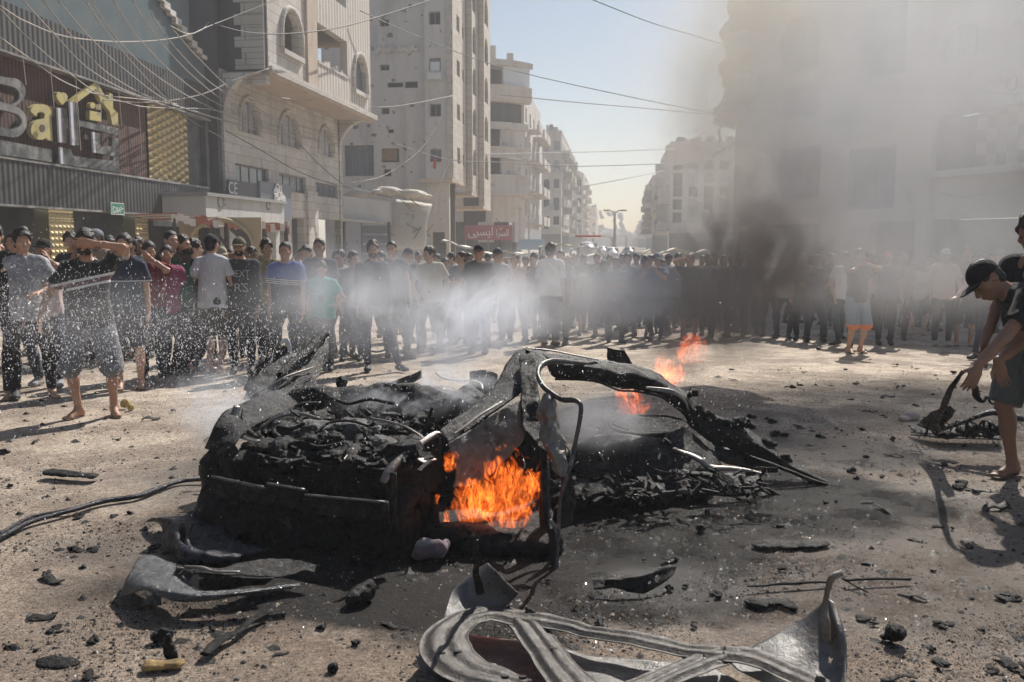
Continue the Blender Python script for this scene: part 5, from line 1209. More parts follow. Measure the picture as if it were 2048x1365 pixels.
def wreck():
    c=atz(900,1000,0); root=empty('burnt_car',(c[0],c[1],0),0,'burning charred car wreck with a torn open body and exposed engine bay','car')
    rg=random.Random(3)
    # --- front end
    loft('bumper_beam',[D((424,953,5.1),(470,965,5.04),(532,976,4.95),(536,967,4.94),(609,980,4.85),(612,990,4.84),(690,998,4.74),(769,1005,4.64)),D((424,991,5.1),(470,1000,5.04),(532,1013,4.95),(538,1010,4.94),(609,1026,4.85),(612,1029,4.84),(690,1038,4.74),(769,1045,4.64))],M_BURN,root,60,6,.004,10,.035,linear=True)
    for a,b in (((424,953,5.08),(532,976,4.93)),((534,967,4.92),(609,980,4.83)),((610,990,4.82),(769,1005,4.62))): strip('beam_lip',D(a,b),.008,M_STEEL,root,12,1)
    strip('beam_end',D((769,1003,4.63),(771,1046,4.63)),.03,M_BURN,root,8,.8)
    loft('radiator',[D((509,911,5.2),(560,922,5.14),(600,930,5.08),(650,934,5.0),(772,942,4.82)),D((509,985,5.2),(600,1000,5.08),(772,1030,4.82))],M_CHAR,root,60,10,.004,20,.03)
    mb=MB()
    for k in range(20):
        y=918+k*3.6; mb.tube(D((512,y-4,5.17),(600,y+8,5.05),(765,y+22,4.80)),.0035,4)
    mb.build('radiator_fins',M_BURN,root)
    strip('radiator_support',D((500,905,5.2),(545,918,5.12),(600,928,5.06),(606,916,5.05),(618,930,5.03),(700,936,4.92),(772,940,4.8)),[.016,.014,.014,.018,.015,.014,.02],M_BURN,root,44,.7,amp=.004)
    lump('front_underbody',[(at(430+i*30,1050+10*math.sin(i)+i*2.0,5.15-i*.035)+[0,.12,0],(.16,.16,.17+.03*rg.random())) for i in range(12)]+[(at(450+i*36,940+i*5,5.35-i*.04),(.14,.12,.15)) for i in range(9)],M_CHAR,root,.022,.03,12,.06,3)
    strip('tow_hook',D((558,1040,4.8),(572,1048,4.72),(585,1062,4.7),(575,1036,4.75),(588,1035,4.78)),.006,M_BURN,root,20,1)
    # --- far front wing, its side and the curved inner strip
    loft('far_fender',[D((412,898,5.3),(428,862,5.35),(446,828,5.45),(480,808,5.65),(540,785,5.95),(600,771,6.25),(640,778,6.4)),D((424,903,5.25),(445,872,5.3),(470,842,5.4),(505,822,5.6),(560,798,5.9),(615,785,6.15),(655,788,6.3)),D((440,914,5.2),(468,890,5.2),(488,866,5.3),(520,846,5.5),(575,818,5.8),(628,796,6.05),(668,798,6.2))],M_BURN,root,50,14,.014,9,.008,.004,.01,2)
    loft('fender_side',[D((413,898,5.3),(437,912,5.2),(470,918,5.16)),D((432,930,5.28),(445,945,5.2),(480,950,5.16)),D((440,985,5.25),(455,990,5.2),(500,1000,5.1))],M_CHAR,root,24,16,.018,12,.01,.006,.01,4)
    strip('inner_strip',D((474,812,5.5),(469,835,5.45),(474,858,5.38),(490,875,5.3),(517,883,5.22)),[.02,.028,.03,.026,.018],M_STEEL,root,30,.25,(.3,-.5,1))
    strip('inner_strip',D((488,818,5.5),(486,838,5.44),(496,858,5.36),(515,874,5.26)),[.012,.014,.014,.01],M_BURN,root,24,.4)
    # --- torn sheets standing behind the engine bay
    loft('torn_hood',[D((487,801,6.2),(505,762,6.35),(535,735,6.5),(580,705,6.7),(630,676,6.95)),D((510,800,6.15),(540,765,6.3),(575,735,6.5),(612,708,6.7),(648,668,6.95)),D((560,795,6.1),(595,768,6.3),(622,745,6.5),(640,718,6.7),(658,674,6.95)),D((628,775,6.15),(634,760,6.3),(640,745,6.5),(650,715,6.7),(662,680,6.95))],M_BURN,root,46,26,.02,8,.008,.006,.03,6)
    strip('hood_rim',D((560,752,6.3),(590,722,6.5),(622,695,6.7),(645,672,6.9),(655,670,6.95)),[.03,.036,.04,.045,.03],M_CHAR,root,30,.7,amp=.008)
    strip('hood_rim',D((490,800,6.15),(530,778,6.2),(575,752,6.3),(625,735,6.5)),[.012,.016,.014,.01],M_STEEL,root,30,.6,amp=.006)
    loft('torn_flap',[D((487,778,6.6),(505,745,6.7),(535,712,6.8),(570,690,6.9)),D((495,782,6.6),(515,752,6.7),(545,722,6.8),(585,708,6.9))],M_BURN,root,24,6,.008,14,.007,.006,.0,7)
    strip('bent_tip',D((560,688,6.85),(572,682,6.85),(584,706,6.8)),[.01,.028,.01],plain('tip_pale',(.45,.45,.46),.4,.5),root,12,.2,(0,-1,.3))
    loft('loose_shard',[D((755,776,6.2),(785,764,6.2),(820,750,6.2),(843,741,6.2)),D((760,784,6.2),(795,778,6.2),(825,766,6.2),(844,756,6.2))],M_BURN,root,24,6,.008,16,.006,.004,0,9)
    lump('strut_tower',[(at(683,764,6.1),(.035,.03,.03)),(at(680,776,6.1),(.025,.025,.04)),(at(676,790,6.1),(.045,.04,.04)),(at(672,803,6.0),(.08,.05,.04))],M_CHAR,root,.009,.012,24,.02,5)
    loft('rear_shelf',[D((940,742,7.0),(965,741,7.0),(995,750,7.0)),D((938,790,6.9),(965,792,6.9),(990,790,6.9))],M_BURN,root,20,12,.015,12,.01,.006,.01,4)
    strip('pale_trim',D((871,746,6.7),(885,756,6.7),(915,762,6.7),(945,762,6.7),(962,768,6.7),(966,780,6.6)),[.012,.012,.010,.012,.016,.012],M_STEEL,root,30,.5)
    # --- engine bay: charred engine, hoses, bulkhead
    lump('bulkhead',[(at(600+i*22,806-8*math.sin(i*.9)-(10 if i>3 else 0)+(8 if i>12 else 0),6.05-i*.01),(.13,.09,.07+.02*rg.random())) for i in range(14)]+[(at(600+i*24,835,6.1),(.15,.10,.10)) for i in range(13)],M_CHAR,root,.018,.022,15,.05,1)
    el=[]
    for i in range(120):
        u,v=rg.random(),rg.random(); px=500+u*345; py=925-v*110+u*10; d=5.12-.33*u+v*.85
        el.append((at(px,py+rg.uniform(-6,16),d),(rg.uniform(.03,.10),rg.uniform(.03,.09),rg.uniform(.025,.065))))
    lump('engine',el+[(at(520+i*26,945,5.35-i*.02),(.14,.14,.13)) for i in range(12)],M_CHAR,root,.014,.026,22,.03,7)
    lump('engine_cover',[(at(625+i*16,852+4*math.sin(i),5.5),(.07,.08,.035)) for i in range(7)]+[(at(700+i*14,868+6*math.cos(i*2),5.4),(.06,.06,.04)) for i in range(5)],burnt('ash_crust',(.03,.03,.03),(.09,.088,.085),(.20,.19,.18),(.05,.035,.03),.1,(.4,.8),.8,.3,7,bumpk=1),root,.011,.016,34,.02,2)
    lump('ash_block',[(at(772,890,5.15),(.07,.06,.05)),(at(786,902,5.1),(.045,.05,.05)),(at(757,878,5.2),(.05,.05,.03))],MATS['ash_crust'],root,.009,.012,36,.02,4)
    for k,pl in enumerate((((560,880),(548,868),(556,858),(580,862),(610,850)),((630,872),(660,850),(700,845),(735,858)),((520,860),(560,838),(600,832),(640,842)),((690,905),(730,890),(760,905),(800,900)),((555,905),(600,890),(640,900),(690,890)),((740,840),(790,850),(830,870),(850,890)),((600,838),(585,826),(600,815),(640,812)),((660,800),(700,812),(740,806),(790,812)))):
        strip('hose',[at(x,y-4,5.6-.004*(y-800)-.0006*(x-600)) for x,y in pl],rg.uniform(.008,.016),(M_BURN,M_CHAR,M_STEEL)[k%3],root,26,.9,amp=.008,seed=k)
    mb=MB(); crumple=[]
    for k in range(230):
        u,v=rg.random(),rg.random(); px=500+u*360; py=928-v*112+u*10; d=5.08-.33*u+v*.9; c=at(px,py-rg.uniform(0,10),d); L=rg.uniform(.012,.06); a=nrm(V3(rg.gauss(0,1),rg.gauss(0,1),rg.gauss(0,.5))); b=nrm(np.cross(a,V3(rg.gauss(0,1),rg.gauss(0,1),rg.gauss(0,1))))
        mb.box(c,a*L,b*L*rg.uniform(.15,.6),np.cross(a,b)*rg.uniform(.002,.008),rg.choice((M_CHAR,M_CHAR,M_CHAR,M_BURN,M_STEEL) if k%3 else (M_CHAR,M_BURN)))
    tag(mb.build('engine_fragments',None,root),None,None,None,'stuff')
    lump('seat_remains',[(at(880+i*14,795+rg.uniform(-10,12),6.3),(.10,.10,.07)) for i in range(6)]+[(at(870+i*15,830,6.1),(.12,.1,.09)) for i in range(6)],M_CHAR,root,.016,.03,18,.04,8)
    # --- near side: strut, wing remains, wheel
    strip('fender_strut',D((765,965,4.72),(780,938,4.78),(812,908,4.88),(845,884,4.98),(873,866,5.08),(883,868,5.1)),[.020,.026,.020,.018,.020,.010],M_STEEL,root,36,.28,(.2,-.7,.6),amp=.004)
    loft('fender_skirt',[D((762,960,4.75),(790,935,4.85),(830,905,4.95),(880,872,5.08)),D((778,1000,4.74),(800,975,4.85),(838,950,4.95),(885,915,5.1)),D((785,1030,4.78),(815,1010,4.86),(850,990,4.98),(890,960,5.1))],M_CHAR,root,30,18,.02,12,.008,.01,.02,5)
    wc=at(820,1052,4.9); ax=nrm(V3(-.92,.39,0)); 
    mb=MB(); u=nrm(np.cross(ax,[0,0,1])); rr=.17
    P=[wc+u*rr*math.cos(a)+V3(0,0,1)*rr*math.sin(a) for a in np.linspace(0,2*math.pi,30)]; mb.tube(P,.065,10,None,1.0,ax); wh=mb.build('wheel',M_CHAR,root,True)
    mb=MB(); mb.bar(wc-ax*.02,wc+ax*.05,.10,None,18); h=mb.build('rim',M_BURN,None); h.parent=wh; h.matrix_parent_inverse=Matrix.Identity(4); h.location=(0,0,0)
    strip('bumper_bracket',D((786,945,4.62),(788,985,4.6),(787,1030,4.6),(790,1064,4.6)),[.02,.016,.018,.02],M_BURN,root,16,.5)
    # --- near front door area: pillar, scorched inner panel, opening with the flames behind
    loft('windscreen_pillar',[D((881,858,5.15),(915,835,5.3),(946,812,5.45),(975,785,5.6),(999,759,5.75),(1012,730,5.9),(1026,708,6.0),(1050,697,6.05)),D((888,872,5.1),(925,848,5.22),(960,822,5.35),(990,798,5.48),(1020,770,5.6),(1045,740,5.75),(1060,716,5.9),(1075,706,6.0)),D((895,886,5.08),(935,862,5.2),(968,836,5.3),(1005,812,5.4),(1035,790,5.5),(1062,760,5.6),(1078,735,5.75),(1095,718,5.9))],M_BURN,root,50,16,.008,12,.012,.003,.01,3)
    strip('pillar_highlight',D((905,870,5.06),(930,852,5.14),(960,829,5.24),(1004,803,5.36)),[.006,.012,.016,.008],M_STEEL,root,24,.5,amp=.003)  # highlight along the pillar, built as a strip of paler steel
    loft('scorched_panel',[D((896,886,5.08),(935,864,5.16),(975,838,5.26),(1014,812,5.36),(1040,800,5.42)),D((905,912,5.05),(945,893,5.12),(985,872,5.2),(1025,850,5.28),(1048,842,5.34)),D((912,950,5.02),(945,930,5.08),(980,908,5.14),(1015,890,5.22),(1045,880,5.3)),D((905,974,5.0),(940,972,5.02),(975,955,5.08),(1006,925,5.15),(1030,900,5.24))],M_SCOR,root,40,26,.012,7,.01,.004,.015,11)
    loft('hinge_pillar',[D((1040,720,5.8),(1042,790,5.45),(1046,860,5.25),(1078,900,5.05),(1082,1000,4.95),(1084,1060,4.9)),D((1070,715,5.8),(1078,790,5.45),(1085,870,5.2),(1094,910,5.0),(1098,1010,4.9),(1100,1075,4.85))],M_CHAR,root,40,8,.014,12,.03,.004,.01,1)
    lump('sill',[(at(880+i*20,1078+i*1.2,4.88-i*.003),(.085,.10,.075)) for i in range(12)],M_CHAR,root,.016,.016,16,.04,2)
    loft('dark_opening',[D((840,900,5.2),(860,960,5.15),(860,1070,5.1)),D((830,880,5.5),(840,960,5.5),(840,1070,5.5))],M_CHAR,root,20,8,.02,8,.02)
    loft('cabin_floor',[D((850,1085,4.95),(960,1088,4.9),(1090,1085,4.85)),D((840,990,5.9),(960,990,5.9),(1120,985,5.9))],M_CHAR,root,30,14,.03,8,.02,0,.02,4)
    loft('cabin_back',[D((830,860,5.95),(950,850,5.95),(1040,845,5.95),(1130,880,5.95)),D((830,1000,5.9),(950,1000,5.9),(1060,1000,5.9),(1140,1000,5.9))],M_CHAR,root,30,14,.03,8,.02,0,.02,4)
    strip('door_post',D((868,880,5.1),(866,930,5.06),(868,985,5.02),(872,1060,4.98)),[.03,.02,.022,.03],M_CHAR,root,20,.6,amp=.006)
    # --- near door frame peeled outwards
    strip('door_frame',D((1170,727,5.75),(1130,723,5.5),(1102,723,5.35),(1083,732,5.25),(1076,750,5.15),(1086,773,5.05),(1106,790,4.98),(1126,800,4.92),(1150,801,4.86),(1162,812,4.83),(1158,850,4.8),(1149,896,4.76),(1141,934,4.72),(1128,975,4.7),(1120,1010,4.68),(1117,1060,4.65),(1113,1150,4.6)),[.008,.012,.015,.017,.019,.019,.021,.020,.018,.017,.016,.017,.015,.014,.014,.012,.015],M_TUBE,root,90,.75,(0,-1,.2),amp=.002)
    strip('door_frame_lower',D((1088,900,4.85),(1090,957,4.82),(1094,1041,4.74),(1106,1080,4.68),(1109,1150,4.6)),[.016,.02,.018,.024,.014],M_BURN,root,40,.6,amp=.004)
    loft('crumpled_door_skin',[D((1092,788,5.0),(1080,815,4.98),(1077,843,4.95),(1085,880,4.9),(1096,910,4.86),(1112,948,4.8)),D((1098,790,4.98),(1100,820,4.9),(1104,850,4.88),(1108,885,4.84),(1114,920,4.8),(1124,955,4.76)),D((1104,792,5.0),(1114,830,4.96),(1122,870,4.92),(1127,895,4.88),(1133,920,4.8),(1138,936,4.76))],M_STEEL,root,50,18,.022,16,.005,.003,.02,13)
    loft('door_inner',[D((1122,930,4.86),(1124,990,4.84),(1120,1060,4.82)),D((1140,940,4.9),(1148,990,5.0),(1145,1050,5.0))],M_CHAR,root,24,8,.015,14,.01,.004)
    strip('latch',D((1100,1040,4.72),(1108,1050,4.7),(1116,1062,4.7)),.010,M_STEEL,root,10,.8)
    strip('wire',D((1128,890,4.85),(1135,896,4.84),(1139,905,4.83),(1136,914,4.83)),.004,M_CHAR,root,12,1)
    # --- rear body: long torn arch sweeping down to the right
    up_=D((1050,696,6.1),(1085,701,6.15),(1121,706,6.2),(1160,712,6.25),(1197,719,6.3),(1240,727,6.35),(1274,731,6.4),(1313,746,6.45),(1340,769,6.5),(1371,785,6.5),(1399,810,6.5),(1432,830,6.5),(1477,848,6.48),(1505,867,6.45),(1544,891,6.42),(1585,927,6.38),(1625,950,6.35),(1658,968,6.3))
    lo_=D((1056,712,6.0),(1085,722,6.05),(1110,757,6.1),(1159,758,6.15),(1197,763,6.2),(1237,779,6.25),(1268,781,6.3),(1318,791,6.32),(1346,810,6.35),(1368,827,6.35),(1380,850,6.35),(1407,874,6.35),(1440,893,6.35),(1499,911,6.35),(1540,930,6.32),(1575,945,6.3),(1613,960,6.3),(1652,975,6.28))
    mid=[(a+b)/2+np.array([0,-.07,.02]) for a,b in zip(up_,lo_)]
    loft('rear_arch',[up_,mid,lo_],M_BURN,root,110,14,.012,8,.012,.010,.016,5)
    strip('arch_crease',D((1290,775,6.2),(1310,778,6.2),(1345,784,6.22),(1368,800,6.24),(1378,822,6.26)),[.008,.016,.02,.014,.008],M_STEEL,root,30,.3,(0,-1,.5),amp=.004)
    strip('arch_lip',[p+np.array([0,-.01,-.005]) for p in lo_[2:11]],.010,M_BURN,root,60,.8)
    strip('roof_rail',D((1052,697,6.06),(1100,701,6.08),(1150,711,6.15),(1197,720,6.25)),[.014,.012,.012,.008],M_STEEL,root,40,.5)
    lump('melted_seal',[(at(1399+i*13,815+i*8.3+rg.uniform(-3,3),6.4),(.035,.03,.03+.015*rg.random())) for i in range(15)],M_CHAR,root,.010,.014,34,.02,6)
    lump('melted_knob',[(at(1388,786,6.35),(.035,.03,.032)),(at(1380,790,6.38),(.02,.02,.02)),(at(1374,797,6.4),(.015,.015,.02))],M_CHAR,root,.007,.010,50,.01,2)
    # wheel-arch bowl and boot floor
    cc=at(1300,850,6.5); mb=MB(); P=[at(1299+78*math.cos(a),850-20*math.sin(a)*(1 if math.sin(a)<0 else .95),6.5+.33*math.sin(a)) for a in np.linspace(0,2*math.pi,40)]
    mb.tube(P,.012,6); mb.build('bowl_rim',M_BURN,root,True)
    loft('bowl',[P[:20],[p*.55+cc*.45-np.array([0,0,.05]) for p in P[:20]],[p*.55+cc*.45-np.array([0,0,.05]) for p in P[20:][::-1]],P[20:][::-1]],M_CHAR,root,30,16,.008,10,.01)
    loft('quarter_panel',[D((1150,885,6.1),(1205,870,6.12),(1260,873,6.1),(1320,870,6.1),(1372,850,6.15),(1410,872,6.3)),D((1150,930,6.0),(1210,912,6.0),(1265,905,5.98),(1325,900,5.98),(1380,893,6.05),(1435,903,6.2)),D((1155,985,5.85),(1215,978,5.82),(1275,968,5.82),(1335,960,5.85),(1390,948,5.95),(1445,940,6.1))],M_BURN,root,60,24,.022,6,.007,.004,.045,14)
    lump('rear_floor',[(at(1150+i*22,975+4*math.sin(i)-i*1.5,6.0+.03*i),(.16,.2,.05)) for i in range(11)]+[(at(1160+i*34,925,6.6),(.18,.12,.10)) for i in range(6)]+[(at(1120+i*24,985,5.6+.03*i),(.14,.16,.04)) for i in range(12)],M_CHAR,root,.018,.024,24,.04,9,.005)
    loft('boot_floor',[D((1395,870,6.5),(1430,885,6.45),(1500,905,6.4),(1570,935,6.4)),D((1360,900,6.3),(1420,915,6.3),(1480,930,6.3),(1550,945,6.3))],M_BURN,root,30,10,.02,8,.01,.006)
    for k,(pl,r) in enumerate([([(1326,902,6.1),(1350,928,6.0),(1377,947,5.95),(1418,952,5.9),(1436,966,5.85),(1456,988,5.8)],[.02,.024,.028,.03,.03,.02]),([(1340,895,6.1),(1357,902,6.0),(1385,912,5.95),(1404,922,5.9),(1421,935,5.9),(1474,938,5.9),(1535,950,5.9)],[.012,.02,.028,.03,.018,.016,.01]),
        ([(1499,913,6.25),(1552,932,6.22),(1613,957,6.2),(1660,971,6.2)],[.02,.022,.02,.022]),([(1659,971,6.2),(1640,985,6.15),(1613,992,6.1),(1585,998,6.05),(1555,990,6.0),(1528,978,5.95),(1500,985,5.9),(1474,990,5.88)],[.022,.035,.04,.035,.03,.022,.02,.02]),([(1250,950,5.9),(1290,962,5.9),(1340,975,5.85),(1400,985,5.8),(1470,992,5.8)],[.01,.014,.014,.014,.01]),([(1404,945,5.9),(1400,962,5.9),(1412,975,5.85)],[.016,.02,.012])]):
        strip('twisted_rail',D(*pl),r,M_BURN if k!=1 else M_STEEL,root,44,.6,amp=.006,seed=k)
    loft('torn_plate',[D((1443,950,5.95),(1480,950,5.95),(1521,953,5.95)),D((1455,972,5.85),(1485,980,5.85),(1518,972,5.85)),D((1474,990,5.85),(1490,990,5.85),(1510,981,5.85))],M_BURN,root,20,12,.012,12,.006,.004)
    loft('bent_gate',[D((1420,872,6.4),(1480,880,6.5),(1540,900,6.5),(1580,915,6.45)),D((1432,900,6.35),(1490,905,6.35),(1540,920,6.35),(1582,932,6.35))],M_PLAS,root,30,8,.02,9,.008,.004)
    mb=MB()
    for k in range(130):
        px=rg.uniform(1120,1540); py=rg.uniform(955,1010)-(px-1120)*.05; d=6.3-(py-880)*.0065+rg.uniform(-.08,.08); c=at(px,py,d-.12); L=rg.uniform(.015,.07); a=nrm(V3(rg.gauss(0,1.3),rg.gauss(0,1),rg.gauss(0,.5))); b=nrm(np.cross(a,V3(rg.gauss(0,1),rg.gauss(0,1),rg.gauss(0,1))))
        mb.box(c,a*L,b*L*rg.uniform(.06,.4),np.cross(a,b)*rg.uniform(.002,.008),rg.choice((M_CHAR,M_CHAR,M_BURN,M_BURN,M_STEEL) if k%5==0 else (M_CHAR,M_BURN)))
    tag(mb.build('rear_fragments',None,root),None,None,None,'stuff')
    for k,(x,y,d,s_) in enumerate(((1482,846,6.42,.07),(1536,884,6.4,.045),(1560,915,6.35,.05),(1330,885,6.1,.05),(1250,890,6.2,.06))):
        lump('charred_lump',[(at(x,y,d),(s_,s_*.7,s_*.6)),(at(x+12,y+4,d),(s_*.7,s_*.6,s_*.5))],M_CHAR,root,.010,.016,30,.02,k)
    # ragged strands hanging from the body
    for k in range(26):
        x=rg.uniform(760,1500); y=rg.uniform(900,990); d=5.2 if x<1100 else 6.0; L=rg.uniform(10,40)
        strip('strand',D((x,y,d),(x+rg.uniform(-10,10),y+L*.5,d-.03),(x+rg.uniform(-16,16),y+L,d-.05)),rg.uniform(.003,.008),rg.choice([M_CHAR,M_BURN,M_STEEL]),root,8,.7)
    return root
wreck()
def piece(name,label,cat,px,py,z=0,group=None):
    p=atz(px,py,0); return empty(name,(p[0],p[1],0),0,label,cat,group)
def loose_parts():
    # ---- bonnet inner frame lying in the foreground
    HUP[0]=.035; r=piece('torn_bonnet','big grey torn bonnet lying underside up in the foreground','bonnet',1250,1340)
    loft('skin',[Zp((905,1262,.02),(980,1268,.02),(1060,1275,.03),(1150,1290,.03),(1250,1302,.04),(1340,1315,.04),(1430,1330,.03)),Zp((880,1330,.02),(980,1345,.0),(1100,1350,.02),(1200,1355,.05),(1300,1350,.02),(1400,1365,.03),(1500,1375,.03)),Zp((860,1420,.02),(980,1450,.02),(1100,1460,.02),(1250,1470,.02),(1350,1470,.02),(1450,1470,.02),(1560,1470,.03))],M_HOOD,r,80,40,.012,4,.003,.0,.045,3)
    loft('left_wing',[Zp((831,1311,.03),(850,1280,.05),(876,1246,.08),(899,1197,.13),(917,1165,.17),(953,1134,.22),(973,1123,.25)),Zp((862,1320,.04),(885,1280,.07),(905,1245,.09),(925,1212,.10),(945,1190,.13),(975,1165,.19),(995,1146,.24)),Zp((900,1330,.05),(915,1290,.07),(930,1255,.08),(955,1235,.08),(985,1222,.09),(1012,1208,.12),(1032,1190,.17))],M_HOOD,r,60,24,.012,7,.003,.003,.04,7)
    loft('left_wing_lower',[Zp((831,1311,.03),(856,1365,.03),(880,1440,.03)),Zp((890,1325,.05),(905,1370,.05),(925,1440,.04)),Zp((930,1340,.05),(960,1380,.05),(990,1450,.04))],M_HOOD,r,40,20,.006,7,.006,.002,.0,2)
    loft('right_wing',[Zp((1447,1300,.05),(1501,1287,.08),(1582,1246,.15),(1630,1213,.22),(1652,1198,.27),(1668,1205,.27)),Zp((1470,1330,.05),(1530,1320,.07),(1600,1300,.10),(1650,1275,.15),(1675,1262,.20),(1687,1255,.21)),Zp((1530,1365,.04),(1580,1362,.04),(1630,1360,.05),(1670,1350,.07),(1688,1335,.10),(1693,1310,.13)),Zp((1580,1440,.03),(1620,1440,.03),(1650,1430,.03),(1680,1420,.03),(1690,1400,.04),(1690,1380,.05))],M_HOOD,r,60,44,.007,6,.003,.001,.018,9,holes=((.30,.30,.02,.022),(.74,.52,.02,.03)))
    hat('rib',Zp((1052,1375,.05),(980,1356,.06),(925,1335,.07),(893,1300,.09),(893,1268,.10),(925,1240,.11),(980,1226,.11),(1040,1236,.10),(1110,1246,.10),(1173,1261,.10),(1260,1277,.10),(1344,1293,.10),(1400,1304,.10),(1450,1306,.10)),[.05,.075,.085,.085,.07,.06,.062,.062,.05,.045,.05,.055,.045,.05],.026,M_RIB,r,130)
    hat('rib',Zp((1043,1240,.10),(1066,1266,.09),(1090,1298,.08),(1112,1330,.08),(1150,1375,.07),(1190,1440,.06)),[.055,.06,.06,.065,.08,.08],.027,M_RIB,r,60)
    hat('rib',Zp((1447,1308,.10),(1410,1322,.09),(1370,1338,.09),(1310,1366,.08),(1230,1410,.07)),[.055,.055,.05,.06,.07],.027,M_RIB,r,50)
    hat('rib',Zp((1447,1306,.10),(1500,1314,.10),(1540,1326,.09),(1575,1342,.08),(1640,1375,.06),(1700,1420,.04)),[.055,.06,.055,.055,.06,.06],.027,M_RIB,r,50)
    for x,y in ((912,1268),(915,1312),(880,1290),(1108,1306),(884,1315),(1010,1362),(1045,1363)):
        mb=MB(); c=atz(x,y,.115); P=[c+V3(.014*math.cos(a),.009*math.sin(a),.02) for a in np.linspace(0,6.283,9)[:-1]]; mb.poly(P,(0,0,1),.01); mb.build('slot',plain('slot_dark',(.008,.008,.008),.8),r)
    strip('hinge_arm',Zp((1651,1282,.17),(1650,1245,.24),(1651,1205,.30),(1657,1175,.36),(1664,1156,.40),(1684,1146,.41)),[.020,.022,.012,.010,.014,.012],M_SCOR,r,40,.5,(0,-1,.3))
    for x,y,z in ((1650,1270,.21),(1650,1252,.25),(1650,1232,.28)):
        mb=MB(); c=atz(x,y,z); mb.bar(c+V3(0,-.022,.0),c+V3(0,-.012,.0),.009,None,10); mb.build('bolt',M_CHAR,r)
    strip('torn_strand',Zp((960,1185,.16),(957,1165,.22),(952,1145,.28),(956,1115,.36),(951,1100,.40),(955,1080,.46)),[.02,.018,.014,.010,.014,.006],M_BURN,r,30,.5,(0,-1,.3),amp=.004)
    strip('torn_edge',Zp((1034,1240,.09),(1055,1222,.12),(1052,1216,.13),(1085,1238,.10)),[.008,.012,.008,.006],M_BURN,r,16,.4)
    HUP[0]=.0
    # ---- wing panel at lower left
    r=piece('torn_wing_panel','wet grey wing panel with torn brackets lying at the lower left','car panel',400,1190)
    loft('panel',[Zp((278,1116,.12),(300,1112,.13),(330,1120,.14),(356,1132,.14),(372,1158,.12),(400,1180,.10),(460,1180,.10),(522,1175,.10),(600,1166,.10)),Zp((255,1155,.10),(280,1160,.12),(310,1172,.13),(340,1178,.13),(368,1186,.12),(400,1190,.11),(460,1188,.11),(525,1181,.11),(600,1170,.11)),Zp((238,1196,.02),(262,1188,.07),(290,1180,.11),(322,1195,.10),(364,1204,.08),(427,1201,.08),(476,1194,.08),(528,1188,.08),(602,1172,.11))],burnt('wet_grey_paint',(.06,.065,.07),(.11,.115,.12),(.20,.20,.20),(.07,.05,.04),.4,(.15,.4),.5,.2,6,bumpk=.9),r,80,20,.005,9,.006,.003,.01,3)
    loft('fold',[Zp((282,1206,.03),(300,1192,.07),(316,1183,.11)),Zp((323,1211,.03),(322,1200,.06),(322,1190,.10))],MATS['wet_grey_paint'],r,14,8,.004,10,.005)
    loft('bracket',[Zp((353,1131,.16),(405,1136,.17),(473,1129,.15),(553,1116,.12),(583,1114,.12),(632,1131,.10)),Zp((350,1150,.14),(405,1148,.15),(473,1152,.13),(553,1150,.10),(600,1140,.10),(628,1146,.08))],M_BURN,r,60,12,.012,12,.006,.005,.02,8)
    strip('bracket_edge',Zp((370,1133,.17),(405,1136,.18),(430,1143,.17),(480,1144,.16)),[.008,.012,.01,.008],M_STEEL,r,24,.6)
    loft('bracket_front',[Zp((350,1140,.16),(375,1140,.16),(398,1148,.15)),Zp((346,1165,.08),(372,1178,.09),(397,1180,.08))],M_SCOR,r,16,12,.012,18,.006,.004,.01,2,holes=((.5,.35,.28,.3),))
    loft('under_web',[Zp((398,1156,.13),(473,1158,.12),(548,1158,.10)),Zp((398,1180,.06),(460,1178,.06),(530,1170,.06))],M_CHAR,r,30,8,.01,12,.008,.004)
    # ---- crushed wheel arch liner
    r=piece('wheel_arch_liner','crushed glossy black plastic liner under the front of the wreck','car part',390,1100)
    loft('liner',[Zp((293,1041,.03),(325,1052,.04),(330,1085,.04),(352,1112,.03),(390,1127,.03),(470,1128,.02)),Zp((310,1036,.08),(350,1048,.10),(358,1082,.10),(375,1105,.08),(410,1116,.08),(480,1118,.06)),Zp((345,1036,.05),(378,1055,.04),(378,1088,.03),(395,1104,.03),(430,1112,.03),(500,1112,.03)),Zp((420,1030,.08),(440,1045,.07),(450,1065,.05),(470,1085,.05),(500,1095,.05),(540,1100,.05))],M_PLAS,r,70,40,.012,10,.006,.004,.03,4)
    strip('ridge',Zp((384,1050,.08),(375,1070,.08),(378,1092,.07),(400,1104,.07),(440,1118,.06)),[.010,.014,.014,.012,.008],M_PLAS,r,40,.7)
    # ---- bundle, shards, strips
    o=lump('cloth_bundle',[(atz(850,1098,.06),(.06,.05,.05)),(atz(875,1100,.06),(.055,.05,.05)),(atz(838,1110,.03),(.04,.03,.03)),(atz(893,1090,.07),(.03,.03,.035)),(atz(830,1112,.02),(.025,.015,.015))],cloth('rag_grey',(.26,.26,.28),blotch=(.12,.08,.09)),None,.007,.012,22,.02,3); tag(o,'pale dirty cloth bundle under the wreck beside the front wheel','cloth')
    def sh(name,label,rows,mat,**k):
        o=loft(name,rows,mat,None,**k); return tag(o,label,'debris',k.get('group'))
    sh('metal_shard','black pointed metal shard lying on the wet patch right of the wreck',[Zp((1186,1163,.04),(1230,1160,.06),(1285,1152,.08),(1320,1138,.09),(1351,1133,.08)),Zp((1189,1180,.02),(1227,1176,.03),(1270,1186,.01),(1300,1184,.01),(1345,1150,.05))],M_CHAR,nu=40,nv=8,amp=.01,freq=12,th=.01,jag=.008,holes=((.62,.55,.03,.12),(.72,.4,.03,.12)))
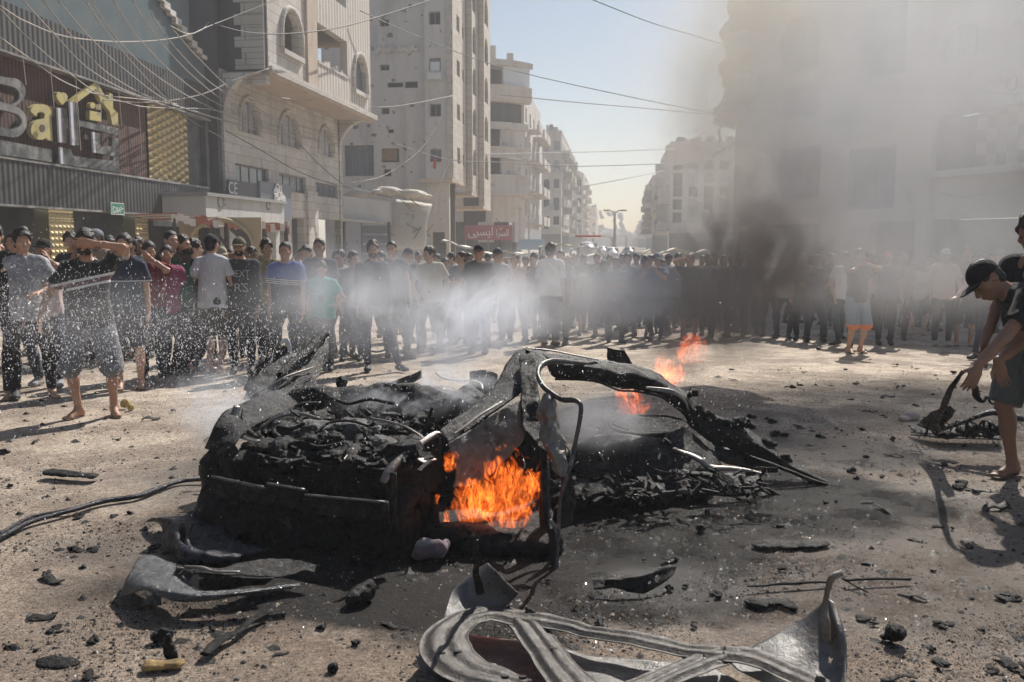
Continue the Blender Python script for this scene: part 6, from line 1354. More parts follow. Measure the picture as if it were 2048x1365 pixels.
    o=strip('charred_strip',Zp((409,1309,.03),(440,1282,.03),(480,1262,.03),(500,1243,.03),(541,1223,.03)),[.022,.03,.016,.022,.014],M_CHAR,None,40,.35,amp=.004); tag(o,'long charred wooden strip lying below the torn wing panel','debris')
    o=lump('foam_piece',[(atz(300+i*9,1332-i*.3+2*math.sin(i),.02),(.03,.03,.016)) for i in range(7)],plain('foam_yellow',(.36,.24,.09),.9,var=.35,scale=20,dirt=(.05,.035,.02),dirtscale=14),None,.007,.008,40,.01,2); tag(o,'scorched yellow foam piece at the bottom left','debris')
    o=lump('burnt_scrap',[(atz(338,1295,.05),(.02,.02,.06)),(atz(330,1270,.03),(.035,.02,.03)),(atz(318,1275,.02),(.03,.02,.02)),(atz(346,1308,.03),(.02,.02,.04))],M_CHAR,None,.006,.010,40,.01,2); tag(o,'upright burnt scrap standing behind the yellow foam','debris')
    o=lump('metal_box',[(atz(722,1188,.04),(.055,.05,.045)),(atz(708,1198,.03),(.04,.04,.035)),(atz(738,1180,.05),(.035,.04,.05))],M_BURN,None,.007,.006,24,.01,4); tag(o,'small crushed dark metal box below the front bumper','debris')
    o=lump('black_slab',[(atz(100+i*12,944+i*1.2,.04),(.05,.06,.018)) for i in range(8)],M_CHAR,None,.010,.006,20,.01,5); tag(o,'flat black slab lying at left below the man shielding his brow','debris')
    o=strip('cable',Zp((-40,1095,.03),(0,1074,.03),(56,1046,.03),(141,1022,.03),(206,1003,.03),(279,992,.03),(317,977,.03),(364,962,.03),(425,958,.04)),[.02,.02,.02,.02,.022,.022,.022,.018,.014],M_PLAS,None,90,.8,amp=.004); tag(o,'thick black hose snaking from the left edge to the wreck','hose')
    o=strip('cable',Zp((-40,1085,.02),(0,1066,.02),(60,1036,.02),(110,1026,.02),(150,1018,.03),(190,1007,.03)),[.012]*6,M_PLAS,None,50,.9,amp=.004); tag(o,'thinner black cable lying along the upper side of the hose','cable')
    o=strip('rod',Zp((1496,1174,.02),(1560,1170,.02),(1667,1162,.02)),[.006,.012,.008],M_CHAR,None,30,.7,amp=.006); tag(o,'charred rod lying left of the bonnet hinge','rod')
    o=strip('rod',Zp((1690,1161,.03),(1750,1158,.03),(1821,1159,.02)),.008,M_CHAR,None,30,.9); tag(o,'thin straight black rod lying right of the bonnet hinge','rod')
    o=strip('rod',Zp((1683,1156,.03),(1705,1168,.02),(1736,1184,.01)),.005,M_CHAR,None,20,.9,amp=.003); tag(o,'short black wire angled down from the straight rod','rod')
    o=lump('asphalt_chunk',[(atz(1505+i*11,1204+4*math.sin(i)+i,.01),(.035,.035,.014)) for i in range(8)],M_CHAR,None,.008,.008,30,.01,5); tag(o,'flat crumbled black chunk above the right bonnet wing','debris')
    o=lump('burnt_ball',[(atz(1790,1268,.04),(.045,.04,.04)),(atz(1768,1274,.01),(.03,.02,.012))],M_CHAR,None,.006,.008,34,.01,3); tag(o,'round burnt lump lying right of the torn bonnet','debris')
    o=lump('black_crust',[(atz(1522+i*13,1090+2*math.sin(i*2),.01),(.06,.05,.014)) for i in range(10)],M_CHAR,None,.012,.010,24,.01,6); tag(o,'long flat black crust on the wet ground in front of the torn tail','debris')
    o=lump('scorched_disc',[(atz(118,1328,.0),(.085,.05,.018)),(atz(100,1322,.0),(.05,.03,.012))],M_CHAR,None,.008,.006,24,.01,6); tag(o,'flat scorched black disc near the bottom left corner','debris')
    o=loft('back_panel',[D((1210,693,7.9),(1214,700,7.9),(1216,735,7.8)),D((1228,699,7.9),(1232,715,7.9),(1230,738,7.8)),D((1250,702,7.9),(1262,722,7.9),(1268,740,7.8))],M_BURN,None,20,14,.015,9,.01,.006); tag(o,'dark upright panel fragment behind the rear arch','debris')
    # ---- debris under the reaching hand: perforated arm, grille, blob of wires
    r=piece('suspension_arm','black perforated suspension arm lying at right under the reaching hand','car part',1930,850)
    strip('arm',D((1836,848,7.2),(1875,858,7.05),(1915,848,6.95),(1955,832,6.9),(1990,824,6.85),(2015,832,6.8),(2042,836,6.8)),[.02,.035,.035,.036,.045,.055,.05],M_PLAS,r,60,.5,(0,-.6,.8),amp=.002)
    loft('arm_bracket',[D((1838,846,7.15),(1858,828,6.9),(1880,818,6.6),(1900,812,6.4)),D((1862,862,7.05),(1885,852,6.85),(1900,838,6.6),(1912,822,6.4))],M_PLAS,r,24,8,.012,14,.012,.006,.03,3)
    lump('twisted_heap',[(at(1925+i*13,862+6*math.sin(i*1.9),6.95),(.05,.06,.03)) for i in range(7)]+[(at(1880+i*9,868,7.1),(.04,.05,.02)) for i in range(4)],M_CHAR,r,.010,.02,30,.02,3)
    for k in range(14):
        x=1850+k*13; strip('bent_strip',D((x,872-rnd.uniform(0,14),7.0),(x+rnd.uniform(-6,20),850-rnd.uniform(0,10),6.9),(x+rnd.uniform(0,40),866-rnd.uniform(0,16),6.85)),rnd.uniform(.006,.014),(M_CHAR,M_PLAS,M_BURN)[k%3],r,14,.4,amp=.01,seed=k)
    for k in range(7):
        mb=MB(); c=at(1900+k*14,850-k*4.0,6.93-.01*k)+V3(0,-.03,.012); P=[c+V3(.012*math.cos(a),0,.008*math.sin(a)) for a in np.linspace(0,6.283,9)[:-1]]; mb.poly(P,(0,-1,.4),.006); mb.build('hole',plain('hole_pale',(.30,.26,.22),.8),r)
    strip('prong',D((2005,845,6.8),(1998,862,6.8),(2012,858,6.8),(2024,848,6.8)),.010,M_PLAS,r,16,.8)
    o=strip('twisted_strip',D((1926,744,5.72),(1916,757,5.66),(1900,785,5.8),(1888,815,6.2),(1872,845,6.7),(1880,864,6.95)),[.012,.020,.024,.018,.026,.014],M_BURN,None,50,.35,(0,-1,.2),amp=.008); tag(o,'twisted dark metal strip lifted from the heap by the bending youth','debris')
    r=piece('broken_grille','broken black grille lying at right beside the suspension arm','car part',1900,875)
    loft('grille',[D((1815,852,7.9),(1870,858,7.7),(1930,845,7.7),(2000,862,7.6)),D((1830,866,7.7),(1880,878,7.4),(1935,868,7.4),(2003,880,7.3))],M_PLAS,r,40,8,.008,9,.008,.004)
    mb=MB()
    for k in range(16):
        x=1830+k*11; mb.tube(D((x,858,7.75),(x+8,876,7.42)),.006,4)
    for k in range(4): mb.tube(D((1822,855+k*5,7.85-.1*k),(1900,862+k*5,7.65-.1*k),(2000,864+k*5,7.62-.1*k)),.006,4)
    mb.build('lattice',M_BURN,r)
    o=strip('wire_tangle',D((1948,770,6.6),(1952,790,6.6),(1966,800,6.58),(1975,792,6.58),(1985,806,6.55),(1998,800,6.55),(1990,815,6.55),(2008,825,6.55)),[.03,.035,.02,.012,.01,.008,.006,.004],M_CHAR,None,40,.8,amp=.012); tag(o,'charred tangle of wires dangling below the second hand','wires')
    o=lump('pale_rock',[(atz(1822,832,.04),(.09,.06,.05)),(atz(1808,838,.02),(.06,.05,.03))],plain('rock_pale',(.42,.34,.31),.9,var=.3,scale=9),None,.012,.01,20,.02,4); tag(o,'pale broken block lying left of the suspension arm','rubble')
    o=lump('yellow_sponge',[(atz(250,808,.05),(.05,.04,.05)),(atz(262,815,.03),(.03,.03,.04))],plain('sponge_yellow',(.42,.32,.10),.9,var=.3,scale=20),None,.010,.008,30,.01,2); tag(o,'torn yellow foam lump behind the foot of the man shielding his brow','debris')
loose_parts()
# ---- scattered fragments: individual ones that read at this size, then grit as one mass
def frag_label(x,y):
    a='at the far left' if x<250 else 'left of the wreck' if x<700 else 'in front of the wreck' if x<1250 else 'right of the wreck' if x<1750 else 'at the far right'
    b='near the crowd' if y<800 else 'on the dusty middle ground' if y<1000 else 'close to the viewer'
    return 'small charred fragment lying '+a+' '+b
def fragments():
    rg=random.Random(21); protos=[]
    for k in range(7):
        n=rg.randint(2,5); el=[(V3(rg.uniform(-.06,.06),rg.uniform(-.04,.04),rg.uniform(.0,.03)),(rg.uniform(.02,.06),rg.uniform(.012,.04),rg.uniform(.008,.03))) for _ in range(n)]
        P=np.array([e[0] for e in el]); s=SDF(P.min(0)-.12,P.max(0)+.12,.008)
        for c,r in el: s.ell(c,r,rotm(rg.uniform(0,3),rg.uniform(-.5,.5)),.008)
        s.noise(.012,38,k,6); s.noise(.006,110,k+3,6); V,F=s.mesh(); protos.append(mesh_np('fragment',V,F,[M_CHAR],False))
    for k in range(3):                 # bent plates
        P=cat([V3(-.12,0,.0),V3(-.03,.02,.04),V3(.05,.0,.015),V3(.13,.02,.03)],10); V=[];F=[]
        for i,p in enumerate(P): V+=[p+V3(0,-.035+.01*wob(p[None],40,k)[0],0),p+V3(.01,.035+.012*wob(p[None],50,k+2)[0],.012)]
        for i in range(9): F.append((2*i,2*i+2,2*i+3,2*i+1))
        V=np.array(V); protos.append(mesh_np('fragment',np.vstack([V,V-[0,0,.008]]),np.array([f for f in F]+[(a+20,d+20,c+20,b+20) for a,b,c,d in F]+[(2*i,2*i+20,2*i+22,2*i+2) for i in range(9)]+[(2*i+1,2*i+3,2*i+23,2*i+21) for i in range(9)]),[M_BURN],False))
    m_pale=plain('frag_pale',(.20,.17,.14),.9,var=.3,scale=12)
    spots=[(130,815,1.0),(300,840,1.2),(425,880,1.0),(70,885,.8),(15,905,1.3),(230,880,.9),(345,822,.9),(160,850,.7),(240,1030,1.0),(155,1095,1.2),(70,1140,.7),(95,1165,.9),(163,1140,.8),(305,1095,.8),(115,1260,1.1),(190,1285,.8),(25,1300,.7),(475,1085,.9),(660,1340,1.3),(590,1130,.7),(640,1255,.7),
     (1545,845,1.4),(1560,870,1.6),(1600,855,1.2),(1640,872,1.6),(1500,835,1.3),(1595,770,1.7),(1580,775,1.5),(1540,800,1.1),(1610,745,.9),(1460,740,1.0),(1468,760,.9),(1640,700,1.2),(1690,740,.9),(1700,800,1.0),(1735,825,.9),(1660,690,2.0),(1710,768,1.0),(1790,730,1.2),(1800,775,.9),(1775,795,.9),(1870,790,1.0),(1740,720,.8),(1905,745,1.2),(1560,740,.9),(1730,915,.9),(1790,912,1.0),(1700,945,1.0),(1770,955,.9),(1835,905,.8),(1900,930,1.1),(1930,975,1.3),(1660,1005,1.1),(1890,1055,1.2),(1840,1085,1.0),(1940,1095,1.0),(1740,1130,.8),(1560,1140,.8),(1830,1195,.8),(1740,1245,.9),(1890,1250,.8),(1960,1260,.7),(1550,1050,.7),(1400,1060,.9),(1340,1120,.7),(1880,1330,1.0),(1980,1340,.8),(1500,1000,.9),(2010,1195,1.3),(1990,1020,1.0),(1430,1190,.7),(1390,1250,.6),(700,1290,.7),(560,1310,.6),(430,1260,.6),(780,1250,.7),(1150,1215,.7),(1200,1240,.6)]
    for _ in range(150):
        x=rg.uniform(0,2048); y=rg.choice((rg.uniform(720,900),rg.uniform(820,1360)))
        if 400<x<1660 and 720<y<1110 or 820<x<1700 and y>1180: continue
        if x<700 and y<790: continue
        spots.append((x,y,rg.choice((.35,.5,.6,.8))))
    k=0
    for (x,y,s_) in spots:
        if 1840<x<2035 and 790<y<890: continue
        p=atz(x,y,float(gz(atz(x,y,0)[1]))); me=protos[rg.randrange(len(protos))]; o=bpy.data.objects.new('burnt_fragment',me); COL.objects.link(o)
        z=rg.uniform(.45,.8)*s_; o.location=p+[0,0,-.003]; o.rotation_euler=(rg.uniform(-.15,.15),rg.uniform(-.15,.15),rg.uniform(0,6.3)); o.scale=(z,z,z*rg.uniform(.6,1.1))
        tag(o,frag_label(x,y),'fragment','charred fragments scattered over the street'); k+=1
    # gravel, ash and glass crumbs
    V=[];F=[];mi=[]
    def crumb(p,r,m):
        b=len(V); q=rg.uniform(0,6.3)
        for j in range(4): V.append(p+V3(r*rg.uniform(.6,1.4)*math.cos(q+j*1.57),r*rg.uniform(.5,1.3)*math.sin(q+j*1.57),-.004))
        V.append(p+V3(r*rg.uniform(-.3,.3),r*rg.uniform(-.3,.3),r*rg.uniform(.25,.7)))
        for j in range(4): F.append((b+j,b+(j+1)%4,b+4)); mi.append(m)
    for k in range(42000):
        y=485+ (rg.random()**.75)*900; x=rg.uniform(-60,2108)
        if y<735: continue
        p=atz(x,y,0.); z=float(gz(p[1])); p=atz(x,y,z); m=rg.choices((0,1,2,3),(7,6,5,1.2))[0]; near=math.exp(-((x-1000)/700)**2-((y-1000)/250)**2)
        if rg.random()<near*.85: m=0
        p=V3(*p)+V3(0,0,.012*wob(np.array([[p[0],p[1],0.]]),1.3,2)[0]-.004); crumb(p,(rg.choice((.002,.003,.003,.004,.005,.008)) if rg.random()>.035 or m>0 else rg.uniform(.012,.026))*rg.uniform(.6,1.4)*(1+p[1]*.06)*(1 if m!=3 else .7),m)
    V=np.array(V); me=mesh_np('gravel',V,np.array(F),[M_CHAR,m_pale,plain('frag_brown',(.10,.07,.05),.9,var=.3,scale=12),plain('glass_crumb',(.34,.36,.36),.1,0,spec=.8)],False,np.array(mi))
    o=mesh_obj('gravel',me); tag(o,'fine gravel, ash and glass crumbs strewn over the street',None,None,'stuff')
fragments()
# ------------------------------------------------------------------ overhead cables
def cables():
    mc=plain('cable_pale',(.34,.31,.28),.7,var=.15); md=plain('cable_dark',(.06,.06,.06),.7)
    L=[([(0,12,14),(55,45,17),(140,75,20),(250,84,26),(340,78,30),(400,62,34),(418,45,36)],mc,'pale cable swagging across the blue cladding to the stone building'),
     ([(0,18,12),(60,80,15),(130,140,18),(200,190,22),(250,205,26),(300,215,30),(420,218,36)],mc,'pale cable passing over the gold roof of the sign'),
     ([(0,75,12),(60,118,15),(130,165,19),(200,190,24),(290,200,30),(400,215,36)],mc,'lower pale cable crossing the raised lettering'),
     ([(45,0,14),(110,70,18),(180,140,22),(260,185,28),(330,205,33),(452,225,37.9)],mc,'pale cable from the top left, second bundle strand'),
     ([(85,0,14),(150,80,18),(220,150,23),(300,195,29),(380,220,33.5),(520,262,41.2)],mc,'pale cable sagging down to the first arched window'),
     ([(115,0,15),(180,75,20),(250,140,25),(340,205,32),(440,240,36.8),(600,285,45.6)],mc,'pale cable ending near the second arched window'),
     ([(170,0,16),(210,60,20),(260,120,25),(320,185,31),(380,240,35),(453,280,37.9)],mc,'steeply falling pale cable left of the stone building'),
     ([(180,0,16),(240,85,22),(310,150,28),(400,205,35),(520,255,40.8),(680,290,52.2)],mc,'long pale cable reaching across all three arched windows'),
     ([(225,0,17),(280,80,23),(350,150,30),(430,205,36.5),(560,265,43.5),(640,280,48.8)],mc,'pale cable in the middle of the bundle'),
     ([(262,0,18),(330,95,26),(400,165,33),(470,215,38.2),(590,270,45.3)],mc,'pale cable right of the middle of the bundle'),
     ([(302,28,20),(350,95,27),(420,165,34),(500,215,39.4),(600,262,45),(682,276,52.3)],mc,'pale cable starting at the broken cladding edge'),
     ([(345,58,22),(400,120,30),(470,185,37.5),(560,240,43),(676,270,51.6)],mc,'rightmost pale cable of the bundle'),
     ([(340,52,24),(380,68,28),(420,52,34),(562,-4,38.7)],mc,'pale cable rising to the top of the stone building'),
     ([(425,48,34),(500,66,36),(590,67,39.5),(680,55,45),(770,30,52),(905,-14,62)],md,'thick dark twisted cable from the stone building to the tower'),
     ([(200,200,28),(300,205,30),(400,190,33),(470,160,35.5),(536,138,37.6)],mc,'pale cable curving up to the building corner'),
     ([(452,262,37),(520,300,40.3),(600,345,45),(680,372,50),(785,392,55.5)],md,'dark cable slanting down over the lower windows'),
     ([(600,290,45.2),(650,340,48.5),(700,375,51),(785,396,55.5)],md,'short dark cable ending at the pale canopy'),
     ([(700,367,50),(770,350,54),(840,300,58),(880,240,61),(903,180,63)],mc,'pale cable sweeping from the canopy up to the grey tower'),
     ([(900,320,62),(880,370,60),(868,430,58)],mc,'thin pale cable hanging down from the tower corner'),
     ([(560,196,39),(670,207,50),(780,214,54),(906,192,62.4)],mc,'nearly level pale cable in front of the grey tower'),
     ([(780,285,54),(900,320,62),(1000,325,75),(1140,333,80),(1335,328,90)],md,'level dark cable crossing the street'),
     ([(965,309,64),(1100,306,75),(1230,303,85),(1350,298,95)],mc,'upper level cable crossing the street'),
     ([(720,22,50),(840,75,58),(962,122,62),(1060,150,66),(1240,190,50),(1450,232,42)],md,'long dark cable crossing the open sky'),
     ([(1000,190,64),(1150,205,60),(1300,218,50),(1470,235,42)],mc,'faint lower cable crossing the open sky'),
     ([(1185,0,40),(1300,45,38),(1400,75,36),(1470,98,42)],md,'dark cable running to the broken corner at upper right'),
     ([(1140,378,150),(1230,362,100),(1340,340,117)],mc,'short faint cable far down the street'),
     ([(1715,170,36),(1800,176,34),(1900,182,32),(2060,188,29)],mc,'thin pale cable across the smoky corner building'),
     ([(1860,378,30),(1900,390,29),(1935,394,28.5),(1968,389,28)],mc,'short glinting wire hanging before the corner building')]
    for pts,m,lb in L:
        P=cat(D(*pts),46); mb=MB(); mb.tube(list(P),[.007+.00032*p[1]*(1.6 if 'thick' in lb else 1) for p in P],5); o=mb.build('overhead_cable',m,None,True); tag(o,lb,'cable','overhead cables')
cables()
# ------------------------------------------------------------------ the crowd (photo column, head row, feet row, yaw in degrees)
C=cloth; sl=dict(length=1.02,loose=.028); REL={'arml':('rest',.12),'armr':('rest',.12)}
def P_(**k): return k
tied=C('tee_tiedye',(.42,.42,.43),blotch=(.24,.24,.26)); pink=C('shirt_pinkish',(.52,.40,.38)); mtee=C('tee_white_band',(.020,.020,.022),bands=[(1.245,1.335,(.62,.62,.62)),(1.268,1.31,(.13,.06,.07))],slope=-.22)
gsh=C('shorts_grey',(.155,.165,.18)); nv2=C('tee_navy_slate',(.075,.10,.13),bands=[(1.25,2,(.02,.024,.05)),(1.235,1.25,(.45,.45,.45))])
mar=C('shirt_maroon',(.16,.02,.035)); mag=C('shirt_magenta',(.25,.05,.11)); blu3=C('tee_blue_stripes',(.022,.028,.05),bands=[(1.27,2,(.035,.085,.27)),(1.262,1.274,(.5,.5,.5)),(1.237,1.249,(.5,.5,.5)),(1.212,1.224,(.5,.5,.5))],slope=.08)
teal=C('tee_teal',(.03,.30,.27)); yel=C('shirt_mustard',(.26,.20,.04),var=.3,blotch=(.10,.08,.03)); py=C('polo_pale_yellow',(.50,.47,.38)); olc=C('cap_olive',(.14,.125,.075)); tanc=C('cap_tan',(.35,.30,.22)); redc=C('cap_red',(.60,.08,.05)); whc=C('cap_white',(.60,.60,.60)); gyc=C('cap_grey',(.22,.23,.25))
dsh=C('denim_shorts_orange',(.20,.25,.31),bands=[(.40,.50,(.65,.20,.06))]); gsl=C('sweat_grey',(.055,.057,.06))
G=dict(group='people watching the fire')
_crowd=crowd
def crowd(px,head,fy,yaw,label,**k):
    if 'pose' not in k: k['pose']=rpose(px)
    return _crowd(px,head,fy,yaw,label,**k)
def rpose(i):                          # everyday stances so that no two neighbours stand alike
    g=random.Random(i*7+3); k=g.randrange(9); sh=g.uniform(-.05,.05)
    p=P_(hyaw=g.uniform(-.7,.7),hpitch=g.uniform(-.12,.22),hroll=g.uniform(-.12,.12),side=sh,twist=g.uniform(-.3,.3),hipx=g.uniform(-.05,.05),hipz=g.uniform(.90,.93),build=g.uniform(.9,1.16),lean=g.uniform(-.04,.07),
        footl=(g.uniform(.05,.2),g.uniform(-.16,.1),g.uniform(0,.5)),footr=(-g.uniform(.05,.2),g.uniform(-.1,.16),-g.uniform(0,.5)),arml=('rest',g.uniform(.03,.3),g.uniform(-.25,.1)),armr=('rest',g.uniform(.03,.3),g.uniform(-.25,.1)))
    if k==0: p.update(arml=('ik',(-.10,-.24,1.20),(1,.2,-.6),(-1,-.1,.1)),armr=('ik',(.10,-.27,1.16),(-1,.2,-.6),(1,-.1,.1)))        # arms folded
    elif k==1: p.update(armr=('ik',(-.19,-.02,1.02),(-1,.3,0),(.7,-.6,-.2)))                                                       # hand on hip
    elif k==2: p.update(arml=('ik',(.04,-.17,1.50),(.8,-.1,-.7),(-.3,.1,.9)),curll=.9)                                             # hand at mouth
    elif k==3: p.update(armr=('ik',(-.10,-.40,1.46),(-.6,.1,-.7),(.1,-.1,1)),curlr=.7,arml=('ik',(.06,-.38,1.40),(.6,.1,-.7),(-.1,-.1,1)))   # filming
    elif k==4: p.update(arml=('ik',(.08,.16,1.0),(1,.4,0),(-1,0,-.3)),armr=('ik',(-.08,.16,1.0),(-1,.4,0),(1,0,-.3)))               # hands behind
    elif k==5: p.update(armr=('ik',(-.09,-.10,1.66),(-1,-.2,.2),(.8,.1,.5)))                                                        # shading the eyes
    elif k==6: p.update(arml=('ik',(.20,-.06,.92),(1,.4,0),(-.1,-.4,-1)),armr=('ik',(-.20,-.06,.92),(-1,.4,0),(.1,-.4,-1)))          # hands at pockets
    return p
# front left row -----------------------------------------------------
crowd(8,452,800,25,'bearded man in an open necked black shirt at the far left',skin=1,hair='thick',beard=True,mat_top=BLK,mat_bot=BLK,shirt=dict(loose=.02),pose=P_(hyaw=-.1),h=.0095)
crowd(62,462,797,30,'young man in a tie dyed grey tee looking down, hands in front',skin=1,hair='curly',mat_top=tied,mat_bot=BLK,feet='sandal',shoecol=SND,shirt=dict(loose=.045,hem=-.10),pose=P_(hyaw=.15,hpitch=.12,arml=('ik',(.12,-.26,1.12),(.8,.3,-.4),(-.7,-.6,-.1)),armr=('rest',.2),curll=.8,footl=(.2,-.05,.2),footr=(-.2,.05,-.2)),h=.0095)
crowd(110,477,772,15,'man in a black cap and pinkish shirt behind the tie dyed tee',skin=0,cap=BLK,beard=True,mat_top=pink,mat_bot=JEAN,shoecol=C('sneaker_grey',(.3,.3,.3)))
main=crowd(192,466,833,12,'man in a white banded black tee and grey shorts shielding his brow',skin=0,hair='curly',beard=True,mat_top=mtee,mat_bot=gsh,feet='sandal',shoecol=SND,trous=dict(length=1.04,loose=.035),shirt=dict(loose=.035,hem=-.07,sleeve=.66),
  pose=P_(build=1.04,hpitch=-.06,hroll=.05,side=-.03,arml=('ik',(.085,-.16,1.655),(1,-.1,.35),(-1,-.10,.06)),palml=(0,1,.2),curll=.35,armr=('ik',(-.40,-.14,.98),(-.6,.5,-.2),(-.1,-.2,-1)),curlr=.3,footl=(.16,.0,.35),footr=(-.15,-.03,-.45)),h=.0085)
crowd(262,472,778,20,'man in a navy and slate tee right of the man shielding his brow',skin=1,hair='side',mat_top=nv2,mat_bot=DGR,feet='sandal',shoecol=SND,trous=dict(length=1.0,loose=.02),pose=P_(hyaw=-.3),h=.0095)
crowd(308,487,757,25,'man covering his nose with his maroon shirt',skin=0,hair='side',mat_top=mar,mat_bot=JEAN,shirt=dict(hem=-.0),pose=P_(hyaw=.25,hpitch=.12,arml=('ik',(.02,-.15,1.55),(.8,-.2,-.7),(-.5,.1,.85)),curll=.8,armr=('rest',.1)),h=.0095)
crowd(336,489,752,30,'boy in a magenta shirt behind the maroon shirt',skin=0,hair='short',mat_top=mag,mat_bot=BLK)
crowd(352,465,748,35,'tall man in a dark brown shirt behind the nose covering man',skin=1,hair='short',mat_top=BRNC,mat_bot=BLK,pose=P_(hyaw=.3))
crowd(375,474,746,55,'man in a green tee seen side on behind the white tee',skin=1,hair='thick',beard=True,mat_top=GRN,mat_bot=BLK,pose=P_(hyaw=.3))
crowd(395,480,744,150,'man in a black tee with his back turned beside the white tee',skin=1,hair='thick',mat_top=BLK,mat_bot=JEAN)
crowd(432,472,747,172,'man in a plain white tee and black cap seen from behind',skin=1,cap=BLK,mat_top=WHT,mat_bot=C('shorts_olive',(.035,.035,.028)),feet='sandal',shoecol=SND,trous=dict(length=.98,loose=.025),shirt=dict(loose=.045,hem=-.09),pose=P_(build=1.05,arml=('rest',.26),armr=('rest',.26),footl=(.07,0,0),footr=(-.07,0,0)),h=.0095)
crowd(487,478,746,10,'man in an olive cap and a dark lettered sweater',skin=0,cap=olc,beard=True,mat_top=gsl,mat_bot=BLK,shirt=dict(sleeve=1.85,loose=.03),pose=P_(hpitch=.1),h=.0095,print_=[('NEXT',1.26,.13,.25,C('print_pale',(.35,.35,.33)),0),('RS',1.07,.16,.17,C('print_pale',(.35,.35,.33)),.02)])
crowd(540,483,727,15,'man in a mustard patterned shirt between the olive cap and the blue tee',skin=0,hair='curly',mat_top=yel,mat_bot=BLK,pose=P_(hyaw=.2))
crowd(577,487,748,5,'man in a blue tee with three white chest stripes',skin=0,hair='short',mat_top=blu3,mat_bot=BLK,shirt=dict(loose=.04),pose=P_(build=1.05,footl=(.15,0,.2),footr=(-.15,0,-.2)),h=.0095)
crowd(644,480,732,0,'tall man in a dark navy shirt behind the boy in teal',skin=0,hair='short',mat_top=NAVY,mat_bot=BLK,pose=P_(build=1.1))
crowd(648,525,742,10,'boy in a teal tee with one hand on his hip',skin=1,hair='side',mat_top=teal,mat_bot=BLK,shirt=dict(hem=-.08,loose=.04),pose=P_(hpitch=.25,arml=('ik',(.15,-.02,1.0),(1,.1,0),(-.8,-.5,0)),armr=('rest',.1)),h=.0095,print_=[('1',1.12,.17,.07,C('print_dark',(.05,.04,.06)),-.02)])
crowd(745,485,742,12,'man in dark navy with a red collar standing with legs apart in the steam',skin=0,hair='thick',beard=True,mat_top=NAVY,mat_bot=JEAN,shirt=dict(sleeve=1.9),pose=P_(footl=(.36,-.10,.5),footr=(-.06,.0,-.1),hipx=.03),h=.0095)
crowd(790,485,716,20,'man in a dark vest right of the wide stanced man',skin=1,hair='short',mat_top=DGR,mat_bot=JEAN,shirt=dict(sleeve=.3))
crowd(823,497,700,15,'man in a dark cap left of the pale yellow polo',skin=0,cap=NAVY,mat_top=DGR,mat_bot=BLK)
crowd(860,493,705,5,'man in a pale yellow polo shirt in the haze',skin=1,hair='thick',mat_top=py,mat_bot=JEAN,shirt=dict(loose=.035))
crowd(892,516,690,0,'shorter boy in dark clothes right of the yellow polo',skin=0,hair='side',mat_top=DGR,mat_bot=BLK)
crowd(921,505,690,-5,'slim man in a grey tee left of the broad man in black',skin=0,hair='short',mat_top=C('cloth_grey',(.20,.20,.21)),mat_bot=BLK)
crowd(958,492,708,-8,'broad man in a black tee and dark cap near the centre',skin=0,cap=BLK,mat_top=BLK,mat_bot=BLK,pose=P_(build=1.12,arml=('rest',.3),armr=('rest',.3)))
crowd(990,496,690,0,'man in a pale striped shirt and dark cap right of the broad man',skin=0,cap=DGR,mat_top=C('shirt_pale_grey',(.34,.33,.32)),mat_bot=BLK)
crowd(1012,522,680,-10,'short boy in pale blue at the centre of the crowd',skin=1,hair='side',mat_top=C('shirt_pale_blue',(.25,.29,.36)),mat_bot=JEAN)
crowd(1032,508,684,-5,'man in an orange tinted tee near the centre',skin=1,hair='short',mat_top=C('shirt_orange',(.42,.22,.14)),mat_bot=BLK)
crowd(1065,506,682,10,'man in a black tee left of the tall white tee',skin=0,hair='side',mat_top=BLK,mat_bot=BLK)
crowd(1084,512,680,0,'man in dark blue half hidden by the tall white tee',skin=0,cap=BLK,mat_top=NAVY,mat_bot=BLK)
crowd(1100,490,692,165,'tall curly haired man in a white tee seen from behind',skin=0,hair='curly',mat_top=WHT,mat_bot=JEAN,shirt=dict(loose=.05,sleeve=.8),pose=P_(hyaw=-.2))
crowd(1120,503,690,-15,'man in a dark slate shirt in front of the tall white tee',skin=0,hair='short',mat_top=C('shirt_slate',(.07,.085,.10)),mat_bot=BLK,pose=P_(build=1.08))
mid=[(1152,507,'dark',' man in a dark tee left of the tan shirt'),(1176,525,'tan','boy in a tan shirt veiled by smoke'),(1202,520,'slate','boy in slate veiled by smoke at mid street'),(1228,516,'grey','man in a grey tee with dark hair before the pale stall canopy'),(1260,509,'pale','man in a pale checked shirt before the pale canopy'),(1284,514,'dark','short dark haired man right of the checked shirt'),(1308,505,'slate','man with a shiny grey cap at mid right'),(1326,520,'tan','boy in tan behind the shiny capped man'),(1347,507,'grey','man in grey at the edge of the dark smoke'),(1380,507,'dark','man in black at the edge of the dark smoke')]
cm={'dark':BLK,'tan':C('shirt_tan',(.30,.22,.16)),'slate':C('shirt_slate_mid',(.10,.125,.16)),'grey':C('cloth_grey_light',(.27,.27,.28)),'pale':C('shirt_pale_grey',(.34,.33,.32))}
for i,(x,hd,c,lb) in enumerate(mid):
    crowd(x,hd,664+(i*7)%23,rnd.uniform(-20,10),lb.strip(),skin=i,hair=('short','side','curly')[i%3],cap=(gyc if i==6 else None),mat_top=cm[c],mat_bot=(BLK,JEAN,DGR)[i%3],h=.013,pose=rpose(i+200),trous=dict(length=1.0,loose=.02) if i%4==1 else {})
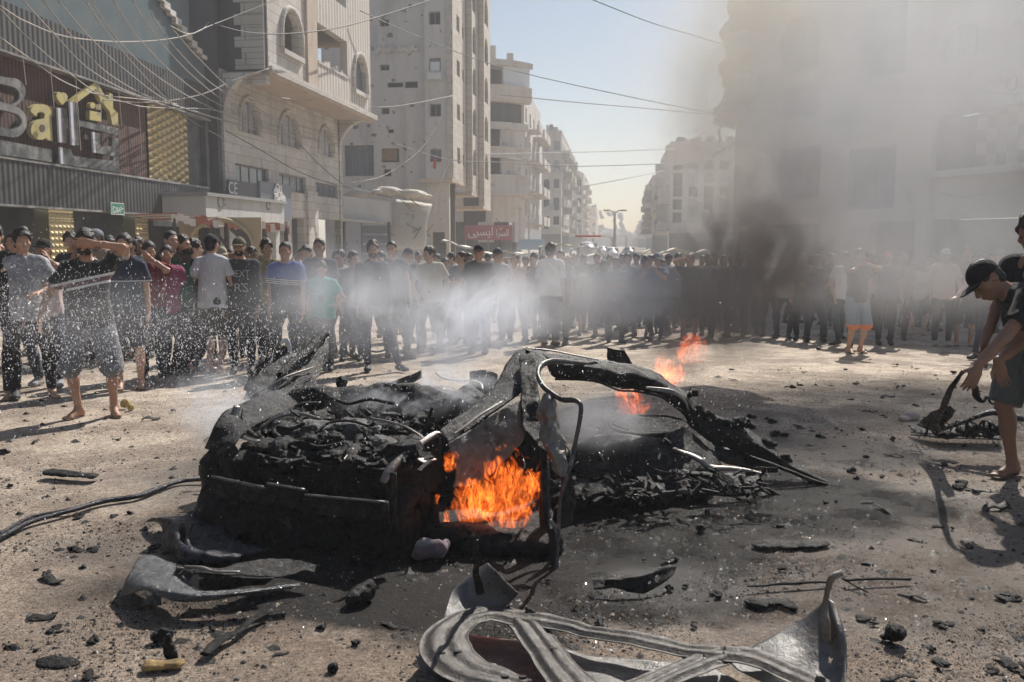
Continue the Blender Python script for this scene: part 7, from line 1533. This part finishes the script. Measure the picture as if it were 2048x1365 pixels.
# people mostly lost in the dark smoke
for i,(x,hd,ft,c,lb) in enumerate([(1412,508,672,'grey','man in grey inside the dark smoke, first from the left'),(1440,512,676,'dark','man in black inside the dark smoke, second from the left'),(1470,506,674,'slate','man in slate inside the dark smoke, third from the left'),(1502,512,668,'tan','man in tan inside the dark smoke, fourth from the left'),(1535,508,672,'dark','man in dark clothes at the middle of the dark smoke'),(1568,510,676,'pale','man in a pale shirt behind the right edge of the dark smoke'),(1600,506,680,'dark','man in black just right of the dark smoke'),(1632,510,684,'slate','man in slate with legs apart right of the dark smoke'),(1660,508,676,'dark','man in dark clothes left of the white sleeved man')]):
    crowd(x,hd,ft,rnd.uniform(-30,0),lb,skin=i,hair=('short','side','thick')[i%3],mat_top=cm[c],mat_bot=(BLK,JEAN)[i%2],h=.013,pose=rpose(i+260))
# right hand group ----------------------------------------------------
crowd(1688,505,690,-20,'man in a white tee behind the boy in orange hemmed shorts',skin=0,hair='short',mat_top=WHT,mat_bot=JEAN,shirt=dict(loose=.05))
crowd(1710,500,706,10,'boy in a dark tee and orange hemmed denim shorts raising a hand to his face',skin=1,hair='short',mat_top=DGR,mat_bot=dsh,feet='sandal',shoecol=SND,trous=dict(length=1.05,loose=.03),pose=P_(arml=('ik',(.03,-.14,1.52),(.9,-.1,-.5),(-.4,.2,.8)),curll=.8,armr=('ik',(-.06,-.14,1.5),(-.9,-.1,-.5),(.4,.2,.8)),curlr=.8,hyaw=-.2),h=.01)
crowd(1768,506,690,-12,'man in a red cap and dark blue tee',skin=0,cap=redc,mat_top=C('tee_dark_blue',(.05,.07,.11)),mat_bot=BLK,shirt=dict(loose=.04),pose=P_(build=1.06,arml=('rest',.2),armr=('rest',.3)))
crowd(1792,505,680,-25,'man in a white cap and grey tee behind the red cap',skin=0,cap=whc,mat_top=C('cloth_grey',(.20,.20,.21)),mat_bot=BLK)
crowd(1838,522,670,-10,'boy in a white printed tee and black shorts',skin=1,hair='side',mat_top=C('tee_white_print',(.50,.49,.48)),mat_bot=BLK,feet='sandal',shoecol=SND,trous=dict(length=1.0,loose=.02),print_=[('GO',1.15,.12,.2,DGR,0)])
crowd(1860,508,662,-10,'man with bushy hair behind the boy in white',skin=0,hair='curly',mat_top=cm['pale'],mat_bot=BLK)
crowd(1882,500,692,-20,'man in a white cap and peach tee',skin=0,cap=whc,mat_top=C('tee_peach',(.52,.38,.33)),mat_bot=BLK,shoecol=C('sneaker_grey',(.3,.3,.3)),pose=P_(arml=('rest',.2)))
crowd(1926,494,692,-25,'man in a black tee and shorts with a hand on his hip',skin=0,hair='thick',mat_top=BLK,mat_bot=DGR,feet='sandal',shoecol=SND,trous=dict(length=1.1,loose=.025),pose=P_(armr=('ik',(-.17,.02,1.0),(-1,.2,0),(.8,-.5,0)),arml=('rest',.15)))
crowd(1958,508,716,-60,'man in a dark cap striding left with an arm stretched out',skin=0,cap=BLK,mat_top=DGR,mat_bot=JEAN,shirt=dict(sleeve=.5),pose=P_(lean=.12,footl=(.1,-.30,0),footr=(-.1,.30,0,.02),armr=('ik',(-.20,-.42,1.02),(-.3,.6,-.5),(0,-1,-.1)),arml=('rest',.1)),h=.01)
crowd(1994,500,690,-20,'man in a grey cap and pale check shirt at the right',skin=1,cap=gyc,mat_top=cm['pale'],mat_bot=JEAN)
crowd(2030,506,680,-20,'man in a blue shirt behind the crouching youth in the cap',skin=0,cap=NAVY,mat_top=C('shirt_pale_blue',(.25,.29,.36)),mat_bot=BLK)
# second rows: heads seen between shoulders ----------------------------
back=[(40,470,'man in a blue shirt holding a phone up behind the left row','blue','thick'),(150,466,'bushy haired man in black behind the man shielding his brow','black','curly'),(205,459,'man in a grey cap far behind the man shielding his brow','tan',gyc),(240,475,'curly haired boy left of the navy and slate tee','black','curly'),(271,478,'man in a black cap behind the navy and slate tee','black',BLK),(293,476,'dark haired man behind the maroon shirt','grey','side'),(450,492,'man in a tan cap behind the white tee','tan',tanc),(470,500,'boy in grey between the white tee and the olive cap','grey','short'),(514,494,'man in white peeping right of the olive cap','white','side'),(604,498,'man in slate behind the blue striped tee','slate','short'),(622,492,'man in black between the blue tee and the tall navy shirt','black','thick'),(672,500,'man with a white collar right of the tall navy shirt','white','short'),(690,498,'man with a shaved head and pale shirt in thin steam','pale','short'),(710,505,'boy in grey left of the wide stanced man','grey','side'),(768,502,'boy in black between the two men in the steam','black','short'),(806,505,'boy in slate left of the dark cap','slate','side'),(876,508,'man in tan behind the yellow polo','tan','short'),(938,506,'man in grey behind the broad man in black','grey','side'),(1140,512,'boy in pale blue far behind the slate shirt','blue','short'),(1244,520,'boy in black far back at mid street','black','short'),(1362,514,'boy in grey far back by the dark smoke','grey','side'),(1740,512,'man in grey far back left of the red cap','grey','short'),(1815,512,'bushy haired boy in black right of the white cap','black','curly'),(1905,508,'man in black behind the peach tee','black','short'),(1975,505,'man in white behind the striding man','white','side')]
cm.update(blue=C('shirt_blue',(.05,.09,.18)),black=BLK,white=WHT)
for i,(x,hd,lb,c,hr) in enumerate(back):
    ft={True:712,False:672}[x<720] if x<1100 else 655
    hc=hr if not isinstance(hr,str) else None
    pz=rpose(i+300)
    if i==0: pz=P_(arml=('ik',(.05,-.35,1.50),(.6,.1,-.6),(0,0,1)))
    crowd(x,hd,ft+(i*5)%11,rnd.uniform(-15,30),lb,skin=i%3,hair=hr if hc is None else 'short',cap=hc,mat_top=cm[c],mat_bot=(BLK,JEAN,DGR)[i%3],pose=pz,h=.013)
deep=[(840,503,'in grey behind the dark cap'),(905,507,'in pale grey behind the slim man in grey'),(975,508,'in slate behind the broad man in black'),(1050,514,'in tan behind the orange tinted tee'),(1128,516,'in grey behind the slate shirt'),(1165,511,'in black behind the tan shirted boy'),(1190,509,'in pale grey beyond the slate clad boy'),(1215,512,'in white beyond the grey tee'),(1240,507,'in blue beyond the checked shirt'),(1272,508,'in tan beyond the checked shirt'),(1296,510,'in tan beyond the shiny capped man'),(1335,510,'in pale grey beyond the boy in tan'),(1395,512,'in slate beyond the smoke edge'),(1425,506,'in black deep in the dark smoke'),(1455,514,'in tan deep in the dark smoke'),(1520,508,'in grey deep in the dark smoke'),(1585,514,'in black deep behind the smoke edge'),(1618,512,'in white beyond the smoke edge'),(1648,515,'in tan left of the white tee'),(1730,508,'in slate behind the boy in orange hemmed shorts'),(1755,515,'in white behind the red cap'),(1850,515,'in grey between the boy in white and the peach tee'),(1895,514,'in blue behind the white cap'),(1945,512,'in grey behind the hand on hip man'),(2010,512,'in black behind the grey cap')]
for i,(x,hd,lb) in enumerate(deep):
    c='grey'
    for w_,c_ in (('white','white'),('blue','blue'),('grey','grey'),('black','black'),('slate','slate'),('tan','tan'),('pale grey','pale')):
        if lb.startswith('in '+w_+' '): c=c_
    crowd(x,hd,640+(i*11)%17,rnd.uniform(-40,40),('man ','youth ')[i%2]+lb,skin=i%3,hair=('short','thick','side','curly')[i%4],mat_top=cm[c],mat_bot=(BLK,JEAN,DGR)[i%3],pose=rpose(i+400),h=.015)
# ------------------------------------------------------------------ two youths at the right edge, near the viewer
def near_pair():
    x,y=atz(2046,968,0)[:2]
    o=person(x+.13,y+.16,R(-56),'curly haired youth in black and grey shorts standing at the right edge',height=1.90,skin=2,hair='curly',mat_top=BLK,mat_bot=C('shorts_khaki_grey',(.10,.105,.10)),feet='sandal',shoecol=SND,trous=dict(length=.98,loose=.03),group='youths bending over the debris',
        pose=P_(hpitch=.30,hyaw=-.05,lean=.13,arml=('rest',.1,-.3),armr=('rest',.10,-.45),footr=(-.10,-.05,-.1),footl=(.12,.10,.1)),h=.0075)
    # bending youth in the cap: faces left, torso pitched forward, one arm down to the debris
    hc=at(2040,560,5.85); yaw=R(-74); S_=1.94/1.75; X,Y=hc[0]+.60,hc[1]+.17; ca,sa=math.cos(-yaw),math.sin(-yaw)
    def L_(p): l=(p-np.array([X,Y,0]))/S_; return (ca*l[0]-sa*l[1],sa*l[0]+ca*l[1],l[2])
    def Ld(a,b): l=b-a; return (ca*l[0]-sa*l[1],sa*l[0]+ca*l[1],l[2])
    w1,w2=at(1905,790,5.65),at(1996,722,6.0)
    person(X,Y,yaw,'bending youth in a black cap and tee reaching down to the twisted debris',height=1.94,skin=2,cap=C('cap_black_near',(.010,.010,.011)),mat_top=C('tee_black_near',(.012,.012,.013)),mat_bot=DGR,feet='shoe',group='youths bending over the debris',
        shirt=dict(loose=.03,sleeve=.66,hem=-.04),pose=P_(lean=1.08,twist=-.4,hipz=.95,hpitch=-.25,hyaw=.25,arml=('ik',L_(w1),(0,.1,-.6),Ld(w1,at(1886,840,5.6))),curll=.6,armr=('ik',L_(w2),(.2,.5,-.4),Ld(w2,at(2006,765,6.0))),curlr=.5,footl=(.16,-.10,0),footr=(-.16,.20,0)),h=.0065)
near_pair()
# pink striped carrier bag beside the boy in white, and a bicycle in the haze
def bag():
    x,y,z=gx(1814,672); x0=at(1814,640,y)
    s=SDF(x0-[.25,.15,.3],x0+[.25,.15,.35],.012); s.ell(x0,(.13,.06,.20),None,.01); s.cap(x0+[0,0,.12],x0+[.0,0,.27],.05,.012,.03); s.noise(.012,20,3)
    V,F=s.mesh(); o=mesh_obj('carrier_bag',mesh_np('carrier_bag',V,F,[cloth('bag_pink',(.60,.28,.27),bands=[(-5,5,(.62,.30,.29))])])); tag(o,'pink plastic carrier bag hanging beside the boy in white','bag')
bag()
def bicycle():
    x,y,z=gx(815,706); z+=.02; root=empty('bicycle',(x,y,z),R(25),'dark bicycle standing among the people in the steam','bicycle'); m=plain('bike_black',(.03,.03,.035),.4)
    def ring(cx,r,n=20,t=.018): 
        mb=MB(); mb.tube([(cx+r*math.cos(a),0,r+.02+r*math.sin(a)) for a in np.linspace(0,2*math.pi,n)],t,5); return mb
    for cx in (-.52,.52):
        o=ring(cx,.33).build('wheel',m,None,True); o.parent=root
        mb=MB()
        for a in np.linspace(0,math.pi,7)[:-1]: mb.tube([(cx+.33*math.cos(a),0,.35+.33*math.sin(a)),(cx-.33*math.cos(a),0,.35-.33*math.sin(a))],.003,3)
        s=mb.build('spokes',m,None); s.parent=o
    mb=MB()
    for a,b in (((-.52,.35),(-.12,.30)),((-.52,.35),(-.18,.82)),((-.12,.30),(-.18,.82)),((-.12,.30),(.38,.78)),((-.18,.80),(.38,.80)),((.38,.86),(.52,.35))): mb.tube([(a[0],0,a[1]),(b[0],0,b[1])],.018,6)
    o=mb.build('frame',m,None,True); o.parent=root
    mb=MB(); mb.tube([(.28,-.28,1.02),(.40,-.2,.98),(.38,0,.9),(.40,.2,.98),(.28,.28,1.02)],.013,6); o=mb.build('handlebar',m,None,True); o.parent=root
    mb=MB(); mb.box((-.2,0,.9),(.13,0,0),(0,.06,0),(0,0,.025)); o=mb.build('saddle',m,None); o.parent=root
bicycle()
# ------------------------------------------------------------------ flames (glowing volumes) and water spray
def flame_mat(name, k=1., fr=9., seed=0., red=False):
    m=bpy.data.materials.new(name); m.use_nodes=True; nt=m.node_tree; nt.nodes.remove(nt.nodes['Principled BSDF']); out=nt.nodes['Material Output']
    g=geo(nt); oc=objc(nt); off=N(nt,'ShaderNodeVectorMath',operation='ADD'); nt.links.new(g,off.inputs[0]); off.inputs[1].default_value=(seed,seed*.6,seed*1.3)
    v1=stretch(nt,off.outputs[0],(1,.35,.62)); v2=stretch(nt,off.outputs[0],(1,.22,.42))
    sp=N(nt,'ShaderNodeSeparateXYZ'); nt.links.new(oc,sp.inputs[0])
    r=mth(nt,'SQRT',mth(nt,'ADD',mth(nt,'MULTIPLY',sp.outputs[0],sp.outputs[0]),mth(nt,'ADD',mth(nt,'MULTIPLY',mth(nt,'MULTIPLY',sp.outputs[1],sp.outputs[1]),1.0),mth(nt,'POWER',mth(nt,'ABSOLUTE',sp.outputs[2]),2.5))))
    up=mth(nt,'MULTIPLY_ADD',sp.outputs[2],.5,.5)
    n1=noise(nt,fr,4,.6,v1,1.4)
    body=mth(nt,'ADD',mth(nt,'SUBTRACT',.80,r),mth(nt,'MULTIPLY',mth(nt,'SUBTRACT',n1,.5),mth(nt,'MULTIPLY_ADD',up,2.0,.9)))
    b=N(nt,'ShaderNodeMapRange'); b.interpolation_type='SMOOTHSTEP'; nt.links.new(body,b.inputs[0]); b.inputs[1].default_value=.0; b.inputs[2].default_value=.22
    n2=noise(nt,fr*1.5,3,.5,v2,2.2)
    rid=mth(nt,'SUBTRACT',1,mth(nt,'MULTIPLY',mth(nt,'ABSOLUTE',mth(nt,'SUBTRACT',n2,.5)),11.),clamp=True)
    rid=mth(nt,'POWER',rid,2.0)
    n3=noise(nt,fr*2.9,3,.5,v2,2.5); rid2=mth(nt,'POWER',mth(nt,'SUBTRACT',1,mth(nt,'MULTIPLY',mth(nt,'ABSOLUTE',mth(nt,'SUBTRACT',n3,.5)),13.),clamp=True),2.0)
    fil=mth(nt,'ADD',rid,mth(nt,'MULTIPLY',rid2,.6))
    s=mth(nt,'MULTIPLY',b.outputs[0],mth(nt,'MULTIPLY_ADD',fil,3.2,.13))
    e=N(nt,'ShaderNodeEmission'); nt.links.new(mixc(nt,mth(nt,'MULTIPLY',fil,.8,clamp=True),(1,.075,.006) if not red else (1,.095,.012),(1,.26,.035) if not red else (1,.20,.03)),e.inputs[0])
    nt.links.new(mth(nt,'MULTIPLY',s,k),e.inputs[1]); nt.links.new(e.outputs[0],out.inputs['Volume']); m.cycles.volume_step_rate=.5
    return m
def flame(root,px,py,d,w,h,dep,mat,tilt=0.,rz=0.):
    bm=bmesh.new(); bmesh.ops.create_icosphere(bm,subdivisions=3,radius=1.0); me=bpy.data.meshes.new('flame'); bm.to_mesh(me); bm.free(); me.materials.append(mat)
    o=bpy.data.objects.new('flame',me); COL.objects.link(o); o.location=at(px,py,d); o.scale=(w,dep,h); o.rotation_euler=(0,tilt,rz)
    return tag(o,root,'flame')
fm=flame_mat('flame_near',3.6,9.5); fs=flame_mat('flame_small',7,13,4.)
flame('large orange flames pouring out of the near door opening',1010,985,4.97,.235,.28,.10,fm,.12,.2)
flame('orange flames in the lower left of the door opening',945,1010,4.95,.14,.16,.08,fm,-.15)
flame('small flame tongue behind the wing panel',902,925,5.0,.05,.075,.04,fs,.2)
flame('tiny flame lick left of the door opening',874,1000,4.98,.022,.04,.03,fs,.1)
flame('thin flame below the wing panel',893,1035,4.98,.028,.07,.03,fs,0)
flame('flame edge behind the bent door frame',1066,965,4.95,.06,.10,.05,fs,.1)
fb=flame_mat('flame_back',2.6,5.,9.,True)
flame('orange flames seen through the rear arch',1262,802,7.4,.17,.17,.12,fb,.3)
flame('tall flames rising behind the rear arch',1338,742,7.8,.18,.20,.15,fb,.15)
flame('faint flame tips in the smoke at right of the arch',1382,705,8.0,.16,.18,.14,flame_mat('flame_faint',1.2,5.,3.,True),.3)
def spray():
    rg=np.random.RandomState(5); m=bpy.data.materials.new('water_drop'); m.use_nodes=True; nt=m.node_tree; bs=nt.nodes['Principled BSDF']; out=nt.nodes['Material Output']
    tr=N(nt,'ShaderNodeBsdfTranslucent'); tr.inputs[0].default_value=(.95,.96,1,1); gl=N(nt,'ShaderNodeBsdfGlossy'); gl.inputs['Roughness'].default_value=.25; mx=N(nt,'ShaderNodeMixShader'); mx.inputs[0].default_value=.35
    nt.links.new(tr.outputs[0],mx.inputs[1]); nt.links.new(gl.outputs[0],mx.inputs[2]); nt.links.new(mx.outputs[0],out.inputs['Surface'])
    n=13000; px=[];py=[];sz=[]
    while len(px)<n:
        x=rg.uniform(-60,1500); y=rg.uniform(420,1060)
        c=640+ (x/620)*60; w=1.0*math.exp(-((y-c)/78)**2)*(1/(1+math.exp((x-560)/70)))
        w+=.16*math.exp(-((y-(700+ (x-300)*.12))/130)**2)*(1/(1+math.exp((x-900)/120)))
        w+=.09*math.exp(-((y-790)/110)**2)*(x>560)
        w+=.05*(x<480)*(y>800)*(y<1040)
        if rg.uniform()<w: px.append(x); py.append(y); sz.append(rg.choice([1,1.3,1.8,2.4],p=[.5,.3,.15,.05]))
    octv=np.array([(1,0,0),(-1,0,0),(0,1,0),(0,-1,0),(0,0,1),(0,0,-1)],float); octf=np.array([(0,2,4),(2,1,4),(1,3,4),(3,0,4),(2,0,5),(1,2,5),(3,1,5),(0,3,5)])
    V=[];F=[]
    for i,(x,y,s) in enumerate(zip(px,py,sz)):
        d=rg.uniform(3.8,7.4); c=at(x,y,d)
        if c[2]<.02: continue
        r=.0015*s*d/5*rg.uniform(.7,1.2); st=rotm(rg.uniform(0,6),0,rg.uniform(-1,1)); q=(octv*[r,r,r*rg.uniform(1,3.2)])@st.T
        F.append(octf+6*len(V)); V.append(q+c)
    o=mesh_obj('water_spray',mesh_np('water_spray',np.vstack(V),np.vstack(F),[m])); tag(o,'spray of bright water drops flying in from the left',None,None,'stuff')
spray()
# ------------------------------------------------------------------ smoke, steam, haze (real volumes)
def smoke_mat(name, dens, col, freq=1.0, lo=.42, hi=.68, edge=.35, seed=0., aniso=0., step=1.0, warp=.6, base=0.):
    m=bpy.data.materials.new(name); m.use_nodes=True; nt=m.node_tree
    nt.nodes.remove(nt.nodes['Principled BSDF']); out=nt.nodes['Material Output']
    g=geo(nt); oc=objc(nt)
    L=N(nt,'ShaderNodeVectorMath',operation='LENGTH'); nt.links.new(oc,L.inputs[0])
    off=N(nt,'ShaderNodeVectorMath',operation='ADD'); nt.links.new(g,off.inputs[0]); off.inputs[1].default_value=(seed,seed*.7,-seed*.4)
    n0=noise(nt,freq,5,.6,off.outputs[0],warp); n1=mth(nt,'MULTIPLY_ADD',mth(nt,'SUBTRACT',n0,.5),1.35,.5)
    # distance from the centre, roughened by noise so the outline billows
    r=mth(nt,'ADD',L.outputs['Value'],mth(nt,'MULTIPLY',mth(nt,'SUBTRACT',n1,.5),.9))
    fall=N(nt,'ShaderNodeMapRange'); fall.interpolation_type='SMOOTHSTEP'; nt.links.new(r,fall.inputs[0])
    fall.inputs[1].default_value=.95; fall.inputs[2].default_value=.95-edge*2; fall.inputs[3].default_value=0; fall.inputs[4].default_value=1
    rim=N(nt,'ShaderNodeMapRange'); rim.interpolation_type='SMOOTHSTEP'; nt.links.new(L.outputs['Value'],rim.inputs[0])
    rim.inputs[1].default_value=1.; rim.inputs[2].default_value=.55
    rr=N(nt,'ShaderNodeMapRange'); nt.links.new(n1,rr.inputs[0]); rr.inputs[1].default_value=lo; rr.inputs[2].default_value=hi; rr.inputs[3].default_value=base; rr.inputs[4].default_value=1
    d=mth(nt,'MULTIPLY',mth(nt,'MULTIPLY',mth(nt,'MULTIPLY',fall.outputs[0],rim.outputs[0]),rr.outputs[0]),dens)
    v=N(nt,'ShaderNodeVolumePrincipled'); v.inputs['Color'].default_value=(*col,1); v.inputs['Anisotropy'].default_value=aniso
    nt.links.new(d,v.inputs['Density']); nt.links.new(v.outputs[0],out.inputs['Volume'])
    m.cycles.volume_step_rate=step
    return m
def puff(name,label,px,py,d,rx,ry,rz,mat,rot=0.,roty=0.,cat=None):
    bm=bmesh.new(); bmesh.ops.create_icosphere(bm,subdivisions=2,radius=1.06); me=bpy.data.meshes.new(name); bm.to_mesh(me); bm.free()
    me.materials.append(mat); o=bpy.data.objects.new(name,me); COL.objects.link(o); p=at(px,py,d); o.location=p; o.scale=(rx,ry,rz); o.rotation_euler=(0,roty,rot)
    tag(o,label,None,None,'stuff'); return o
ST=1.0
GREY=(.90,.903,.91); BRN=(.52,.46,.41); BLU=(.90,.93,.99)
puff('smoke','dark brown smoke boiling up behind the wreck on its right',1515,515,9.6,1.25,1.0,1.0,smoke_mat('smoke_dark',9,BRN,1.5,.42,.64,.5,3.1,0,ST,1.3,.03),0,.3)
puff('smoke','brown smoke wisp rising above the darkest smoke',1575,380,10.2,1.2,.9,1.0,smoke_mat('smoke_dark_top',3.6,(.78,.73,.68),1.4,.46,.66,.5,13.1,0,ST,1.3,.03),0,.3)
puff('smoke','dark smoke low over the ground behind the rear flames',1440,628,8.9,.85,.7,.62,smoke_mat('smoke_dark_low',9,(.55,.49,.44),1.9,.40,.62,.5,8.3,0,ST,1.2,.10),0,.5)
puff('smoke','thin dark smoke leaving the rear flames',1352,700,8.3,.42,.4,.40,smoke_mat('smoke_root',6,(.60,.52,.47),2.4,.40,.62,.5,18.3,0,ST,1.2,.10),0,.5)
puff('smoke','pale smoke in front of the broken corner edge',1440,330,12.5,1.3,1.3,2.2,smoke_mat('smoke_edge',1.6,(.93,.91,.87),1.0,.42,.62,.5,29.3,0,ST,1.3,.12),0,.1)
puff('steam','fine mist of the water spray at left',230,630,6.4,1.5,.6,.42,smoke_mat('spray_mist',.35,(.97,.98,1.),1.6,.36,.62,.5,33.3,.1,ST,1.,.3))
puff('smoke','thick grey smoke column climbing in front of the corner building',1640,300,11,2.2,1.7,2.3,smoke_mat('smoke_column',1.7,GREY,.95,.44,.62,.5,1.7,0,ST,1.3,.10),0,.35)
puff('smoke','wide pale smoke cloud spreading over the top right',1840,90,13,4.4,2.8,3.5,smoke_mat('smoke_cloud',1.15,GREY,.55,.38,.62,.5,5.2,0,ST,1.2,.30),0,.2)
puff('smoke','thin brown tinged smoke drifting up past the broken corner',1500,90,12,1.6,1.6,2.9,smoke_mat('smoke_brown',2.6,(.92,.88,.80),.85,.44,.62,.5,9.9,0,ST,1.3,.12),0,.3)
puff('smoke','faint smoke thinning out over the open sky',1370,120,14,1.9,1.6,3.2,smoke_mat('smoke_faint',.5,GREY,.5,.36,.66,.5,19.9,0,ST,1.0,.25),0,.25)
puff('smoke','grey smoke hanging low in front of the right hand crowd',1830,500,12,3.2,1.9,1.55,smoke_mat('smoke_low',1.3,GREY,.9,.40,.62,.5,4.4,0,ST,1.1,.22))
puff('smoke','grey veil of smoke across the crowd in the middle',1180,590,9.8,2.1,1.3,.78,smoke_mat('smoke_veil',3.2,(.88,.885,.90),1.4,.42,.62,.5,2.2,0,ST,1.3,.12))
puff('steam','pale blue steam rolling off the engine bay',945,650,7.6,1.1,.8,.62,smoke_mat('steam_main',6,BLU,2.2,.46,.62,.5,6.1,.1,ST,1.5,.05),0,-.35)
puff('steam','thin bluish steam drifting left in front of the crowd',730,600,8.2,1.6,.9,.75,smoke_mat('steam_left',2.0,BLU,1.7,.42,.62,.5,7.7,.1,ST,1.3,.12))
puff('steam','white steam curling from the front corner of the wreck',470,830,5.9,.65,.5,.42,smoke_mat('steam_front',7,BLU,3.0,.46,.62,.5,3.9,.1,ST,1.4,.02),0,.4)
puff('steam','wisp of steam over the burnt engine',840,785,5.9,.85,.5,.30,smoke_mat('steam_engine',9,BLU,3.4,.48,.64,.5,5.5,.1,ST,1.5,.0),0,-.2)
puff('steam','smoke swirling inside the torn body opening',1200,840,6.0,.5,.5,.30,smoke_mat('steam_body',3.5,(.80,.81,.83),2.4,.38,.62,.4,2.9,.0,ST,1.2,.1))
# air between here and the end of the street
mb=MB(); mb.box((30,190,19),(170,0,0),(0,245,0),(0,0,20.5))
hz=mb.build('haze',None); m=bpy.data.materials.new('haze'); m.use_nodes=True; nt=m.node_tree; nt.nodes.remove(nt.nodes['Principled BSDF'])
v=N(nt,'ShaderNodeVolumePrincipled'); v.inputs['Color'].default_value=(.95,.965,.99,1); v.inputs['Density'].default_value=.0019
nt.links.new(v.outputs[0],nt.nodes['Material Output'].inputs['Volume']); hz.data.materials.append(m)
tag(hz,'pale dusty haze filling the street',None,None,'stuff')
